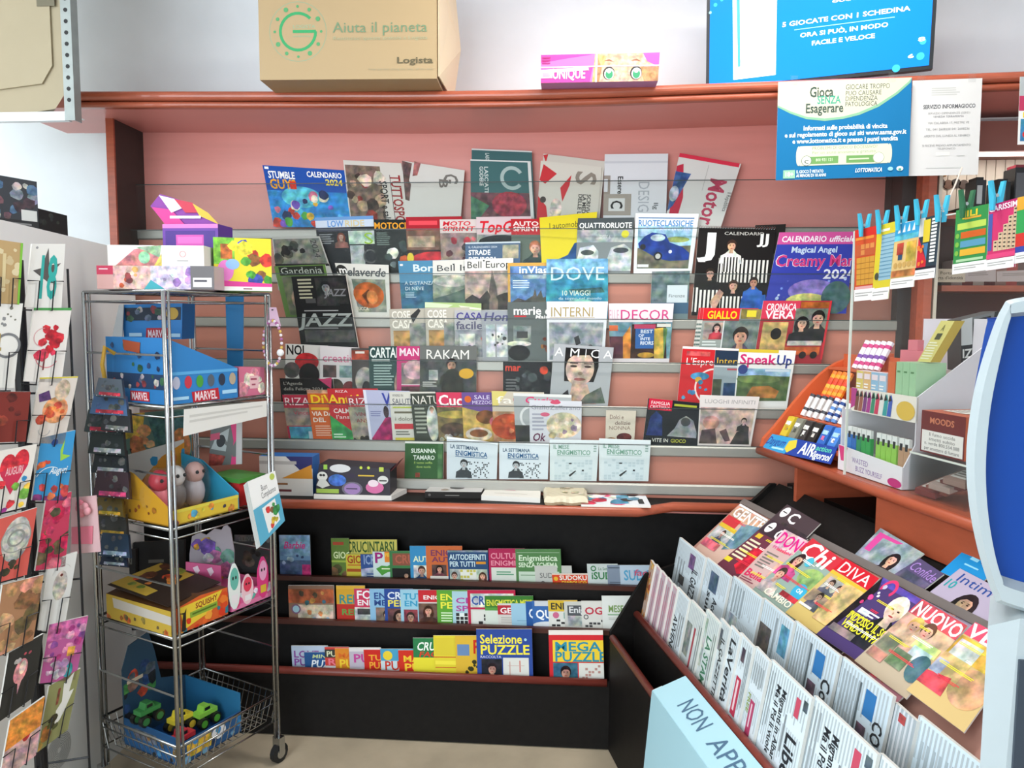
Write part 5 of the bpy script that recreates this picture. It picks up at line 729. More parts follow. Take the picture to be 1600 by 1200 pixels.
news(0, 1180, 1208, 'newspaper with pink block and yellow-green lettering', 'd6e2e8', [('r', .4, .6, .7, 1.2, 'b03a62'), ('B', 'FREE', .2, .55, .36, .8, '8a9a44'), ('K', .46, .64, .64, 0.99, 1, 'e4c4d0'), ('K', .05, .15, .9, .45, 6, '98a2a6')], dz=.002)
LIB = [('B', 'Ma il Pd li vuole', .26, .18, .36, 1.02, '20242a'), ('B', 'Migranti in Albania', .4, .18, .5, 1.1, '20242a'), ('K', .02, .1, .2, .9, 3, '98a2a6'), ('r', .72, .12, .82, .34, 'c44a62'), ('B', 'Libero', .66, .55, .88, 1.3, '20242a'), ('K', .55, .4, .62, .9, 1, '848c90'), ('r', .88, .08, .97, .2, '~4a5a60')]
news(0, 1205, 1275, 'newspaper with black migration headline, left of two alike', 'd9e7ee', LIB, dz=.004, group='two alike newspapers')
news(0, 1272, 1378, 'newspaper with black migration headline, right of two alike', 'd9e7ee', LIB, dz=.008, group='two alike newspapers')
news(0, 1374, 1560, 'nearest white newspaper of the front row with red oval mark', 'dbe8ee', [('K', .05, .1, .5, 1, 10, 'a0aaae'), ('r', .55, .05, .66, .2, '~4a6a68'), ('o', .78, .3, .05, .02, 'a86a78'), ('K', .75, .5, .95, 0.99, 1, '2a2e32')], dz=.008)
R2 = [(1062, 1107, 'newspaper with small purple picture at far end of back row', NB, [('r', .5, .1, .7, .34, '~7a5a84'), ('B', 'IL GAZZETTINO', .66, .3, .85, 1.2, '3a4044'), ('K', .1, .3, .4, .9, 3, '98a2a6'), ('r', .25, .55, .45, .7, '~444')], -.0),
 (1104, 1146, 'newspaper with dark square photo and black headline in back row', 'd2e0e8', [('r', .3, .12, .62, .42, '~4a6074'), ('B', 'Accordo', .55, .48, .72, 1, '33383c'), ('B', 'sulla', .3, .44, .45, .9, '33383c')], .0),
 (1146, 1196, 'newspaper with pale columns and black name, left of two alike', 'cfdee6', [('K', .1, .08, .5, .5, 4, '93a0a6'), ('B', 'la Repubblica', .5, .62, .68, 1.6, '1e2226'), ('r', .1, .5, .4, .8, '~a8b4ba')], .004),
 (1192, 1246, 'newspaper with brown photo beside blue picture in back row', 'ccdce5', [('r', .05, .3, .45, .75, '~5a5450'), ('K', .5, .1, .62, .8, 1, '909ca2'), ('r', .7, .12, .95, .5, '~5a94b0')], .004),
 (1242, 1318, 'newspaper with blue box and dark bent name, left of two alike', 'd0e0e9', [('r', .56, .12, .76, .4, '2f74b0'), ('B', 'Corriere', .78, .35, .95, 1.1, '2a2e32'), ('r', .5, .5, .68, .72, '~6a5460'), ('K', .08, .1, .45, .9, 6, 'a0acb2'), ('K', .42, .1, .5, 0.9, 1, '5a6468')], .006),
 (1316, 1402, 'newspaper with blue box and dark bent name, right of two alike', 'd0e0e9', [('r', .56, .12, .76, .4, '2f74b0'), ('B', 'CORRIERE', .78, .35, .95, 1.1, '2a2e32'), ('r', .5, .5, .68, .72, '~6a5460'), ('K', .08, .1, .45, .9, 6, 'a0acb2'), ('K', .42, .1, .5, 0.9, 1, '5a6468')], .004),
 (1398, 1440, 'folded newspaper bundle showing white page edges in back row', 'a9b4ba', [('K', .05, 0, .95, 1, 5, 'd4dade'), ('r', .3, .05, .6, .14, '~b04a4c')], -.01),
 (1436, 1545, 'nearest pale blue newspaper of the back row', 'd3e4ed', [('K', .1, .2, .9, 1, 8, 'a8b6bc'), ('r', .7, .5, .85, .8, '2f74b0')], .0)]
for xa_, xb_, l, b, a, dz in R2: news(1, xa_, xb_, l, b, a, dz)
# ------------------------------------------------------------------ gossip magazines on the slanted board
BQ0 = S(0, .31, .711)
def bmag(c, k, base, label, art, th=.003, off=0, group='weeklies on the slanted board', ext=.03):
    rnd = random.Random(int(c[0])); ys_ = ['f2e23a', 'fbf7f0', 'f2e23a', 'e83a4a']
    art = list(art)+[('L', .05+.4*rnd.random(), .3+.16*m_, .5+.4*rnd.random(), .34+.16*m_, 2, ys_[(m_+int(c[1])) % 4]) for m_ in range(4)] if len(art) > 4 and off == 0 else art
    p0 = BQ0+bn*(.003+k*.0032+off); return sheet('weekly_magazine', label, 'magazine', vq(*c, p0, bn), art, th, base, 'dedad2', group, GLOSS, ext=ext)
def F_(u, v, r, h='~3a2c26', cl='~5a5a6a', lg=0, sk='~d0a08a'): return ('F', u, v, r, sk, h, cl, lg)
bmag((1157, 787, 1200, 812, 1140, 877, 1094, 849), 0, 'd0b0a0', 'weekly with white title on red at the far end of the slanted board', [('r', 0, 0, 1, .04, 'eee'), ('r', 0, .04, 1, .3, '~c09a80'), ('b', 'GENTE', .04, .06, 1.05, .26, 'f4ece8'), ('r', 0, .28, .45, .48, 'c83a40'), ('r', 0, .46, .6, .54, 'd8b43a'), ('r', .0, .54, .6, .82, '~b9bcb8'), F_(.3, .64, .07), ('p', [(.55, .3), (1, .2), (1, .7), (.6, .9)], '~6a8a9a'), ('r', .0, .84, .5, 1, '~d86a78')])
bmag((1230, 788, 1282, 818, 1215, 885, 1160, 850), 1, '4a3c40', 'dark weekly with white circles, rear one of a pair', [('c', .14, .14, .11, 'efe8e8'), ('r', .08, .13, .2, .15, '222'), ('b', 'C', .3, .06, .55, .26, 'efe8e8'), ('r', .3, .3, 1, 1, '~3a3034')])
bmag((1207, 812, 1262, 842, 1182, 915, 1122, 880), 2, '6a3444', 'maroon weekly with white circles and red dress, front one of a pair', [('r', 0, 0, 1, .26, '3f3038'), ('c', .14, .12, .1, 'efe8e8'), ('r', .08, .11, .2, .13, '222'), ('b', 'C', .36, .06, .56, .24, 'efe8e8'), ('p', [(.3, .5), (.7, .4), (.9, .8), (.5, 1), (.3, .9)], '~d0283c'), ('r', .06, .28, .2, .36, 'd8b43a'), ('L', .04, .4, .36, .8, 6, 'e0d8b8'), ('r', .0, .82, .16, .9, 'e0cc3a')])
bmag((1226, 827, 1283, 856, 1210, 935, 1150, 905), 3, 'c9a9a4', 'weekly with magenta title and pale pink photo', [('r', 0, 0, 1, .3, '~d8b4b8'), ('b', 'DONNA', .04, .04, 1.0, .24, 'd81e84'), ('t', 'moderna', .1, .26, .8, .33, 'd81e84'), ('L', .08, .4, .4, .7, 6, '77706a'), ('p', [(.5, .5), (.9, .4), (.8, .9), (.5, .9)], '~d8a898'), ('b', 'Bella', .04, .76, .5, .88, 'd0285a'), ('L', .04, .9, .4, .97, 2, '8a4a5a')])
bmag((1270, 841, 1320, 877, 1246, 962, 1180, 917), 4, '8fa49a', 'weekly with white script title on red and round blue badge', [('r', 0, 0, 1, .24, 'c8323e'), ('i', 'Chi', .06, .02, .8, .28, 'faf2f0'), F_(.2, .36, .1, '~3a2626', '~d0508a', 1), ('e', .75, .5, .3, .18, '~8aa86a'), ('c', .42, .3, .08, '4ab0c4'), ('c', .72, .72, .13, '3aa4c8'), ('b', 'CHI', .66, .68, .78, .74, 'e8f4f4'), F_(.16, .66, .1, '~4a3c34', '~bcb4ac'), ('b', 'CARLOTTA', .5, .84, 1.0, .9, 'e8dcd8'), ('b', 'CAMBIO', .2, .9, .8, 1.0, 'f0ecd8'), ('r', .46, .82, 1.0, .9, '~b03440')])
bmag((1321, 872, 1374, 904, 1300, 985, 1240, 945), 5, 'c9b06a', 'yellow weekly with white title on red band and small couple photos', [('r', 0, 0, 1, .24, 'c8202e'), ('t', 'DIVA', .06, .04, .9, .22, 'f6eeea'), ('r', 0, .25, 1, .3, 'd8b43a'), ('r', .1, .34, .7, .6, '~b0aca4'), F_(.26, .44, .07), F_(.5, .46, .07), ('r', .04, .62, .6, .84, '~a08a70'), F_(.3, .7, .07), ('r', .5, .3, 1, 1, '~c8a874'), ('L', .05, .88, .5, .96, 1, 'f0ecd8')])
bmag((1380, 902, 1442, 938, 1372, 1030, 1290, 978), 6, '4a3a6a', 'purple weekly with smiling short-haired woman and yellow capitals', [('r', 0, 0, 1, .1, '~5a4aa0'), ('o', .3, .1, .1, .05, 'e03a6a', 150, 400), ('p', [(.0, .0), (.16, .2), (.1, .9), (0, 1)], '~241e22'), F_(.72, .32, .2, '~e0d4c4', '~25252c', 0, '~e0b8a4'), ('S', .1, .1, .3, .5, 6, .04, ['~e84a8a', '~d8d0e8'], 3), ('b', 'INDOSSO IL SOLE', .12, .62, 1.0, .74, 'f0e83a'), ('b', 'VENDO IN PACE', .16, .76, .98, .87, 'f0e83a'), ('r', .2, .52, .4, .6, '~d8d4e0'), ('r', .05, .89, .5, 1, '~8a7a78'), ('L', .2, .5, .6, .6, 2, 'e8e4ee')])
bmag((1330, 930, 1385, 962, 1330, 1008, 1268, 972), 4.4, '2a2022', 'black-haired cover weekly half hidden under the purple one', [('e', .4, .4, .5, .5, '~2f2422'), ('b', 'HO', .1, .72, .3, .9, 'e8e03a'), ('r', .4, .7, .8, .95, '~77606a')])
bmag((1441, 936, 1512, 978, 1430, 1075, 1350, 1018), 7, 'b8a890', 'weekly with thick white and red title over beach couple photos', [('r', 0, 0, 1, .24, '~c8505a'), ('b', 'NUOVO', .02, .03, 1.0, .22, 'faf4f2'), ('r', 0, .24, 1, .66, '~d0aa90'), F_(.3, .36, .12, '~c8a060', '~d0a890'), F_(.55, .34, .12, '~5a4034', '~d0a890'), ('r', .5, .45, .95, .6, '~cfe08a'), ('r', .55, .56, .9, .75, '~c4d4d4'), ('r', .04, .6, .34, .84, '~8a8a70'), ('r', .36, .7, .66, .95, '~7a8a6a'), ('e', .85, .8, .16, .2, '~4a6a74'), ('r', .04, .86, .34, 1, '~b08070')])
bmag((1392, 1030, 1440, 1062, 1410, 1090, 1358, 1052), 5.6, 'a8707a', 'weekly with reddish crowd photo under the thick-titled one', [('S', .05, .05, .95, .95, 9, .14, ['~c8604a', '~8a5a50', '~d8a890', '~c03a44'], 4)])
bmag((1524, 972, 1600, 1012, 1520, 1125, 1432, 1062), 8, 'd0b47a', 'nearest weekly on the board with red title and gold ring photo', [('r', 0, 0, 1, .2, 'e0506a'), ('b', 'VERO', .02, .02, 1.2, .2, 'fbf3f3'), ('r', 0, .22, 1, .5, '~d8ac4a'), ('r', .05, .26, .5, .5, '~d0d0c8'), ('e', .7, .75, .3, .25, '~c89a74'), ('r', 0, .5, .5, .8, '~d8b47a'), ('p', [(0, .82), (.4, .75), (.45, 1), (0, 1)], '~d8505a'), ('r', .0, .6, .2, .8, '~a8b0c0')])
RB = dict(off=-.016, group='wrapped magazines on the rear board')
r1_ = bmag((1376, 825, 1444, 865, 1395, 902, 1334, 868), 0, '8a949c', 'silver-wrapped magazine with pink letter F and dark-haired woman', [('r', .0, .0, 1, 1, '~98a2aa'), ('r', .06, .1, .2, .7, 'd04a94'), ('p', [(.06, .1), (.6, .06), (.5, .16), (.2, .2)], 'd04a94'), F_(.7, .6, .2, '~241c1e', '~2a2226', 1)], **RB)
bmag((1437, 872, 1475, 897, 1432, 930, 1390, 902), 1, '554a6c', 'violet wrapped magazine with pale title on the rear board', [('t', 'Confidenze', .06, .12, 1.4, .44, 'a884c8'), ('r', 0, .5, 1, 1, '~5a5470')], **RB)
bmag((1500, 888, 1590, 935, 1530, 985, 1440, 935), 2, 'b0a4b8', 'lilac wrapped magazine with dark blue title and brunette', [('t', 'Intimità', .1, .06, 1.0, .28, '2a4a90'), ('b', '10', .02, .3, .2, .5, '2f9aa0'), F_(.55, .66, .24, '~2a2022', '~8a7a84', 1)], **RB)
bmag((1515, 852, 1570, 880, 1540, 905, 1484, 880), .4, '1f8ac8', 'bright blue wrapped magazine beside the terminal', [('L', .3, .3, .6, .6, 1, '8fd0ea'), ('L', .3, .7, .8, .85, 1, '8fd0ea')], **RB)
# light blue folder hung in the front trough
fq = [PP(x, y, S(0, .066, 0), -SR) for x, y in ((1078, 1068), (1250, 1205), (1240, 1260), (1030, 1115))]
s_a, s_b = -.47, -1.3
fa = [S(s_a, .078, .47), S(s_b, .078, .47)]
fd = thing('folder', 'light blue card folder with handwritten note laid over the front trough', 'folder', tuple(S(-1.1, .03, .40)))
q1 = [S(s_a, .092, .488), S(s_b, .092, .488), S(s_b, -.004, .452), S(s_a, -.004, .452)]
q2 = [S(s_a+.0, -.004, .452), S(s_b, -.004, .452), S(s_b, -.03, .20), S(s_a-.01, -.03, .20)]
MB().prism(q1, (0, 0, -.003), 'a9d0da').build('top_flap', CARD, fd); MB().prism(q2, -SR*.003, 'a4cdd9').build('front_sheet', CARD, fd)
a = MB(); paint(a, q1, [('t', 'NON', .13, .25, .3, .72, '4a6a84'), ('t', 'APPOGGIARE', .36, .25, .95, .72, '4a6a84')], UPV, .001); a.build('handwriting', CARD, fd, fix=False)
MB().prism([q2[0], q2[3], q2[3]+SU*.02+SR*.03, q2[0]+SU*.02+SR*.035], SU*.002, 'dbe8ea').build('white_edge', CARD, fd)
# ------------------------------------------------------------------ on the counter: sweets tray
Z0 = CT+.002
SL = -WN
ty = thing('sweets_tray', 'stepped orange sweets rack with blue gum advert strip on the counter', 'sweets rack', tuple(S(-.14, .75, Z0)))
st = [(.638, .034, 0), (.704, .104, 0), (.770, .168, 0), (.836, .278, 0)]
for k, (t, z, _) in enumerate(st): slab(MB(), .078, -.315, t, t+.066, Z0+z, Z0+z+.008, 'c8613a').build('step', CARD, ty); slab(MB(), .078, -.315, t+.060, t+.066, Z0, Z0+z+.055, 'c8613a').build('riser', CARD, ty)
q = vq(1202, 677, 1308, 694+5, 1297, 725, 1185, 700, S(0, .596, CT), (SR*-.8+UPV*.6).normalized())
o = sheet('advert_strip', None, None, q, [('p', [(0, 0), (.46, 0), (.4, 1), (0, 1)], '2f9ad0'), ('i', 'Daygum', .05, .16, .34, .62, '1a4a9c'), ('p', [(.36, .2), (.46, .05), (.5, .5), (.42, .9), (.36, .7)], 'e0c83a'), ('b', 'AIR', .56, .12, .76, .8, 'f4f8fa'), ('i', 'action', .76, .1, .96, .4, '5ac8a4'), ('i', 'Vigorsol', .72, .46, .98, .88, 'eef4f8'), ('r', .18, .72, .36, .84, 'a8dcf0')], .003, '1c3f9a', '1c3f9a', None, CARD, part='printed_text')
for kx in ('label', 'category'):
    if kx in o: del o[kx]
o.parent = ty; o.location = V(o['_o'])-V(ty['_o']); 
def upright(name, label, group, base_p, axis_r, h, r, cols, cat, boxy=None, cap=None):
    p = V(base_p); mb = MB()
    if boxy: w_, d_ = boxy; mb.obox(p-SU*w_/2-SR*d_/2, SU*w_, SR*d_, axis_r*h, cols[0])
    else:
        nseg = 8; mb.tube([p+axis_r*(h*i/nseg) for i in range(nseg+1)], r, 8)
        mb.c = [cols[(i//8) % len(cols)] if i < 64 else cols[0] for i in range(len(mb.f))]
    o = mb.build(name, CARD); tag(o, label, cat, group)
    return o
lean_ = (UPV*.88+SR*.46).normalized()
for k in range(4): upright('candy_roll', ('far', 'second', 'third', 'near')[k]+' orange and yellow wrapped candy roll in the rack', 'orange candy rolls', S(.03-.03*k, .79, Z0+.178), lean_, .105, .011, ['d8502a', 'e8a030', 'e87a2a', 'e0b040', 'd8442a'], 'candy')
for k in range(5): upright('candy_roll', ('farthest', 'second', 'middle', 'fourth', 'nearest')[k]+' pink and white candy roll standing highest in the rack', 'pink candy rolls', S(-.05-.03*k, .856, Z0+.288), lean_, .105, .0115, ['e6dce4', 'c83a7a', 'ece4ee', '7a4aa0', 'e8e0e8'], 'candy')
for k in range(9): upright('gum_stick', ('black and white striped gum stick pack in the middle of the rack' if k < 4 else 'blue and white gum stick pack in the middle of the rack' if k < 6 else 'white gum stick pack with red marks in the middle of the rack').replace('gum stick pack', ('far','second','third','fourth','far','near','far','middle','near')[k]+' gum stick pack'), 'gum sticks %d' % (0 if k < 4 else 1 if k < 6 else 2), S(.045-.038*k, .725, Z0+.114), lean_, .085, .0105, (['dcdcd8', 'e0e0dc', '44454b', 'e4e4e0', 'd8d8d4'] if k < 4 else ['5a8ac8', 'dce4ec', '2a4a8a', 'e0e4ea'] if k < 6 else ['ececea', 'f0f0ee', 'b04a50', 'ececea', '3a3a40']), 'gum')
PK = [('d8c03a', 'yellow gum packet'), ('8a8a7a', 'grey gum packet'), ('3a3634', 'black gum packet with white patch'), ('2a2826', 'tall black gum packet'), ('2f6ac0', 'blue gum packet with bubble picture'), ('4a88d8', 'light blue gum packet')]
for k, (c, l) in enumerate(PK):
    o = upright('gum_packet', l+' in the front step of the rack', 'gum packets in front step', S(.045-.058*k, .656, Z0+.044), lean_, .075, .01, [c], 'gum', boxy=(.042, .014))
    p = S(.045-.058*k, .656, Z0+.044); fq_ = [p+SU*.019-SR*.0075+lean_*.07, p-SU*.019-SR*.0075+lean_*.07, p-SU*.019-SR*.0075+lean_*.012, p+SU*.019-SR*.0075+lean_*.012]
    a = MB(); paint(a, fq_, [('r', .1, .2, .9, .45, 'f0eee4' if k < 4 else 'a8d4f0'), ('r', .3, .55, .7, .8, ('c8a02a', '55554a', 'e8e4dc', 'd8d4cc', 'd06a9a', 'eef4fa')[k]), ('S', .1, .1, .9, .9, 4, .06, ['~8a8a8a', '~d8d8d0'], k)], (-SR+UPV*.5).normalized(), .0008); a.build('printed_front', CARD, o, fix=False)
# ------------------------------------------------------------------ on the counter behind the guard: vape and lighter display
D0, D1, DT = -.335, -.63, .625
dp = thing('vape_display', 'two-tier white and yellow card display with pink corners behind the guard', 'display stand', tuple(S(-.48, .75, Z0)))
q = [S(D0, DT, Z0+.075), S(D1, DT, Z0+.06), S(D1, DT, Z0), S(D0, DT, Z0)]
MB().prism(q, SR*.004, 'e4e2e6').build('lower_front', CARD, dp)
a = MB(); paint(a, q, [('p', [(0, .0), (.16, .0), (.1, .6), (.05, .6)], 'd0407a'), ('t', 'WASTED', .24, .3, .5, .52, '8a6aa8'), ('t', 'BUZZ YOURSELF', .3, .62, .72, .84, '8a6aa8'), ('e', .9, .8, .1, .2, 'c02a78')], -SR); a.build('printed_front', CARD, dp, fix=False)
slab(MB(), D0, D1, DT+.004, .90, Z0, Z0+.006, 'd8d6da').build('lower_floor', CARD, dp)
slab(MB(), D0-.001, D0-.005, DT+.005, .90, Z0+.006, Z0+.185, 'cfcfd4').build('far_side', CARD, dp)
MB().prism([S(D1, t, Z0+z) for t, z in ((DT+.004, .006), (DT+.004, .06), (.66, .12), (.66, .25), (.90, .42), (.90, .006))], SU*.004, 'd4d2d8').build('near_side', CARD, dp)
slab(MB(), D0-.006, D1+.005, .664, .90, Z0+.180, Z0+.186, 'd8c49a').build('upper_floor', CARD, dp)
q = [S(D0, .66, Z0+.25), S(D1, .66, Z0+.25), S(D1, .66, Z0+.18), S(D0, .66, Z0+.18)]
MB().prism(q, SR*.004, 'e6e0d4').build('upper_front', CARD, dp)
a = MB(); cl = ['7a4a3a', '9a5a48', '7a3a7a', 'a83a8a', '3a8a6a', 'c83a5a', 'e0e0da', '2f9a9a', '3a5ab0']
paint(a, q, [('p', [(0, 0), (.1, 0), (.1, .7), (0, .9)], 'b03a84')]+[('p', [(.06+k*.065, .95), (.09+k*.065, .2), (.12+k*.065, .05), (.14+k*.065, .3), (.12+k*.065, .95)], c) for k, c in enumerate(cl)]+[('p', [(.08+k*.065, .35), (.1+k*.065, .05), (.13+k*.065, .3)], '222') for k in range(9)]+[('e', .85, .6, .13, .38, 'd8b44a')], -SR); a.build('printed_front', CARD, dp, fix=False)
slab(MB(), D0-.01, D1+.01, .885, .89, Z0+.187, Z0+.46, 'd8d4dc').build('back_card', CARD, dp)
def carton(label, s, t, z, ws, wt, h, c, c2, lean=UPV, art=None, group='small vape cartons'):
    p = S(s, t, z); o = MB().obox(p, -SU*ws, SR*wt, lean*h, c, c2).build('vape_carton', CARD); tag(o, label, 'carton', group)
    q = [p+lean*h, p-SU*ws+lean*h, p-SU*ws, p]; n = -SR
    if art: a = MB(); paint(a, q, art, n, .0006); a.build('printed_front', CARD, o, fix=False)
    return o
Zu = Z0+.188
for k, c in enumerate(('d8c46a', 'd8ae74', '8fb8d4', '9fc0d8')): carton(('mustard', 'peach', 'sky blue', 'pale blue')[k]+' vape carton with pink mark on the upper tier', D0-.01-.036*k, .668, Zu, .034, .03, .115, c, 'd8ccd0', art=[('r', .1, .06, .9, .2, 'e8d8dc'), ('e', .7, .8, .16, .1, 'd0507a'), ('L', .1, .3, .7, .45, 2, 'f0ece8')])
pkc = carton('tall pink vape carton with hanging tab at the back', D0-.08, .76, Zu, .10, .03, .18, 'd87c86', 'c86a78', art=[('L', .2, .3, .8, .36, 1, 'e8a8ae')])
MB().obox(S(D0-.11, .762, Zu+.1805), -SU*.04, SR*.02, UPV*.03, 'd87c86').build('hanging_tab', CARD, pkc, origin=V(pkc['_o']))
carton('orange vape carton beside the green ones', D0-.158, .668, Zu, .03, .09, .15, 'd0683a', 'c85e34')
for k in range(3): carton('pale green vape carton, %s of three' % ('far', 'middle', 'near')[k], D0-.192-.028*k, .668, Zu+.002, .026, .09, .15, '9cc49a', 'a8cca4', art=[('L', .2, .15, .8, .22, 1, '5a8a5a'), ('r', .4, .7, .6, .78, '6a9a6a')])
carton('tilted yellow vape carton perched on top of the display', D0-.235, .70, Zu+.155, .05, .03, .13, 'd8cc7a', 'c8b454', (UPV*.85-SU*.5+SR*.1).normalized(), art=[('r', .3, .3, .7, .45, '4a4a30'), ('L', .1, .5, .9, .95, 7, 'e8e4c4'), ('b', 'A', .4, .1, .6, .24, '77703a')])
def lighter(s, t, z, c, label, group):
    o = thing('lighter', label, 'lighter', tuple(S(s, t, z)), group)
    slab(MB(), s, s-.021, t, t+.011, z, z+.055, c).build('body', PLAST, o); slab(MB(), s-.001, s-.020, t+.001, t+.010, z+.055, z+.078, 'dfe2de').build('hood', PLAST, o); slab(MB(), s-.006, s-.015, t-.001, t+.004, z+.045, z+.064, '22262a').build('button', PLAST, o)
slab(MB(), D0-.008, D1+.008, .632, .70, Z0+.006, Z0+.055, 'd8d6da').build('lighter_step', CARD, dp)
for k in range(5): lighter(D0-.012-.023*k, .645, Z0+.056, ('2f74c0', '2a68b4', '2f8a5a', '2f9a4a', '2f9a4a')[k], ('far blue', 'near blue', 'far green', 'middle green', 'near green')[k]+' lighter with white hood at the far end of the lower tier', 'far lighters '+('blue' if k < 2 else 'green'))
for k in range(4): lighter(D0-.15-.023*k, .645, Z0+.056, '8cc04a', ('farthest', 'second', 'third', 'nearest')[k]+' lime green lighter with white hood in the lower tier', 'lime lighters')
for k in range(2): lighter(D0-.248-.022*k, .645, Z0+.056, 'b08a6a', ('far', 'near')[k]+' tan lighter with white hood at the near end of the lower tier', 'tan lighters')
# cigar carton on an acrylic box
C0, C1 = -.675, -.83
cg = thing('cigar_carton', 'dark red and orange cigar carton with white health warning', 'carton', tuple(S(-.75, .72, CT+.116)))
q = [S(C0, .64, CT+.224), S(C1, .64, CT+.224), S(C1, .64, CT+.116), S(C0, .64, CT+.116)]
MB().prism(q, SR*.16, '6a2424', 'b8562c').build('body', CARD, cg)
a = MB(); paint(a, q, [('b', 'MOODS', .2, .14, .76, .28, 'c87a5a'), ('r', .03, .46, .97, .96, 'e4e0da'), ('t', 'Il fumo uccide', .2, .5, .8, .58, '444'), ('t', 'smetti subito', .2, .61, .8, .69, '444'), ('t', 'n. verde 800.554.088', .1, .72, .9, .8, '444'), ('t', 'per smettere di fumare', .1, .84, .9, .92, '444')], -SR); a.build('printed_front', CARD, cg, fix=False)
q = [S(-.70, .76, CT+.2245), S(-.78, .76, CT+.2245), S(-.78, .68, CT+.2245), S(-.70, .68, CT+.2245)]; a = MB(); paint(a, q, [('r', 0, 0, 1, 1, 'e0d8cc'), ('L', .1, .1, .9, .9, 5, '77706a')], UPV, .0006); a.build('warning_label', CARD, cg, fix=False)
ab = thing('acrylic_box', 'clear acrylic box of cigarillo packets under the cigar carton', 'box', tuple(S(-.75, .70, CT)))
for (a0, a1, b0_, b1_) in ((-.66, -.86, .622, .625), (-.66, -.86, .84, .843)): slab(MB(), a0, a1, b0_, b1_, CT+.001, CT+.11).build('clear_wall', CLEAR, ab)
for s_ in (-.66, -.857): slab(MB(), s_, s_-.003, .625, .84, CT+.001, CT+.11).build('clear_wall', CLEAR, ab)
slab(MB(), -.66, -.86, .622, .843, CT+.110, CT+.113).build('clear_lid', CLEAR, ab)
slab(MB(), -.66, -.86, .6215, .6225, CT+.1085, CT+.1135).build('bright_edge', LEDGE_, ab)
for k in range(5):
    p = S(-.67-.025*k, .635+.012*(k % 2), CT+.003+.012*k); o = MB().obox(p, -SU*.075, SR*.09+UPV*.03, UPV*.014, ('7a2e2c', '8a4a40', 'b09890', '6a2a28', '9a7a70')[k]).build('cigarillo_packet', CARD); tag(o, ('dark red', 'brown', 'pale grey', 'maroon', 'dusty pink')[k]+' cigarillo packet inside the acrylic box', 'packet', 'cigarillo packets')
    q = [p+SR*.085+UPV*.0432, p+SR*.085+UPV*.0432-SU*.07, p+SR*.005+UPV*.0162-SU*.07, p+SR*.005+UPV*.0162]; a = MB(); paint(a, q, [('r', .1, .4, .9, .9, 'd8cec8'), ('L', .15, .45, .85, .85, 3, '8a7a74')], (UPV*.95-SR*.3).normalized(), .0006); a.build('printed_top', CARD, o, fix=False)
bb = boxq('black_vape_box', 'black and white boxed device behind the display near the terminal', 'box', [PY(1502, 500, 2.25), PY(1560, 486, 2.25), PY(1560, 580, 2.25), PY(1502, 580, 2.25)], .08, '2a2a2c', '444', [('r', .0, .0, .3, .5, 'c8cacb'), ('p', [(.3, 0), (.9, 0), (.8, .4), (.4, .4)], '77797a'), ('b', 'IZER', .02, .58, .62, .74, 'e4e4e0'), ('L', .05, .78, .7, .86, 2, '9a9a9a'), ('r', .4, .05, .8, .3, '111')])
bs = MB().box(PY(1500, 580, 2.25).x, PY(1562, 580, 2.25).x, 2.255, 2.34, CT+.001, PY(1530, 580, 2.25).z-.002, 'c8c6c4').build('white_carton', CARD); tag(bs, 'white carton carrying the black device box', 'carton')
# ------------------------------------------------------------------ scratch cards pegged along the guard
GP = S(0, .588, 0)
def scr(c, label, base, art, off=0):
    o = sheet('scratch_card', label, 'scratch card', vq(*c, GP-SR*off, -SR), art, .0008, base, 'e8e8e4', 'scratch cards pegged to the guard', GLOSS, part='printed_front')
    return o
PR = [('r', 0, .84, 1, 1, 'ecebea'), ('L', .05, .88, .95, .95, 2, 'a8a8a4')]
scr((1336, 360, 1372, 352, 1366, 468, 1335, 471), 'red and orange scratch card, leftmost on the guard', 'c8502e', [('r', 0, 0, 1, .12, 'c83028'), ('L', .04, .1, .95, .18, 1, 'e08a3a'), ('G', .08, .22, .92, .38, 4, 2, 'd0884a', 'b85a38'), ('r', .1, .4, .92, .78, 'c8923c'), [('r', .1+.2*k, .4, .115+.2*k, .78, '9a6a2c') for k in range(1, 4)], [('r', .1, .4+.075*k, .92, .408+.075*k, '9a6a2c') for k in range(1, 5)], ('r', .05, .8, .9, .84, 'd8a0a0')]+PR)
scr((1371, 353, 1402, 345, 1388, 467, 1362, 470), 'yellow scratch card with pale blue number grid', 'd0c038', [('L', .1, .05, .9, .12, 1, 'f0ecd8'), ('r', .3, .14, .98, .74, '8fb4c4'), [('r', .3, .14+.05*k, .98, .15+.05*k, '5a8aa4') for k in range(12)], ('e', .2, .68, .12, .05, '4a4a3a')]+PR, .001)
scr((1400, 352, 1438, 342, 1428, 448, 1391, 452), 'blue and sand scratch card with boats', 'd8b87a', [('r', 0, 0, 1, .18, '3a9ac8'), ('r', 0, .18, 1, .26, '~5ab0c8'), [('p', [(.12+.2*k, .14), (.2+.2*k, .02), (.24+.2*k, .14)], 'e8f0f0') for k in range(4)], ('r', .15, .3, .42, .48, '~a84438'), ('r', .22, .48, .4, .56, '~3a5a7a'), ('r', .55, .3, .95, .6, '~c0a048'), [('c', .14+.19*k, .64, .045, 'c09a5a') for k in range(5)], ('r', .0, .72, 1, .82, '~c07a4a')]+PR, .002)
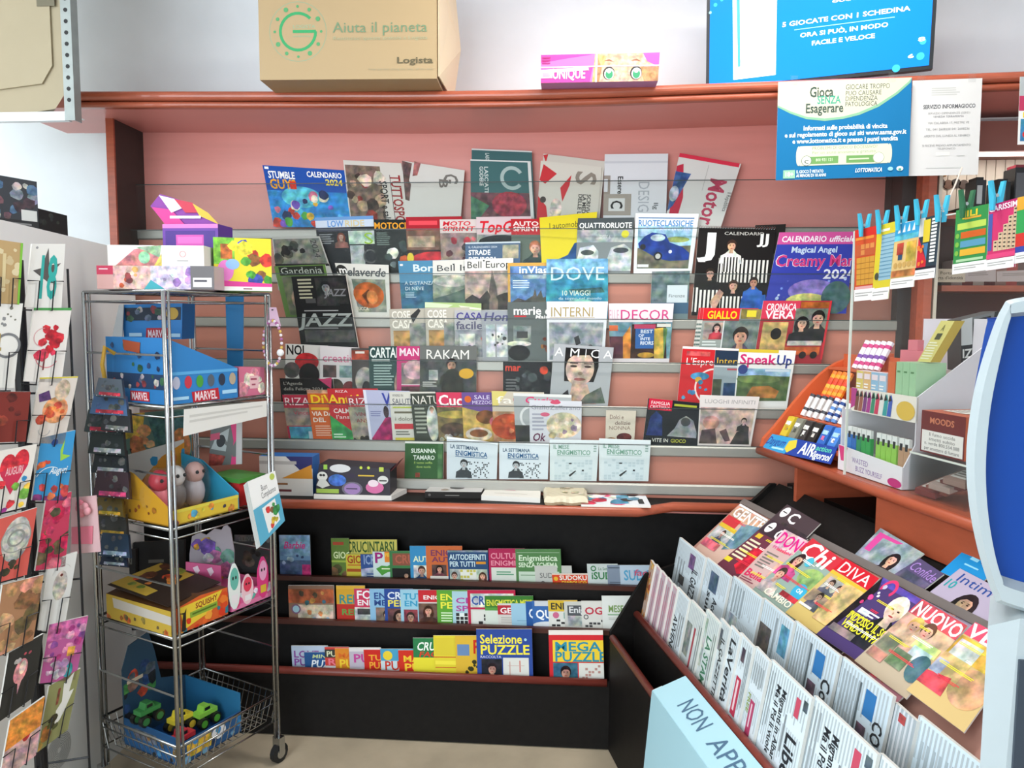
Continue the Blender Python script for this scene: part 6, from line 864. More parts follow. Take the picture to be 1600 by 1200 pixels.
scr((1434, 343, 1470, 334, 1461, 434, 1429, 438), 'red yellow and black scratch card with white number columns', '34404a', [('r', 0, 0, .36, .3, 'd8d4cc'), ('p', [(0, .2), (.5, .7), (.5, .84), (0, .84)], 'c8303a'), ('r', .3, .04, .6, .4, 'd8c03a'), ('p', [(.3, .42), (.55, .42), (.5, .7)], '4a7aa0'), [('r', .66, .04+.055*k, .9, .075+.055*k, 'e8e8e4') for k in range(13)], ('S', .05, .45, .4, .75, 5, .05, ['e07a3a'], 4), ('r', 0, .8, 1, .84, '2a2a34')]+PR, .001)
scr((1494, 329, 1545, 318, 1541, 422, 1488, 429), 'green scratch card with orange blue and yellow bars', '3a8a4a', [('b', 'JILI', .25, .04, .7, .13, 'e8c83a'), ('L', .3, .13, .8, .19, 1, 'd8a03a'), ('r', .08, .22, .95, .32, 'b4cc5a'), ('r', .2, .36, .95, .46, 'c8602c'), ('r', .2, .5, .95, .6, '5a94b0'), ('r', .2, .63, .95, .73, 'd8a83a'), [('c', .1, .41+.135*k, .04, '7ab04a') for k in range(3)], ('r', .1, .78, .9, .82, 'a8cca0')]+PR)
scr((1546, 321, 1594, 308, 1586, 417, 1542, 423), 'magenta scratch card with stepped beige number columns', 'c83a6a', [('r', 0, 0, 1, .12, 'b02a64'), ('b', 'CARISSIMI', .0, .03, 1.0, .11, 'f0e0e8'), ('r', 0, .14, .14, .7, '4a5aa0'), [('r', .2+.16*k, .56-.11*k, .35+.16*k, .72, 'cdb494') for k in range(5)], [[('r', .24+.16*k, .58-.11*k+.06*j, .31+.16*k, .6-.11*k+.06*j, '3a3434') for j in range(2+2*k)] for k in range(5)], ('r', 0, .76, 1, .83, 'd84a7a')]+PR, .001)
scr((1590, 309, 1640, 297, 1634, 405, 1585, 412), 'striped scratch card cut off at the right edge', '3a9a54', [('r', 0, 0, 1, .2, 'd8a03a'), ('r', 0, .55, 1, .75, 'c83a34'), ('r', 0, .75, 1, .84, '3a4a9a')]+PR, .002)
def peg(px, py, label, c='3fb4d4', r=0):
    p = PP(px, py, GP, SR); o = thing('clothes_peg', label, 'clothes peg', tuple(p-UPV*.03), 'pegs on the guard'); d = (UPV+SU*r).normalized()
    for s_ in (-1, 1):
        b = p-UPV*.032-SR*.005+SR*(.007 if s_ > 0 else -.009)
        MB().prism([b-SU*.0055, b+SU*.0055, b+SU*.0055+UPV*.03, b+SU*.0055+UPV*.064+SR*s_*.008, b-SU*.0055+UPV*.064+SR*s_*.008, b-SU*.0055+UPV*.03], SR*.005, c).build('arm', PLAST, o)
    MB().tube([p-SR*.007+SU*.007, p-SR*.007-SU*.007], .004, 8, '9a9a98').build('spring', CHROME, o)
for px, py, l in ((1352, 352, 'pale blue peg on the red and orange card'), (1380, 347, 'pale blue peg on the yellow card'), (1410, 341, 'pale blue peg on the boat card'), (1441, 332, 'pale blue peg on the red and black card'), (1473, 326, 'pale blue peg clipped beside the cable'), (1559, 306, 'pale blue peg on the magenta card')): peg(px, py, l)
peg(1512, 319, 'dark green peg on the green card', '2f6a48')
cb = [PY(1503, 262, 2.6), PY(1492, 290, 2.55), PY(1482, 312, 2.45), PP(1474, 330, GP, SR)]
tag(MB().tube(cb, .0025, 6, 'c8bcb0').build('cable', PLAST), 'thin pale cable running up from the guard', 'cable')
# ------------------------------------------------------------------ things in the cabinet behind the counter
Yk = 3.10
def on(py_): return PY(1550, py_, 3.0).z
zsh = on(332)
tr = MB().box(PY(1505, 330, 3.05).x, 2.2, 3.02, 3.2, zsh+.001, zsh+.028, '15161a').build('black_tray', PLAST); tag(tr, 'flat black tray on the cabinet shelf', 'tray')
for k, (xa_, xb_, ya_, l, c) in enumerate(((1524, 1540, 281, 'small black device with white front on the tray', '26282c'), (1558, 1578, 284, 'small black camera-like device on the tray', '1c1c20'), (1584, 1625, 262, 'tall black box at the right end of the tray', '232427'))):
    x0_, x1_ = PY(xa_, 310, 3.06).x, PY(xb_, 310, 3.06).x; zt_ = PY(1550, ya_, 3.06).z
    o = thing('device', l, 'device', ((x0_+x1_)/2, 3.1, zsh+.029)); MB().box(x0_, x1_, 3.06, 3.14, zsh+.029, zt_, c).build('body', PLAST, o); MB().box(x0_+.004, x0_+(x1_-x0_)*.6, 3.057, 3.06, zsh+.04, zt_-.02, 'b9bcbc' if k < 1 else '5a5c60').build('front_plate', PLAST, o)
    MB().box(x0_+.006, x1_-.006, 3.07, 3.13, zt_, zt_+.012, '101114' if k < 2 else '8a2a3a').build('top_cap', PLAST, o)
for k in range(4):
    c_ = PY(1470+k*12, 286+(k % 2)*2, 3.22); tag(MB().tube([c_, c_+V((0, .02, 0))], .018, 12, ('4a3a34', '6a4a3a', '3a302c', '54423a')[k]).build('brown_knob', PLAST), 'round dark knob on the slatted back, %s from the post' % ('first', 'second', 'third', 'fourth')[k], 'knob', 'knobs on the slatted back')
tag(MB().ball(PY(1474, 268, 3.2), .022, 'c8903a').build('yellow_ornament', PLAST), 'small yellow-orange ornament on the slatted back', 'ornament')
o = sheet('shelf_label', 'cream shelf card with printed words below the pegged cards', 'sign', [PY(1452, 420, 2.99), PY(1508, 420, 2.99), PY(1508, 441, 2.99), PY(1452, 441, 2.99)], [('t', 'Porta', .3, .2, .64, .42, '4a4038'), ('t', "Carta d'identità", .08, .55, .94, .78, '4a4038')], .002, 'c9b9a4')
for k, (xa_, xb_) in enumerate(((1508, 1556), (1558, 1640))): sheet('shelf_label', ('pale grey shelf card beside the cream one', 'see-through shelf card at the right edge')[k], 'sign', [PY(xa_, 424, 2.99), PY(xb_, 420, 2.99), PY(xb_, 440, 2.99), PY(xa_, 440, 2.99)], [('L', .1, .2, .9, .5, 2, '9a8e88')], .002, 'b9aaa6')
for k in range(7): x_ = PY(1484+k*17, 412, 3.12).x; tag(MB().box(x_, x_+.04, 3.1, 3.18, on(446)+.001, on(446)+.10+.02*(k % 3), ('b9a49c', '8a4a44', 'c4b4a8', '6a3a3a', '9a7a70', 'b45a54', '77605a')[k]).build('tobacco_pouch', CARD), ('beige', 'brick red', 'cream', 'dark red', 'taupe', 'coral', 'grey-brown')[k]+' pouch standing on the cabinet shelf', 'pouch', 'pouches on the cabinet shelf')
sheet('lottery_flyer', 'colourful lottery flyer hanging at the right edge of the photo', 'notice', [PY(1594, 120, 2.7), PY(1660, 118, 2.7), PY(1656, 225, 2.7), PY(1590, 226, 2.7)], [('r', 0, 0, 1, .28, 'a8acac'), ('r', 0, .28, 1, .5, 'b03a5a'), ('r', .1, .52, .9, .6, 'e0c83a'), ('r', .05, .62, .95, .95, '~3a7aa0'), ('e', .3, .85, .2, .08, 'c8342e')], .0012, 'dcdcd8')
# ------------------------------------------------------------------ payment terminal close on the right
YT = .98
out = [(1700, 452), (1588, 466), (1566, 480), (1545, 530), (1522, 610), (1510, 700), (1513, 780), (1528, 860), (1552, 930), (1572, 946), (1700, 985)]
inn = [(1700, 488), (1580, 496), (1572, 503), (1560, 560), (1546, 640), (1540, 720), (1542, 790), (1550, 850), (1560, 890), (1575, 905), (1700, 940)]
tm = thing('payment_terminal', 'white payment terminal with curved frame and blue panel close on the right', 'terminal', (PY(1620, 700, YT).x, YT, 0))
def smooth_(pts, n=4):
    r = []
    for i in range(len(pts)-1):
        p0, p1, p2, p3 = [pts[max(0, min(len(pts)-1, i+d))] for d in (-1, 0, 1, 2)]
        for k in range(n):
            t = k/n; r.append(tuple(.5*(2*b+(c-a)*t+(2*a-5*b+4*c-d)*t*t+(3*b-a-3*c+d)*t**3) for a, b, c, d in zip(p0, p1, p2, p3)))
    return r+[pts[-1]]
out, inn = smooth_(out), smooth_(inn)
n_ = MB(); A_ = [PY(*p, YT) for p in out]; B_ = [PY(*p, YT) for p in inn]
A2 = [p+V((.05, .09, 0)) for p in A_]; Ar = [p.lerp(q_, .18)+V((0, -.012, 0)) for p, q_ in zip(A_, B_)]; Br = [p.lerp(q_, .75)+V((0, -.012, 0)) for p, q_ in zip(A_, B_)]; B2 = [p+V((0, .012, 0)) for p in B_]
for rings in ((A2, A_), (A_, Ar), (Ar, Br), (Br, B2)):
    for i in range(len(A_)-1): n_.poly([rings[0][i], rings[0][i+1], rings[1][i+1], rings[1][i]])
n_.build('curved_frame', TERM, tm, smooth=True)
MB().prism([p+V((0, .012, 0)) for p in inn and B_], (0, .03, 0)).build('blue_panel', TERMB, tm)
MB().prism([p+V((.03, .05, 0)) for p in A_], (.03, .05, 0)).build('rear_shell', TERM, tm)
xl = PY(1531, 1000, YT+.01).x; zt_ = PY(1560, 950, YT).z
MB().prism([(xl-.002, YT-.01, zt_-.02), (xl+.03, YT-.02, zt_-.005), (xl+.4, YT-.02, zt_-.015), (xl+.4, YT-.02, 0), (xl-.004, YT-.02, 0)], (.06, .11, 0)).build('pedestal', TERM, tm)
MB().box(PY(1594, 1100, YT-.03).x, xl+.38, YT-.024, YT-.0201, .3, PY(1594, 1030, YT-.02).z, '3a4450').build('dark_slot', PLAST, tm)
# ------------------------------------------------------------------ wire trolley
P3 = V((-.965, 2.413, 0)); P2 = V((-1.125, 2.06, 0)); TA = (P3-P2).normalized(); LA = (P3-P2).length; TB = V((-TA.y, TA.x, 0)); LB = .36
def T(i, j, z): return P2+TA*i+TB*j+UPV*z
wt = thing('wire_trolley', 'tall chromed wire trolley on castors with four levels', 'trolley', tuple(T(LA/2, LB/2, 0)))
ZT = 1.57; LV = [1.243, .893, .572]
for i, j in ((0, 0), (LA, 0), (0, LB), (LA, LB)):
    o = MB().tube([T(i, j, .085), T(i, j, ZT)], .0065, 8).build('post', CHROME, wt, smooth=True); d_ = TA*.016 if i == 0 else -TA*.016
    MB().tube([T(i, j, .09)+d_, T(i, j, ZT)+d_], .0045, 6).build('second_rod', CHROME, o, smooth=True)
    w_ = MB().tube([T(i, j, .034)-TB*.009, T(i, j, .034)+TB*.009], .033, 14).build('castor', RUB, wt); MB().tube([T(i, j, .034)-TB*.012, T(i, j, .034)+TB*.012], .018, 10).build('hub', CHROME, w_); MB().obox(T(i-.012, j-.016, .04), TA*.024, TB*.032, UPV*.05).build('fork', CHROME, w_)
def frame(z, name, r=.005):
    o = MB().tube([T(0, 0, z), T(LA, 0, z), T(LA, LB, z), T(0, LB, z)], r, 6, closed=True).build(name, CHROME, wt, smooth=True); return o
for z in [ZT]+LV:
    o = frame(z, 'shelf_frame'); g_ = MB()
    for k in range(1, 10): g_.tube([T(LA*k/10, 0, z), T(LA*k/10, LB, z)], .0018, 5)
    g_.tube([T(0, LB/2, z-.003), T(LA, LB/2, z-.003)], .003, 5); g_.build('shelf_wires', CHROME, o)
    frame(z-.028, 'lower_frame', .003)
for z in (1.39, 1.05, .73, .40):
    for j in (0, LB):
        pass
    MB().tube([T(0, 0, z), T(0, LB, z)], .0035, 6).build('guard_rail', CHROME, wt); MB().tube([T(LA, 0, z), T(LA, LB, z)], .0035, 6).build('guard_rail', CHROME, wt)
bk_ = MB()
zr, zf = .245, .15
for k in range(17):
    i = LA*k/16
    bk_.tube([T(i, 0, zr), T(i, .03, zf), T(i, LB-.03, zf), T(i, LB, zr)], .0015, 4)
for k in range(15):
    j = LB*k/14; bk_.tube([T(0, j, zr), T(.03, j, zf), T(LA-.03, j, zf), T(LA, j, zr)], .0015, 4)
fr_ = frame(zr, 'basket_rim'); bk_.build('basket_wires', CHROME, fr_); frame(zr-.03, 'basket_rim', .003); frame(zf, 'basket_rim', .003)
# goods on top of the trolley
Zt = ZT+.006
def front(x0, y0, x1, Y, z, h, skew=0):
    a_, b_ = PY(x0, 450, Y), PY(x1, 450, Y+skew); return [V((a_.x, Y, z+h)), V((b_.x, Y+skew, z+h)), V((b_.x, Y+skew, z)), V((a_.x, Y, z))]
def hpx(y0, y1, Y): return (y1-y0)/1200*Y*1.0
boxq('toy_carton', 'lower pink and white toy carton on the trolley top', 'carton', front(152, 0, 335, 2.10, Zt, .066, .03), .14, 'd8a8a4', 'b8a8a8', [('r', 0, 0, .14, .38, 'c83a5a'), ('L', .02, .1, .12, .2, 1, 'f0dce0'), ('r', .14, 0, .46, 1, '~d8b0a8'), ('S', .2, .15, .42, .95, 8, .14, ['~b8502c', '~e0a060', '~8a3a3a', '~e8c8b0'], 3), ('r', .46, 0, .8, 1, '~cfc0d8'), ('S', .48, .1, .8, .9, 8, .16, ['~8a6aa8', '~f0ecf0', '~b090c0'], 5), ('p', [(.4, 1), (.46, .6), (.58, 1)], '3aa4b0'), ('r', .8, 0, 1, 1, '6a6668'), ('r', .82, .5, .98, .9, 'e8e4e4'), ('L', .83, .56, .97, .74, 1, '44404a')])
boxq('toy_carton', 'upper white toy carton with rainbow print on the trolley top', 'carton', front(170, 0, 320, 2.115, Zt+.067, .058, .03), .12, 'e6e2de', 'd8d4d0', [('p', [(.08, 1), (.28, .2), (.5, 0), (.56, 0), (.52, 1)], '~c87a7a'), ('p', [(.3, .1), (.56, 0), (.54, .6)], '~8fb08a'), ('e', .38, .6, .06, .3, '~8ac49a'), ('p', [(.48, 1), (.56, .4), (.56, 1)], '~e0c85a'), ('o', .78, .42, .12, .04, 'd8a0a0'), ('L', .72, .72, .88, .8, 1, '8a8484')])
pb = boxq('figure_display', 'purple counter display box with pink edges on the trolley top', 'display box', front(257, 0, 343, 2.26, Zt, .2), .1, '6a3a9c', '54288a', [('r', 0, 0, 1, .06, 'e07ac0'), ('p', [(.05, .1), (.95, .1), (.95, .9), (.05, .9)], '4a2a84'), ('r', .24, .16, .74, .32, 'c850a8'), ('r', .27, .19, .71, .29, 'd86ab8'), ('e', .25, .6, .18, .14, '~d86ab0'), ('e', .78, .6, .16, .2, '~4aa4c4'), ('c', .5, .62, .05, '~c0a0d8')])
hq = [PY(235, 322, 2.3), PY(250, 303, 2.3), PY(300, 318, 2.3), PY(345, 352, 2.3), PY(330, 352, 2.3), PY(258, 350, 2.3)]
MB().prism(hq, (0, .004, 0), '8a3a9c').build('header_card', CARD, pb)
a = MB(); paint(a, [PY(235, 303, 2.297), PY(345, 303, 2.297), PY(345, 352, 2.297), PY(235, 352, 2.297)], [('p', [(.02, .42), (.3, .5), (.5, 1), (.22, 1)], 'd83a90'), ('p', [(.12, .04), (.34, .16), (.46, .45), (.3, .6)], 'e8e0e6'), ('p', [(.34, .16), (.6, .28), (.72, .6), (.5, .6)], 'c8344c'), ('p', [(.6, .3), (.82, .6), (.98, .98), (.7, .7)], 'e0b83a'), ('L', .28, .66, .84, .84, 1, 'f0e8f0')], V((0, -1, 0)), .0006); a.build('header_print', CARD, pb, fix=False)
fg = boxq('figure_display', 'multicoloured display box with green and yellow cut-outs on the trolley top', 'display box', front(335, 0, 425, 2.20, Zt, .155, .06), .12, 'e0cf2e', '7ab03a', [('r', 0, 0, .36, .5, '~7ab83a'), ('r', .12, .12, .32, .4, '~b8642c'), ('S', .3, .1, .95, .85, 12, .11, ['~8a5a2c', '~3a4aa8', '~d83a2c', '~f0dc3a', '~5aa83a', '~4a9a34'], 6), ('e', .2, .62, .14, .2, 'e07ac0'), ('e', .32, .5, .12, .1, '8fb4e0'), ('p', [(0, .8), (1, .86), (1, .92), (0, .92)], 'd83a90'), ('r', 0, .92, 1, 1, 'ebe7e4'), ('L', .5, .94, .66, .99, 1, '8a4a5a')])
# level 1: blue comic-hero display
L1 = LV[0]+.006
md = thing('hero_display', 'blue stepped hero figure display on the upper trolley shelf', 'display box', tuple(T(.15, .15, L1)))
prof = [(.0, 0), (.25, 0), (.25, .092), (.0, .19)]
MB().prism([T(i+.012, .012, L1+z) for i, z in prof], TB*.27, '2f7fc0', '2a78b8').build('tray', CARD, md)
q = [T(.012, .0115, L1+.092), T(.262, .0115, L1+.092), T(.262, .0115, L1), T(.012, .0115, L1)]
a = MB(); paint(a, q, [('r', 0, 0, 1, .1, '5aa8dc'), [('e', .12+.16*k, .34, .05, .2, ('b8bcd0', 'c8384a', '4a9a3c', '55606c', '2a3448', 'b0a088')[k]) for k in range(6)], ('p', [(.32, .66), (.7, .6), (.72, .98), (.34, 1)], 'b82030'), ('b', 'MARVEL', .36, .68, .68, .94, 'f0dce0'), ('r', .06, .78, .28, .88, 'a8d4ee'), ('r', .76, .7, .98, .82, 'a8d4ee')], -TB); a.build('front_print', CARD, md, fix=False)
q = [T(.0115, .28, L1+.19), T(.0115, .014, L1+.19), T(.0115, .014, L1), T(.0115, .28, L1)]
a = MB(); paint(a, q, [('r', 0, .55, 1, .78, '1f3a5c'), ('S', .05, .58, .95, .76, 14, .05, ['~b8b0b0', '~8a3a40', '~3a6a4a', '~555a70'], 4), ('S', .05, .1, .9, .5, 10, .05, ['~24406a', '~2a5a3a', '~1c3050'], 6), ('r', .4, .82, .72, .97, 'b82030'), ('b', 'MARVEL', .42, .84, .7, .95, 'f0dce0'), ('p', [(.3, .04), (.6, .08), (.58, .24), (.32, .2)], 'a04a2c')], -TA); a.build('side_print', CARD, md, fix=False)
hb = [PY(189, 476, 2.28), PY(285, 474, 2.30), PY(284, 530, 2.30), PY(194, 530, 2.28)]
MB().prism(hb, (0, .08, 0), '2a80c4', '2470b0').build('header_box', CARD, md)
a = MB(); paint(a, [p+V((0, -.001, 0)) for p in hb], [('r', .06, .1, .98, .46, '1a2a3c'), ('S', .1, .12, .74, .44, 12, .09, ['~b0a8a8', '~3a5a44', '~5a6a80', '~8a3a40'], 7), ('c', .84, .28, .17, 'c8a03a'), ('p', [(.4, .68), (.78, .68), (.8, 1), (.38, 1)], 'b82030'), ('b', 'MARVEL', .42, .74, .76, .94, 'f0dce0'), ('r', .1, .82, .32, .92, 'b8dcf0'), ('r', .82, .84, .98, .94, 'b8dcf0')], V((0, -1, 0)), .0006); a.build('header_print', CARD, md, fix=False)
MB().prism([PY(172, 540, 2.26), PY(186, 476, 2.27), PY(193, 476, 2.27), PY(190, 545, 2.26)], (0, .004, 0), 'c4c8ca').build('white_side', CARD, md)
boxq('pink_snack_box', 'small pink and cream box at the right end of the upper trolley shelf', 'box', [T(.275, .02, L1+.094), T(.38, .02, L1+.088), T(.38, .02, L1), T(.275, .02, L1)], .06, 'd0708c', 'c86a80', [('S', .1, .2, .95, .8, 10, .2, ['~e8dcc8', '~f0e4d0', '~d88a9c'], 3), ('r', .4, .3, .75, .75, 'e4b8bc'), ('L', .44, .36, .72, .5, 1, 'a04a60'), ('L', .48, .56, .68, .68, 1, 'a04a60')])
sheet('price_strip', 'white paper price strip hanging from the upper trolley shelf', 'label', [T(.05, -.008, LV[0]-.008), T(.36, -.008, LV[0]-.012), T(.36, -.008, LV[0]-.062), T(.045, -.008, LV[0]-.085)], [('L', .06, .2, .95, .6, 2, 'c8c6c0')], .0012, 'dedcd6', material=MATTE)
bl = MB()
pt = T(LA, -.014, 1.53)
br = thing('bead_bracelet', 'pink and white bead bracelet on a card hanging from the trolley post', 'bracelet', tuple(pt-UPV*.2))
cdq = [pt+V((-.010, 0, 0)), pt+V((.012, 0, 0)), pt+V((.026, 0, -.06)), pt+V((-.026, 0, -.06))]
MB().prism(cdq, (0, .002, 0), 'd8b0c8').build('hanging_card', CARD, br)
a = MB(); paint(a, [pt+V((-.02, -.0008, 0)), pt+V((.02, -.0008, 0)), pt+V((.02, -.0008, -.06)), pt+V((-.02, -.0008, -.06))], [('e', .5, .14, .1, .04, '3a2a34'), ('L', .3, .6, .7, .74, 1, 'a05a8a')], V((0, -1, 0))); a.build('card_print', CARD, br, fix=False)
for k in range(34):
    an = 2*math.pi*k/34; MB().ball(pt+V((.030*math.cos(an), -.006, -.115+.072*math.sin(an))), .0052, ('e8dce4', 'b06a9c', 'efe6ec', 'd8b45a', 'c890b8')[k % 5], 6, 4).build('bead', PLAST, br)
MB().ball(pt+V((.026, -.008, -.145)), .012, 'f0f0f0', 8, 6).build('charm', PLAST, br)
tag(MB().prism([PY(352, 458, 2.52), PY(380, 456, 2.52), PY(379, 575, 2.52), PY(356, 600, 2.52)], (0, .006, 0), '2a74a8').build('blue_blister_pack', PLAST), 'blue hanging pack seen through the trolley', 'pack')
# level 2
L2 = LV[1]+.006
yb_ = thing('toy_display', 'yellow and blue open toy display on the middle trolley shelf', 'display box', tuple(T(.12, .12, L2)))
MB().prism([T(.006, .01+j, L2+z) for j, z in ((0, 0), (.26, 0), (.26, .155), (.16, .14), (0, .05))], TA*.004, 'd09a24').build('side_wall', CARD, yb_)
MB().prism([T(.25, .01+j, L2+z) for j, z in ((0, 0), (.26, 0), (.26, .155), (.16, .14), (0, .05))], TA*.004, '2f9ac0').build('side_wall', CARD, yb_)
MB().prism([T(i, .01, L2+z) for i, z in ((.006, 0), (.254, 0), (.254, .045), (.006, .045))], TB*.004, 'd8b83a').build('front_lip', CARD, yb_)
q = [T(.008, .0095, L2+.045), T(.252, .0095, L2+.045), T(.252, .0095, L2), T(.008, .0095, L2)]
a = MB(); paint(a, q, [('r', 0, 0, 1, .2, 'd8c84a'), ('S', .04, .25, .96, .9, 12, .22, ['~d8883a', '~4a94b0', '~d8c84a', '~3a3a4a', '~c86a3c'], 3)], -TB); a.build('front_print', CARD, yb_, fix=False)
q = [T(.0055, .27, L2+.13), T(.0055, .012, L2+.13), T(.0055, .012, L2), T(.0055, .27, L2)]
a = MB(); paint(a, q, [('S', .05, .62, .75, .8, 8, .06, ['~a06a1a', '~8a4a20'], 4), ('r', .05, .5, .5, .52, 'b08a2a'), ('r', .3, .3, .36, .5, 'a05a24')], -TA); a.build('side_print', CARD, yb_, fix=False)
slab_ = MB().obox(T(.006, .01, L2), TA*.248, TB*.26, UPV*.004, 'b8862a'); slab_.build('tray_floor', CARD, yb_)
hq = [T(.006, .275, L2+.17), T(.30, .275, L2+.20), T(.30, .275, L2+.08), T(.006, .275, L2+.06)]
MB().prism(hq, TB*.004, 'd0cfc8').build('header_card', CARD, yb_)
a = MB(); paint(a, hq, [('p', [(.3, .9), (.6, .3), (1, .0), (1, 1), (.3, 1)], 'd8922c'), ('S', .35, .3, 1, .95, 9, .16, ['2f8ab8', 'e0a03a', '2f8ab8', 'd8762c'], 4)], -TB); a.build('header_print', CARD, yb_, fix=False)
for k, (i, j, c1, c2, l) in enumerate(((.05, .12, 'b83040', 'd8707a', 'red wrapped toy figure in the yellow display'), (.12, .14, 'd8d4d0', '77706c', 'white-faced wrapped toy figure in the yellow display'), (.19, .14, 'cfa49c', 'b8b0b4', 'pink-grey wrapped toy figure in the yellow display'))):
    o = thing('toy_figure', l, 'toy', tuple(T(i, j, L2+.005)), 'wrapped toys in the yellow display'); MB().ball(T(i, j, L2+.055), .05, c2, 10, 8, (.75, .6, 1)).build('body', PLAST, o, smooth=True); MB().ball(T(i, j-.008, L2+.115), .034, c1, 10, 8, (.9, .85, 1)).build('head', PLAST, o, smooth=True)
    for s_ in (-1, 1): MB().ball(T(i+s_*.012, j-.036, L2+.12), .006, '1c1c1c', 6, 4).build('eye', PLAST, o)
    MB().ball(T(i, j-.004, L2+.075), .085, 'fff', 10, 8, (.62, .62, .95)).build('clear_bag', FILM, o)
bc = boxq('backing_card', 'teal and yellow printed card leaning behind the yellow display', 'card', [PY(186, 648, 2.40), PY(298, 638, 2.42), PY(300, 735, 2.42), PY(192, 735, 2.40)], .006, '5a7a70', '8a8a80', [('p', [(.06, 0), (.36, 0), (.3, .4), (.04, .45)], '~c8a43a'), ('S', .1, .3, .5, .9, 7, .12, ['~2a1f1a', '~c88a5a', '~b0683a', '~e0b080'], 3), ('p', [(.4, .1), (1, .0), (1, 1), (.55, .8)], '~3f6a68'), ('e', .85, .6, .14, .3, '~b8703a')])
bgp = boxq('toy_pouch', 'grey and hot pink magazine pouch at the right of the middle shelf', 'pouch', [PY(330, 662, 2.44), PY(378, 650, 2.46), PY(378, 725, 2.46), PY(326, 728, 2.44)], .006, '6a6e6c', 'aaa', [('p', [(.6, 0), (1, 0), (1, 1), (.66, 1), (.74, .5)], 'e0387c'), ('r', .82, .1, 1, 1, 'c8c4c4'), ('p', [(.04, .6), (.2, .3), (.6, .2), (.5, .7)], 'b4bcbc'), ('e', .34, .45, .14, .14, '22262a'), ('p', [(.0, .7), (.5, .8), (.4, 1), (0, 1)], '~a8443a'), ('r', 0, .25, .3, .4, 'c84a6a')])
tin = thing('toy_tin', 'red box with green lid behind the leaflet stack', 'box', tuple(T(.32, .12, L2)))
MB().obox(T(.275, .03, L2), TA*.10, TB*.14, UPV*.075, 'c83030').build('body', CARD, tin); MB().obox(T(.27, .025, L2+.075), TA*.11, TB*.15, UPV*.014, '4a8a3c').build('lid', CARD, tin)
lf = thing('leaflet_stack', 'stack of white and blue activity leaflets leaning out of the middle shelf', 'leaflets', tuple(T(.33, -.03, L2-.06)))
dv_ = TA*.004-TB*.038-UPV*.17; q = [T(.27, -.012, L2+.085), T(.385, -.012, L2+.10), T(.385, -.012, L2+.10)+dv_*.95, T(.27, -.012, L2+.085)+dv_*1.18]
for k in range(5):
    o_ = TB*(.004*k)-UPV*.003*k; MB().prism([p+o_ for p in q], TB*.0025, 'e4e6e4' if k else 'dfe3e2').build('leaflet', CARD, lf)
a = MB(); paint(a, q, [('r', 0, 0, 1, .42, 'ecebe8'), ('t', 'Buon', .4, .14, .62, .24, '3a3a3c'), ('t', 'Compleanno', .36, .26, .9, .36, '3a3a3c'), ('r', .0, .44, 1, 1, '5aa8c4'), ('p', [(.3, .5), (.8, .48), (.84, .9), (.36, .94)], 'e8e8e4'), ('S', .4, .55, .78, .88, 7, .07, ['~c83a34', '~d8b43a', '~3a8a4a', '~7a5a3a'], 4), ('c', .85, .08, .06, 'b4c45a')], -TB); a.build('leaflet_print', CARD, lf, fix=False)
# level 3
L3 = LV[2]+.006
sq_ = thing('squeeze_toy_box', 'yellow and red printed box with dark open lid on the lower trolley shelf', 'box', tuple(T(.09, .14, L3)))
MB().prism([T(.0+i, .01, L3+z) for i, z in ((.0, 0), (.20, 0), (.20, .085), (.10, .092), (.0, .075))], TB*.30, 'd8602a', '5a3a20').build('body', CARD, sq_)
q = [T(.002, .0095, L3+.075), T(.20, .0095, L3+.085), T(.20, .0095, L3), T(.002, .0095, L3)]
a = MB(); paint(a, q, [('p', [(.12, 0), (.9, 0), (.7, .6), (.2, .9)], 'e8c83a'), ('b', 'SQUISHY', .4, .08, .8, .28, '8a2a20'), ('r', .3, .34, .8, .56, '8aa83a'), ('L', .34, .38, .78, .52, 1, '55701e'), ('S', .05, .6, 1, 1, 12, .14, ['d83a20', 'e86a2c', '2f7a8a', 'f0a03a'], 4), ('p', [(.14, .95), (.18, .3), (.1, .2), (.2, .25), (.24, .1), (.23, .3), (.22, .95)], '2a241c'), ('S', .9, .1, 1, .6, 5, .14, ['e87a2c', 'd84a20'], 2)], -TB); a.build('front_print', CARD, sq_, fix=False)
q = [T(-.0005, .31, L3+.075), T(-.0005, .012, L3+.075), T(-.0005, .012, L3), T(-.0005, .31, L3)]
a = MB(); paint(a, q, [('r', 0, 0, 1, 1, 'c8a83c'), ('p', [(.1, .1), (1, .22), (1, .56), (.12, .5)], 'cdc6bc'), ('S', 0, .65, 1, 1, 12, .13, ['~a85a24', '~8a7a3a', '~c8602a', '~6a5a3a'], 3)], -TA); a.build('side_print', CARD, sq_, fix=False)
lq = [T(.005, .31, L3+.10), T(.20, .31, L3+.115), T(.20, .04, L3+.095), T(.005, .03, L3+.083)]
MB().prism(lq, (0, 0, .002), '2a1e18').build('lid', CARD, sq_)
a = MB(); paint(a, lq, [('r', .05, 0, .95, .6, 'c8a83c'), ('S', .1, .05, .95, .55, 12, .08, ['~d8502a', '~8a9a3a', '~e08a3a', '~5a3018'], 5)], UPV, .0025); a.build('lid_print', CARD, sq_, fix=False)
pk_ = thing('blind_box_display', 'pink and white blind-bag display with animal shapes on the lower trolley shelf', 'display box', tuple(T(.29, .16, L3)))
MB().obox(T(.215, .012, L3), TA*.165, TB*.26, UPV*.05, 'd85a90').build('tray', CARD, pk_)
q = [T(.215, .0115, L3+.05), T(.38, .0115, L3+.05), T(.38, .0115, L3), T(.215, .0115, L3)]
a = MB(); paint(a, q, [('r', 0, .7, 1, 1, 'e07aa4'), ('S', .05, .1, .95, .6, 8, .24, ['~e8e4e8', '~c83a6a', '~5aa8a0'], 4)], -TB); a.build('front_print', CARD, pk_, fix=False)
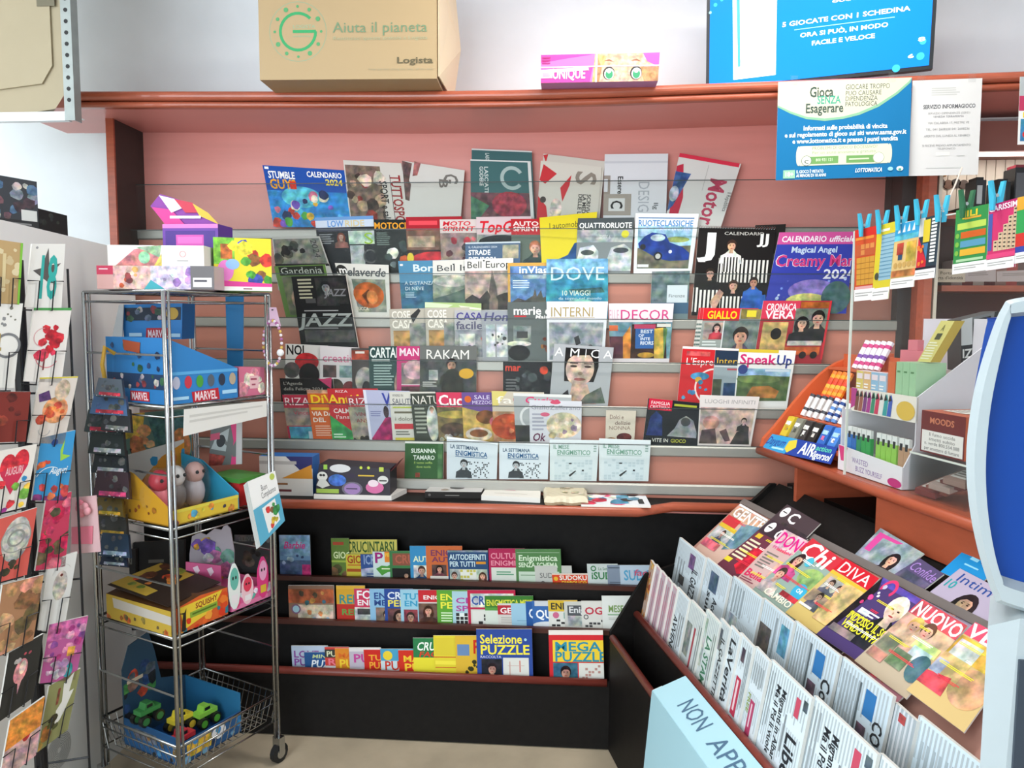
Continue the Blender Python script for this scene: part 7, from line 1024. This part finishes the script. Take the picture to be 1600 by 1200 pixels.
for k, (i, h, c1, c2) in enumerate(((.228, .15, '6ab8a8', 'e8ece8'), (.28, .10, 'e0405a', 'f0c8d0'), (.345, .14, 'e4a0c4', 'd83a7c'))):
    p = T(i, .010, L3+.004); shp = [p+TA*(.024*math.cos(x_)*(1 if math.sin(x_) < .6 else .8))+UPV*(h/2+h/2*math.sin(x_)) for x_ in [2*math.pi*m_/14 for m_ in range(14)]]
    o = MB().prism(shp, TB*.003, c2).build('animal_cutout', CARD, pk_); a = MB(); paint(a, [p+TA*-.02+UPV*h, p+TA*.02+UPV*h, p+TA*.02, p-TA*.02], [('e', .5, .34, .42, .24, c1), ('e', .36, .32, .08, .04, '2a2a2a'), ('e', .64, .32, .08, .04, '2a2a2a'), ('r', .2, .68, .8, .86, 'd8b43a' if k == 2 else 'efe8ea')], -TB); a.build('cutout_print', CARD, o, fix=False)
q = [T(.10, .27, L3+.15), T(.10, .04, L3+.155), T(.10, .04, L3+.07), T(.10, .27, L3+.06)]
q = [PY(290, 878, 2.32), PY(345, 884, 2.34), PY(346, 920, 2.34), PY(291, 916, 2.32)]
MB().prism(q, (0, .004, 0), 'd0588a').build('inner_card', CARD, pk_)
a = MB(); paint(a, q, [('r', 0, .7, 1, 1, 'd8a8b8')]+[('p', [(.2+.4*k, .2), (.34+.4*k, .1), (.4+.4*k, .3), (.3+.4*k, .5)], 'ecd0dc') for k in range(2)], V((0, -1, 0)), .0006); a.build('inner_print', CARD, pk_, fix=False)
hq = [PY(x, y, 2.42) for x, y in ((296, 866), (300, 838), (312, 832), (322, 836), (335, 826), (346, 828), (352, 818), (360, 826), (366, 860), (366, 905), (296, 905))]
MB().prism(hq, (0, .004, 0), 'b8b0b8').build('header_card', CARD, pk_)
a = MB(); paint(a, [PY(296, 822, 2.418), PY(366, 822, 2.418), PY(366, 905, 2.418), PY(296, 905, 2.418)], [('S', .12, .3, .9, .95, 14, .12, ['~c87aa8', '~d8a03a', '~6a9a8a', '~7a5ab0', '~e4e0e4', '~44384a'], 6)], V((0, -1, 0)), .0006); a.build('header_print', CARD, pk_, fix=False)
for k, (xa_, xb_, ya_, yb2, l) in enumerate(((158, 212, 862, 985, 'black dinosaur book standing at the back of the lower shelf'), (208, 288, 848, 975, 'black book with grey marks beside the dinosaur book'))):
    boxq('dark_book', l, 'book', [PY(xa_, ya_, 2.52+.02*k), PY(xb_, ya_-4, 2.52+.02*k), PY(xb_, yb2, 2.52+.02*k), PY(xa_, yb2, 2.52+.02*k)], .012, '1c1b1b', '2c2a28', [('b', 'DINOSAURI', .12, .1, .9, .18, '77746c') if k == 0 else ('L', .3, .2, .7, .28, 1, '6a6862'), ('S', .1, .3, .9, .8, 5, .08, ['~33312e', '~4a4844'], 3)])
# basket: monster truck box
Zb = zf+.006
tb = thing('truck_display', 'blue open card display for toy monster trucks in the trolley basket', 'display box', tuple(T(.14, .15, Zb)))
MB().obox(T(.035, .04, Zb), TA*.23, TB*.004, UPV*.07, '28598c').build('front_wall', CARD, tb); MB().obox(T(.035, .04, Zb), TA*.004, TB*.26, UPV*.085, '285f94').build('side_wall', CARD, tb); MB().obox(T(.262, .04, Zb), TA*.004, TB*.26, UPV*.13, '2b6f9a').build('side_wall', CARD, tb); MB().obox(T(.035, .04, Zb), TA*.23, TB*.26, UPV*.004, '1c4a80').build('tray_floor', CARD, tb)
hq = [T(.035, .30, Zb+.24), T(.06, .30, Zb+.31), T(.13, .30, Zb+.33), T(.15, .30, Zb+.26), T(.17, .30, Zb+.16), T(.265, .30, Zb+.13), T(.265, .30, Zb), T(.035, .30, Zb)]
MB().prism(hq, TB*.004, '2f4f68').build('header_card', CARD, tb)
a = MB(); paint(a, [T(.037, .2995, Zb+.24), T(.15, .2995, Zb+.25), T(.15, .2995, Zb+.05), T(.037, .2995, Zb+.05)], [('S', .0, .05, .95, .95, 18, .1, ['~b84a34', '~55606c', '~4a8a4a', '~2f4a78', '~8a6a60', '~26282c'], 7), ('L', .1, .2, .6, .32, 1, 'd8c8b0')], -TB); a.build('header_print', CARD, tb, fix=False)
q = [T(.036, .0395, Zb+.07), T(.264, .0395, Zb+.07), T(.264, .0395, Zb), T(.036, .0395, Zb)]; a = MB(); paint(a, q, [('r', .1, .2, .5, .8, '~d8b43a'), ('e', .62, .4, .12, .3, 'e4e6ea'), ('S', .0, .1, 1, .9, 8, .2, ['~3a8ac0', '~7ab0c8', '~1c3a60'], 4)], -TB); a.build('front_print', CARD, tb, fix=False)
q = [T(.0345, .30, Zb+.085), T(.0345, .042, Zb+.085), T(.0345, .042, Zb), T(.0345, .30, Zb)]; a = MB(); paint(a, q, [('r', .2, .2, .6, .55, '~6a7484'), ('S', .3, .3, .95, .95, 7, .14, ['~8a6a3a', '~26282c', '~4a90b8'], 4)], -TA); a.build('side_print', CARD, tb, fix=False)
for k, (i, j, z, c, wc, l) in enumerate(((.09, .10, .03, 'c83a44', 'd85a3a', 'red toy monster truck in the basket box'), (.13, .16, .055, 'd8c43a', 'd8b83a', 'yellow toy monster truck in the basket box'), (.20, .13, .05, '8ac84a', '5aa83a', 'lime green toy monster truck in the basket box'), (.06, .22, .10, '3f8a4a', '3a7a44', 'dark green toy monster truck at the back of the basket box'))):
    o = thing('toy_truck', l, 'toy truck', tuple(T(i, j, Zb+z-.02)), 'toy monster trucks'); c_ = T(i, j, Zb+z)
    MB().obox(c_-TA*.035-TB*.018+UPV*.018, TA*.07, TB*.036, UPV*.014, c).build('body', PLAST, o); MB().prism([c_-TA*.02-TB*.015+UPV*.032, c_+TA*.016-TB*.015+UPV*.032, c_+TA*.008-TB*.015+UPV*.05, c_-TA*.014-TB*.015+UPV*.05], TB*.03, c).build('cab', PLAST, o); MB().obox(c_-TA*.012-TB*.0155+UPV*.035, TA*.02, TB*.031, UPV*.01, '1a1c20').build('window', PLAST, o)
    for sa in (-1, 1):
        for sb in (-1, 1):
            w_ = c_+TA*.024*sa+TB*.02*sb; wo = MB().tube([w_-TB*.008, w_+TB*.008], .018, 12, '22221f').build('wheel', PLAST, o); MB().tube([w_-TB*.0088, w_+TB*.0088], .012, 10, wc).build('rim', PLAST, wo)
# strip of hanging toy packs on the left of the trolley
hk = T(.0, LB*.62, 1.39)
tag(MB().tube([hk, hk-TA*.03+UPV*.02, hk-TA*.04-UPV*.03, hk-TA*.03-UPV*.10], .006, 8, 'd0a43a').build('yellow_hook', PLAST, None), 'yellow plastic hook on the trolley rail', 'hook')
HP = [(150, 590, 190, 622, '55606c', 'top grey-blue'), (143, 615, 196, 650, '4a6a94', 'red-topped blue'), (134, 640, 186, 678, '2f3c3e', 'dark green'), (160, 636, 202, 676, '2a2c30', 'black'), (140, 668, 192, 712, '232e2e', 'dark teal'), (146, 700, 196, 742, '20282e', 'charcoal'), (148, 735, 200, 780, '3a2830', 'pink-banded black'), (150, 775, 190, 808, '6a5a2a', 'yellow-labelled'), (152, 800, 196, 840, '3a3c3a', 'olive'), (156, 832, 200, 872, '23384e', 'navy'), (158, 860, 196, 886, '1c2a40', 'dark navy lowest')]
for k, (xa_, ya_, xb_, yb2, c, l) in enumerate(HP):
    Yh = 2.10+.012*(k % 3); q = [PY(xa_+4, ya_, Yh), PY(xb_, ya_+3, Yh), PY(xb_+3, yb2, Yh-.02), PY(xa_-3, yb2-4, Yh-.02)]
    tc_ = ['~c83a4c', '~c83a4c', '~c03048', '~8a8a88', '~b8bcc0', '~b0b4b8', '~d04a7a', '~d8b43a', '~c8a43a', '~9ab0c8', '~a8b4c0'][k]
    o = sheet('hanging_toy_pack', l+' toy pack in the hanging strip beside the trolley', 'toy pack', q, [('S', .1, .1, .9, .7, 6, .14, ['~'+c, '~4a4e52', '~6a6c6a'], k), ('r', .15, .76, .9, .93, tc_), ('S', .05, .9, .95, .98, 5, .03, ['d8d8d8'], k+3)], .012, c, c, 'hanging toy packs', PLAST, part='printed_front')
# ------------------------------------------------------------------ white machine on the left
FX = -1.533
fm = thing('white_machine', 'tall pale grey machine with ring pattern and rounded top on the left', 'machine', (FX-.3, 1.9, 0))
def zt_at(Y): return 1.713
prf = []
rr = .06
body = [(2.62, 0), (2.62, 1.64)]+[(2.62-rr*2+rr*2*math.cos(a_), 1.64+.085*math.sin(a_)) for a_ in [i*math.pi/12 for i in range(1, 6)]]+[(2.48, 1.732), (2.0, 1.756), (.85, 1.757), (.85, 0)]
MB().prism([(FX, y, z) for y, z in body], (-.6, 0, 0)).build('cabinet_body', FRIDGE, fm)
a = MB()
def rings(Yc, zc_, n0, n1, rad, c, a0=0, a1=360):
    return
qf = [V((FX+.0005, .85, 1.7)), V((FX+.0005, 2.5, 1.7)), V((FX+.0005, 2.5, 0)), V((FX+.0005, .85, 0))]
def fuv(px, py): p = PP(px, py, (FX, 0, 0), V((1, 0, 0))); return ((p.y-.85)/1.65, (1.7-p.z)/1.7)
c1 = fuv(82, 408); c2 = fuv(92, 1172)
art = [('o', c1[0]-.006, c1[1], .0026*k, .0010, '9a9a95', -105+k*4, 95) for k in range(2, 13)]
paint(a, qf, art, V((1, 0, 0)), .0006); a.build('ring_print', CARD, fm, fix=False)
a = MB(); paint(a, qf, [('o', c2[0], c2[1], .0026*k, .0010, 'a0a09b') for k in range(2, 13)], V((1, 0, 0)), .0006); a.build('ring_print', CARD, fm, fix=False)
for k, (xa_, ya_, xb_, yb2, Y, base, l, art) in enumerate(((-30, 266, 60, 352, 2.14, '2f3238', 'dark game box with crowd picture on top of the machine', [('S', .3, .1, .95, .8, 16, .1, ['~4a6a84', '~77808a', '~a8a49c', '~3a2c34', '~6a4a50'], 4), ('r', .75, .62, .98, .84, 'c8c8c4'), ('r', .3, .84, 1, 1, '1c1c1e'), ('L', .5, .88, .95, .96, 1, '777')]), (62, 322, 105, 358, 2.32, '1b1c1c', 'small black box beside the crowd-picture box', [('S', .1, .2, .9, .8, 6, .14, ['~2c302e', '~3a403c'], 3)]))):
    zb2 = 1.758
    xl_, xr_ = PY(xa_, 340, Y).x, PY(xb_, 340, Y+.1).x; ztop = PY(xb_, ya_+8, Y).z
    boxq('game_box', l, 'box', [V((xl_, Y-.05, ztop+.01)), V((xr_, Y+.1, ztop)), V((xr_, Y+.1, zb2)), V((xl_, Y-.05, zb2+.004))], .07, base, '17181a', art)
# ------------------------------------------------------------------ greeting card spinner
GA = math.radians(25); GD = V((math.sin(GA), math.cos(GA), 0)); GN = V((math.cos(GA), -math.sin(GA), 0)); G0 = PY(120, 700, 1.9)
sp = thing('card_spinner', 'black wire greeting card stand at the left edge', 'card stand', tuple(V((G0.x-.25, G0.y-.2, 0))))
def gq(c, off=0): return vq(*c, G0+GN*off, GN)
GC = [((50, 381, 102, 381, 96, 482, 40, 480), 'e4e2dc', 'white birthday card with turquoise number eighteen', [('p', [(.3, .5), (.1, .42), (.34, .38), (.5, .06), (.56, .34), (.9, .3), (.66, .46), (.8, .62), (.56, .6)], '55504e'), ('b', '18', .22, .2, .82, .84, '2fa8a0'), ('c', .16, .06, .02, '999')]),
 ((53, 481, 112, 481, 96, 598, 38, 596), 'e6e0da', 'white card with red flower tassel and green top edge', [('r', 0, 0, 1, .035, '4a9a50'), ('S', .3, .25, .72, .65, 12, .07, ['~c8303c', '~d8405a', '~b82030'], 4), ('o', .35, .4, .12, .01, 'd8a0a4', 90, 270), ('o', .5, .66, .14, .01, 'd8707a', 20, 170), ('r', .42, .6, .46, .84, '~7a3a3c')]),
 ((62, 590, 122, 588, 100, 694, 44, 692), 'd9cfc6', 'cream card with orange flowers and purple butterfly', [('r', 0, 0, 1, .02, 'd8c83a'), ('e', .56, .5, .34, .2, '~e09a6a'), ('S', .2, .42, .9, .66, 9, .06, ['~d8603a', '~e08a4a', '~c8503c'], 3), ('p', [(.05, .26), (.3, .2), (.4, .34), (.1, .38)], '~5a3a6a'), ('e', .65, .2, .2, .16, '~c8b49a'), ('o', .36, .8, .08, .01, 'aaa', 0, 180)]),
 ((64, 684, 118, 672, 104, 782, 50, 782), '3a94cc', 'blue birthday card with orange birds and lime shape', [('p', [(.62, .25), (.72, .1), (.7, .32), (.95, .36), (.66, .42)], '9acc4a'), ('c', .42, .12, .05, '2a4a8a'), ('i', 'Auguri', .4, .5, .9, .6, 'e4eef2'), ('S', .0, .36, .4, .5, 5, .05, ['~d86a3a', '~c84a3a'], 3), ('S', .02, .78, .95, .98, 8, .07, ['~c84a4a', '~8a3a7a', '~d8704a'], 4), ('o', .4, .7, .2, .012, 'dfeef4', 200, 300)]),
 ((72, 780, 112, 768, 102, 885, 55, 892), 'c03a58', 'card covered with deep pink roses', [('S', 0, 0, 1, 1, 22, .09, ['~d02a58', '~b82048', '~6a5a40', '~c83a60', '~d86a80', '~4a4a34'], 5)]),
 ((76, 876, 121, 862, 100, 985, 60, 985), 'd9d8d4', 'plain white card with grey pencil drawing', [('e', .55, .4, .26, .2, '~bdb4aa'), ('c', .55, .26, .02, '6a2a24'), ('o', .55, .24, .12, .006, 'c4c0bc', 180, 330), ('r', .1, .03, .28, .05, '999')]),
 ((77, 976, 138, 962, 118, 1062, 62, 1068), 'b85a94', 'pink and purple town picture card', [('r', 0, 0, 1, .3, '~c86aa0'), ('S', .05, .1, .95, .6, 16, .06, ['~a83a7a', '~d88ab0', '~8a4a94', '~e0a0bc'], 4), ('r', .6, .45, .8, .6, '~d8a04a'), ('e', .7, .82, .14, .12, '~3a9aa0'), ('S', .1, .65, .6, .95, 8, .07, ['~d8c8d0', '~b890b0'], 5)]),
 ((77, 1072, 126, 1044, 106, 1140, 58, 1176), '8a8a5a', 'olive card with white cut-out animals', [('p', [(.5, .1), (.8, .0), (.74, .3), (.9, .3), (.7, .6), (.6, .7), (.45, .75), (.4, .5), (.55, .4)], 'dcdad2'), ('S', .0, .6, .6, .98, 8, .08, ['~c89a4a', '~3a3424', '~a86a34', '~5a5a30'], 3), ('r', .34, .14, .42, .4, '~8a4a3a')])]
for c, b, l, art in GC: sheet('greeting_card', l, 'card', gq(c), art, .006, b, 'e8e6e0', 'greeting cards in the right column', CARD, part='printed_front')
GC2 = [((-12, 373, 36, 380, 30, 476, -14, 474), 'b89a6a', 'kraft brown birthday card with green envelope', [('S', .1, .1, .9, .8, 12, .05, ['d8c8a0', 'c8b48a'], 4), ('K', .3, .2, .55, 0.9, 1, 'd4c294'), ('r', .92, 0, 1, 1, '7ab83a')]),
 ((-20, 474, 36, 474, 22, 606, -28, 606), 'e2e0da', 'white card with stars and golden number forty', [('S', .3, .05, .95, .4, 9, .02, ['8a8a8a', '77776a'], 3), ('o', .66, .5, .12, .03, '77787a'), ('t', '4', .2, .36, .5, .66, 'a08a4a')]),
 ((-20, 612, 48, 612, 40, 690, -24, 692), '7a2c24', 'dark red card in the shadow of the left column', [('S', .1, .1, .9, .9, 6, .1, ['~8a3a2c', '~5a201c'], 3)]),
 ((-6, 706, 58, 694, 40, 792, -18, 806), 'e4ddd4', 'white card with red heart and coloured splashes', [('e', .34, .28, .2, .2, '~d0303c'), ('e', .66, .24, .2, .2, '~d0303c'), ('p', [(.14, .34), (.86, .3), (.5, .74)], 'c83050'), ('b', 'AUGURI', .3, .3, .74, .42, 'e8b4b8'), ('S', .0, .5, 1, 1, 9, .08, ['~d83a44', '~e8c84a', '~3a8ac8', '~7ab04a', '~a03a94'], 4)]),
 ((-4, 812, 58, 793, 42, 898, -20, 915), 'cf5a50', 'coral card with silver swirl and leaves', [('e', .56, .4, .36, .34, '~b9b8b0'), ('o', .56, .38, .1, .03, '8a8a84'), ('o', .56, .38, .2, .02, '9a9a92'), ('S', .2, .75, .8, .95, 6, .06, ['~4a4430'], 3)]),
 ((4, 914, 68, 898, 52, 1000, -12, 1030), 'a87a58', 'brown and peach card with faded roses', [('S', .0, .0, 1, 1, 16, .12, ['~b88a60', '~8a6040', '~d8907a', '~6a5a3c', '~c8a078'], 4)]),
 ((14, 1020, 68, 990, 52, 1090, -4, 1130), '2c2a26', 'black card with pink and white flower', [('e', .45, .4, .2, .18, '~d88a90'), ('e', .5, .36, .1, .1, '~e8c4b8'), ('p', [(.4, .5), (.55, .48), (.45, .75)], '~d0909a'), ('S', .1, .1, .8, .3, 4, .04, ['~b8b4a8', '~a84a54'], 3)]),
 ((16, 1126, 70, 1088, 56, 1180, -2, 1225), 'd0904a', 'orange card with small red heart', [('r', 0, .5, 1, 1, '~c8a0a0'), ('e', .6, .46, .12, .12, '~a8302c'), ('r', 0, 0, 1, .5, '~d88a3a')])]
for c, b, l, art in GC2: sheet('greeting_card', l, 'card', gq(c, .02), art, .006, b, 'e8e6e0', 'greeting cards in the left column', CARD, part='printed_front')
for cset, off in ((GC, 0), (GC2, .02)):
    for k, (c, b, l, art) in enumerate(cset):
        q = gq(c, off+.006); w_ = MB(); lo = q[3].lerp(q[0], -.04), q[2].lerp(q[1], -.04); up_ = q[3].lerp(q[0], .42), q[2].lerp(q[1], .42)
        a1_, b1_ = lo[0].lerp(lo[1], .32), up_[0].lerp(up_[1], .32); a2_, b2_ = lo[0].lerp(lo[1], .74), up_[0].lerp(up_[1], .74)
        w_.tube([up_[0].lerp(up_[1], -.02), b1_, a1_, a1_-GN*.02], .0016, 5); w_.tube([up_[0].lerp(up_[1], 1.02), b2_, a2_, a2_-GN*.02], .0016, 5); w_.tube([lo[0]-GN*.014, lo[1]-GN*.014], .002, 5)
        w_.build('card_pocket', WIRE, sp)
for px_ in (40, 118, -40):
    p = PP(px_, 700, G0-GN*.012, GN); MB().tube([V((p.x, p.y, .25)), V((p.x, p.y, 1.62))], .003, 6).build('upright_wire', WIRE, sp)
pc = PP(40, 700, G0-GN*.09, GN); MB().tube([V((pc.x, pc.y, .02)), V((pc.x, pc.y, 1.64))], .016, 10).build('pole', WIRE, sp)
MB().tube([V((pc.x, pc.y, .0)), V((pc.x, pc.y, .02))], .12, 20).build('base', WIRE, sp)
for z_ in (.3, .8, 1.3):
    for px_ in (40, 118, -40):
        p = PP(px_, 700, G0-GN*.012, GN); MB().tube([V((pc.x, pc.y, z_)), V((p.x, p.y, z_))], .003, 5).build('spoke', WIRE, sp)
rp = thing('rose_packet', 'clear packet with pink fabric rose and pink card beside the rose card', 'packet', tuple(PY(126, 862, 1.95)))
q = [PY(112, 778, 1.95), PY(150, 774, 1.95), PY(157, 862, 1.95), PY(110, 866, 1.95)]
MB().prism(q, (0, .003, 0), 'd8b0b4').build('clear_sleeve', CARD, rp)
rs = MB()
for k in range(9): rs.ball(PY(128+9*math.cos(k*2.4)*(k/9), 795+11*math.sin(k*2.4)*(k/9), 1.94), .012, ('d8808c', 'cf6f80', 'e09aa4')[k % 3], 8, 6, (1, .6, 1))
rs.build('fabric_rose', PLAST, rp, smooth=True)
MB().prism([PY(112, 824, 1.947), PY(145, 822, 1.947), PY(144, 850, 1.947), PY(112, 850, 1.947)], (0, .001, 0), 'e0788c').build('pink_card', CARD, rp)
# ------------------------------------------------------------------ beige bin on a metal shelf, top left
YM = 2.5; KS = YM/1.95
ms = thing('metal_shelving', 'white metal shelf with perforated grey post at top left', 'shelving', tuple(PY(60, 190, YM)))
zs = PY(100, 188, YM).z; zs2 = PY(100, 174, YM).z; xp0, xp1 = PY(99, 90, YM).x, PY(115, 90, YM).x
MB().box(-2.5, xp0+.004, YM, YM+.025, zs, zs2).build('front_edge', WMETAL, ms); MB().box(-2.5, xp0, YM+.002, YM+.1, zs2-.004, zs2-.001).build('shelf_plate', WMETAL, ms)
po_ = MB().prism([(xp0, YM-.006, zs-.002), (xp1, YM-.006, zs-.002), (xp1, YM+.03, zs-.002), (xp1-.003, YM+.03, zs-.002), (xp1-.003, YM-.003, zs-.002), (xp0, YM-.003, zs-.002)], (0, 0, .95)).build('perforated_post', mat('galvanised_steel', '8f9694', .45, metal=.4, noise=.08, nscale=20), ms)
for k in range(14):
    z_ = zs+(.05+k*.028)*KS; MB().tube([((xp0+xp1)/2, YM-.0068, z_), ((xp0+xp1)/2, YM-.005, z_)], .0055*KS, 8).build('hole', RUB, po_)
bn_ = thing('storage_bin', 'beige plastic storage bin on the metal shelf', 'bin', tuple(PY(40, 172, YM+.05)))
bxr = PY(98, 90, YM+.02).x; z1 = zs2+.001
prof = [(-.45, .03), (-.25, .008), (-.12, .0), (-.03, .012), (-.006, .045), (0, .09), (0, .62), (-.45, .62)]
MB().prism([(bxr+x*KS, YM+.028, z1+z*KS) for x, z in prof], (-.09, .1, 0)).build('shell', BEIGE, bn_)
MB().prism([(bxr+x*KS, YM+.02, z1+z*KS) for x, z in ((-.45, .12), (-.2, .06), (-.06, .075), (-.03, .12), (-.03, .6), (-.45, .6))], (0, .01, 0)).build('raised_panel', BEIGE, bn_)
MB().box(PY(58, 5, YM+.02).x, PY(86, 5, YM+.02).x, YM+.017, YM+.0195, PY(70, 10, YM+.02).z, PY(70, -25, YM+.02).z, '6a6450').build('sticker', CARD, bn_)
# ------------------------------------------------------------------ boxes on the ledge
zl = LZ+.001
sk = thing('skeleton_toy_display', 'black toy display box with ghost shapes on white tray on the ledge', 'display box', tuple(V((PY(556, 780, 2.68).x, 2.72, zl))))
xa_, xb_ = PY(491, 780, 2.665).x, PY(612, 780, 2.665).x
MB().prism([(xa_, 2.66, zl), (xb_, 2.66, zl), (xb_+.03, 2.78, zl), (xa_+.01, 2.78, zl)], (0, 0, .017), 'e2ded8').build('white_tray', CARD, sk)
hh = .125
MB().prism([(xa_+.004, 2.665, zl+.017), (xb_-.006, 2.665, zl+.017), (xb_-.006, 2.665, zl+hh-.012), (xa_+.02, 2.665, zl+hh)], (.0, .11, 0), '2a2430').build('box_body', CARD, sk)
q = [V((xa_+.004, 2.6645, zl+hh)), V((xb_-.006, 2.6645, zl+hh)), V((xb_-.006, 2.6645, zl+.017)), V((xa_+.004, 2.6645, zl+.017))]
a = MB(); paint(a, q, [('e', .1, .4, .07, .16, 'dcdcd4'), ('e', .08, .36, .02, .04, '222'), ('e', .12, .36, .02, .04, '222'), ('p', [(.06, .5), (.14, .5), (.2, .7), (.1, .8), (.02, .7)], 'cfcfc8'), ('e', .3, .52, .12, .2, '~3a6ac0'), ('e', .34, .12, .14, .14, 'd8d8d8'), ('e', .48, .36, .07, .08, '2a1f38'), ('e', .5, .8, .14, .24, '6a6474'), ('e', .5, .8, .11, .19, '9a7ab0'), ('L', .42, .76, .58, .84, 1, '3a2a4a'), ('e', .8, .74, .12, .2, 'd06a9c'), ('e', .78, .6, .07, .12, 'e8d4dc'), ('e', .91, .48, .07, .14, 'd4d4d0'), ('r', .86, .48, .96, .53, '3a3a3a'), ('r', .02, .82, .32, .96, '9ab84a'), ('r', .12, .0, .17, .16, '9ac84a'), ('r', .86, .05, .92, .2, 'b8c84a'), ('c', .62, .08, .05, 'c8d84a'), ('c', .72, .08, .05, 'c8d84a'), ('L', .58, .3, .8, .4, 1, 'd8b43a')], V((0, -1, 0)), .0006); a.build('printed_front', CARD, sk, fix=False)
fl_ = [V((xb_-.004, 2.668, zl+hh-.02)), V((xb_+.022, 2.69, zl+hh+.012)), V((xb_+.022, 2.76, zl+hh+.012)), V((xb_-.004, 2.77, zl+hh-.02))]
MB().prism(fl_, (0, 0, -.002), '6a2c34').build('side_flap', CARD, sk)
boxq('sticker_carton', 'white blue and orange carton behind the ghost display on the ledge', 'carton', [V((PY(405, 715, 2.70).x, 2.70, zl+.145)), V((PY(488, 715, 2.70).x, 2.70, zl+.145)), V((PY(488, 715, 2.70).x, 2.70, zl)), V((PY(405, 715, 2.70).x, 2.70, zl))], .08, 'dedad4', '2f74c0', [('p', [(.5, 0), (1, 0), (1, .3), (.76, .34)], '2a2c6a'), ('p', [(.42, .56), (.98, .2), (1, .56)], 'd8922c'), ('r', .0, .12, .7, .2, 'b9b4b0'), ('L', .28, .66, .6, .76, 1, '8a5a30'), ('r', .36, .84, .6, .9, '6a2a30')])
for o in TMP:
    if '_o' in o: del o['_o']
for o in SC.objects:
    if 'label' in o and o['label'] is None: del o['label']
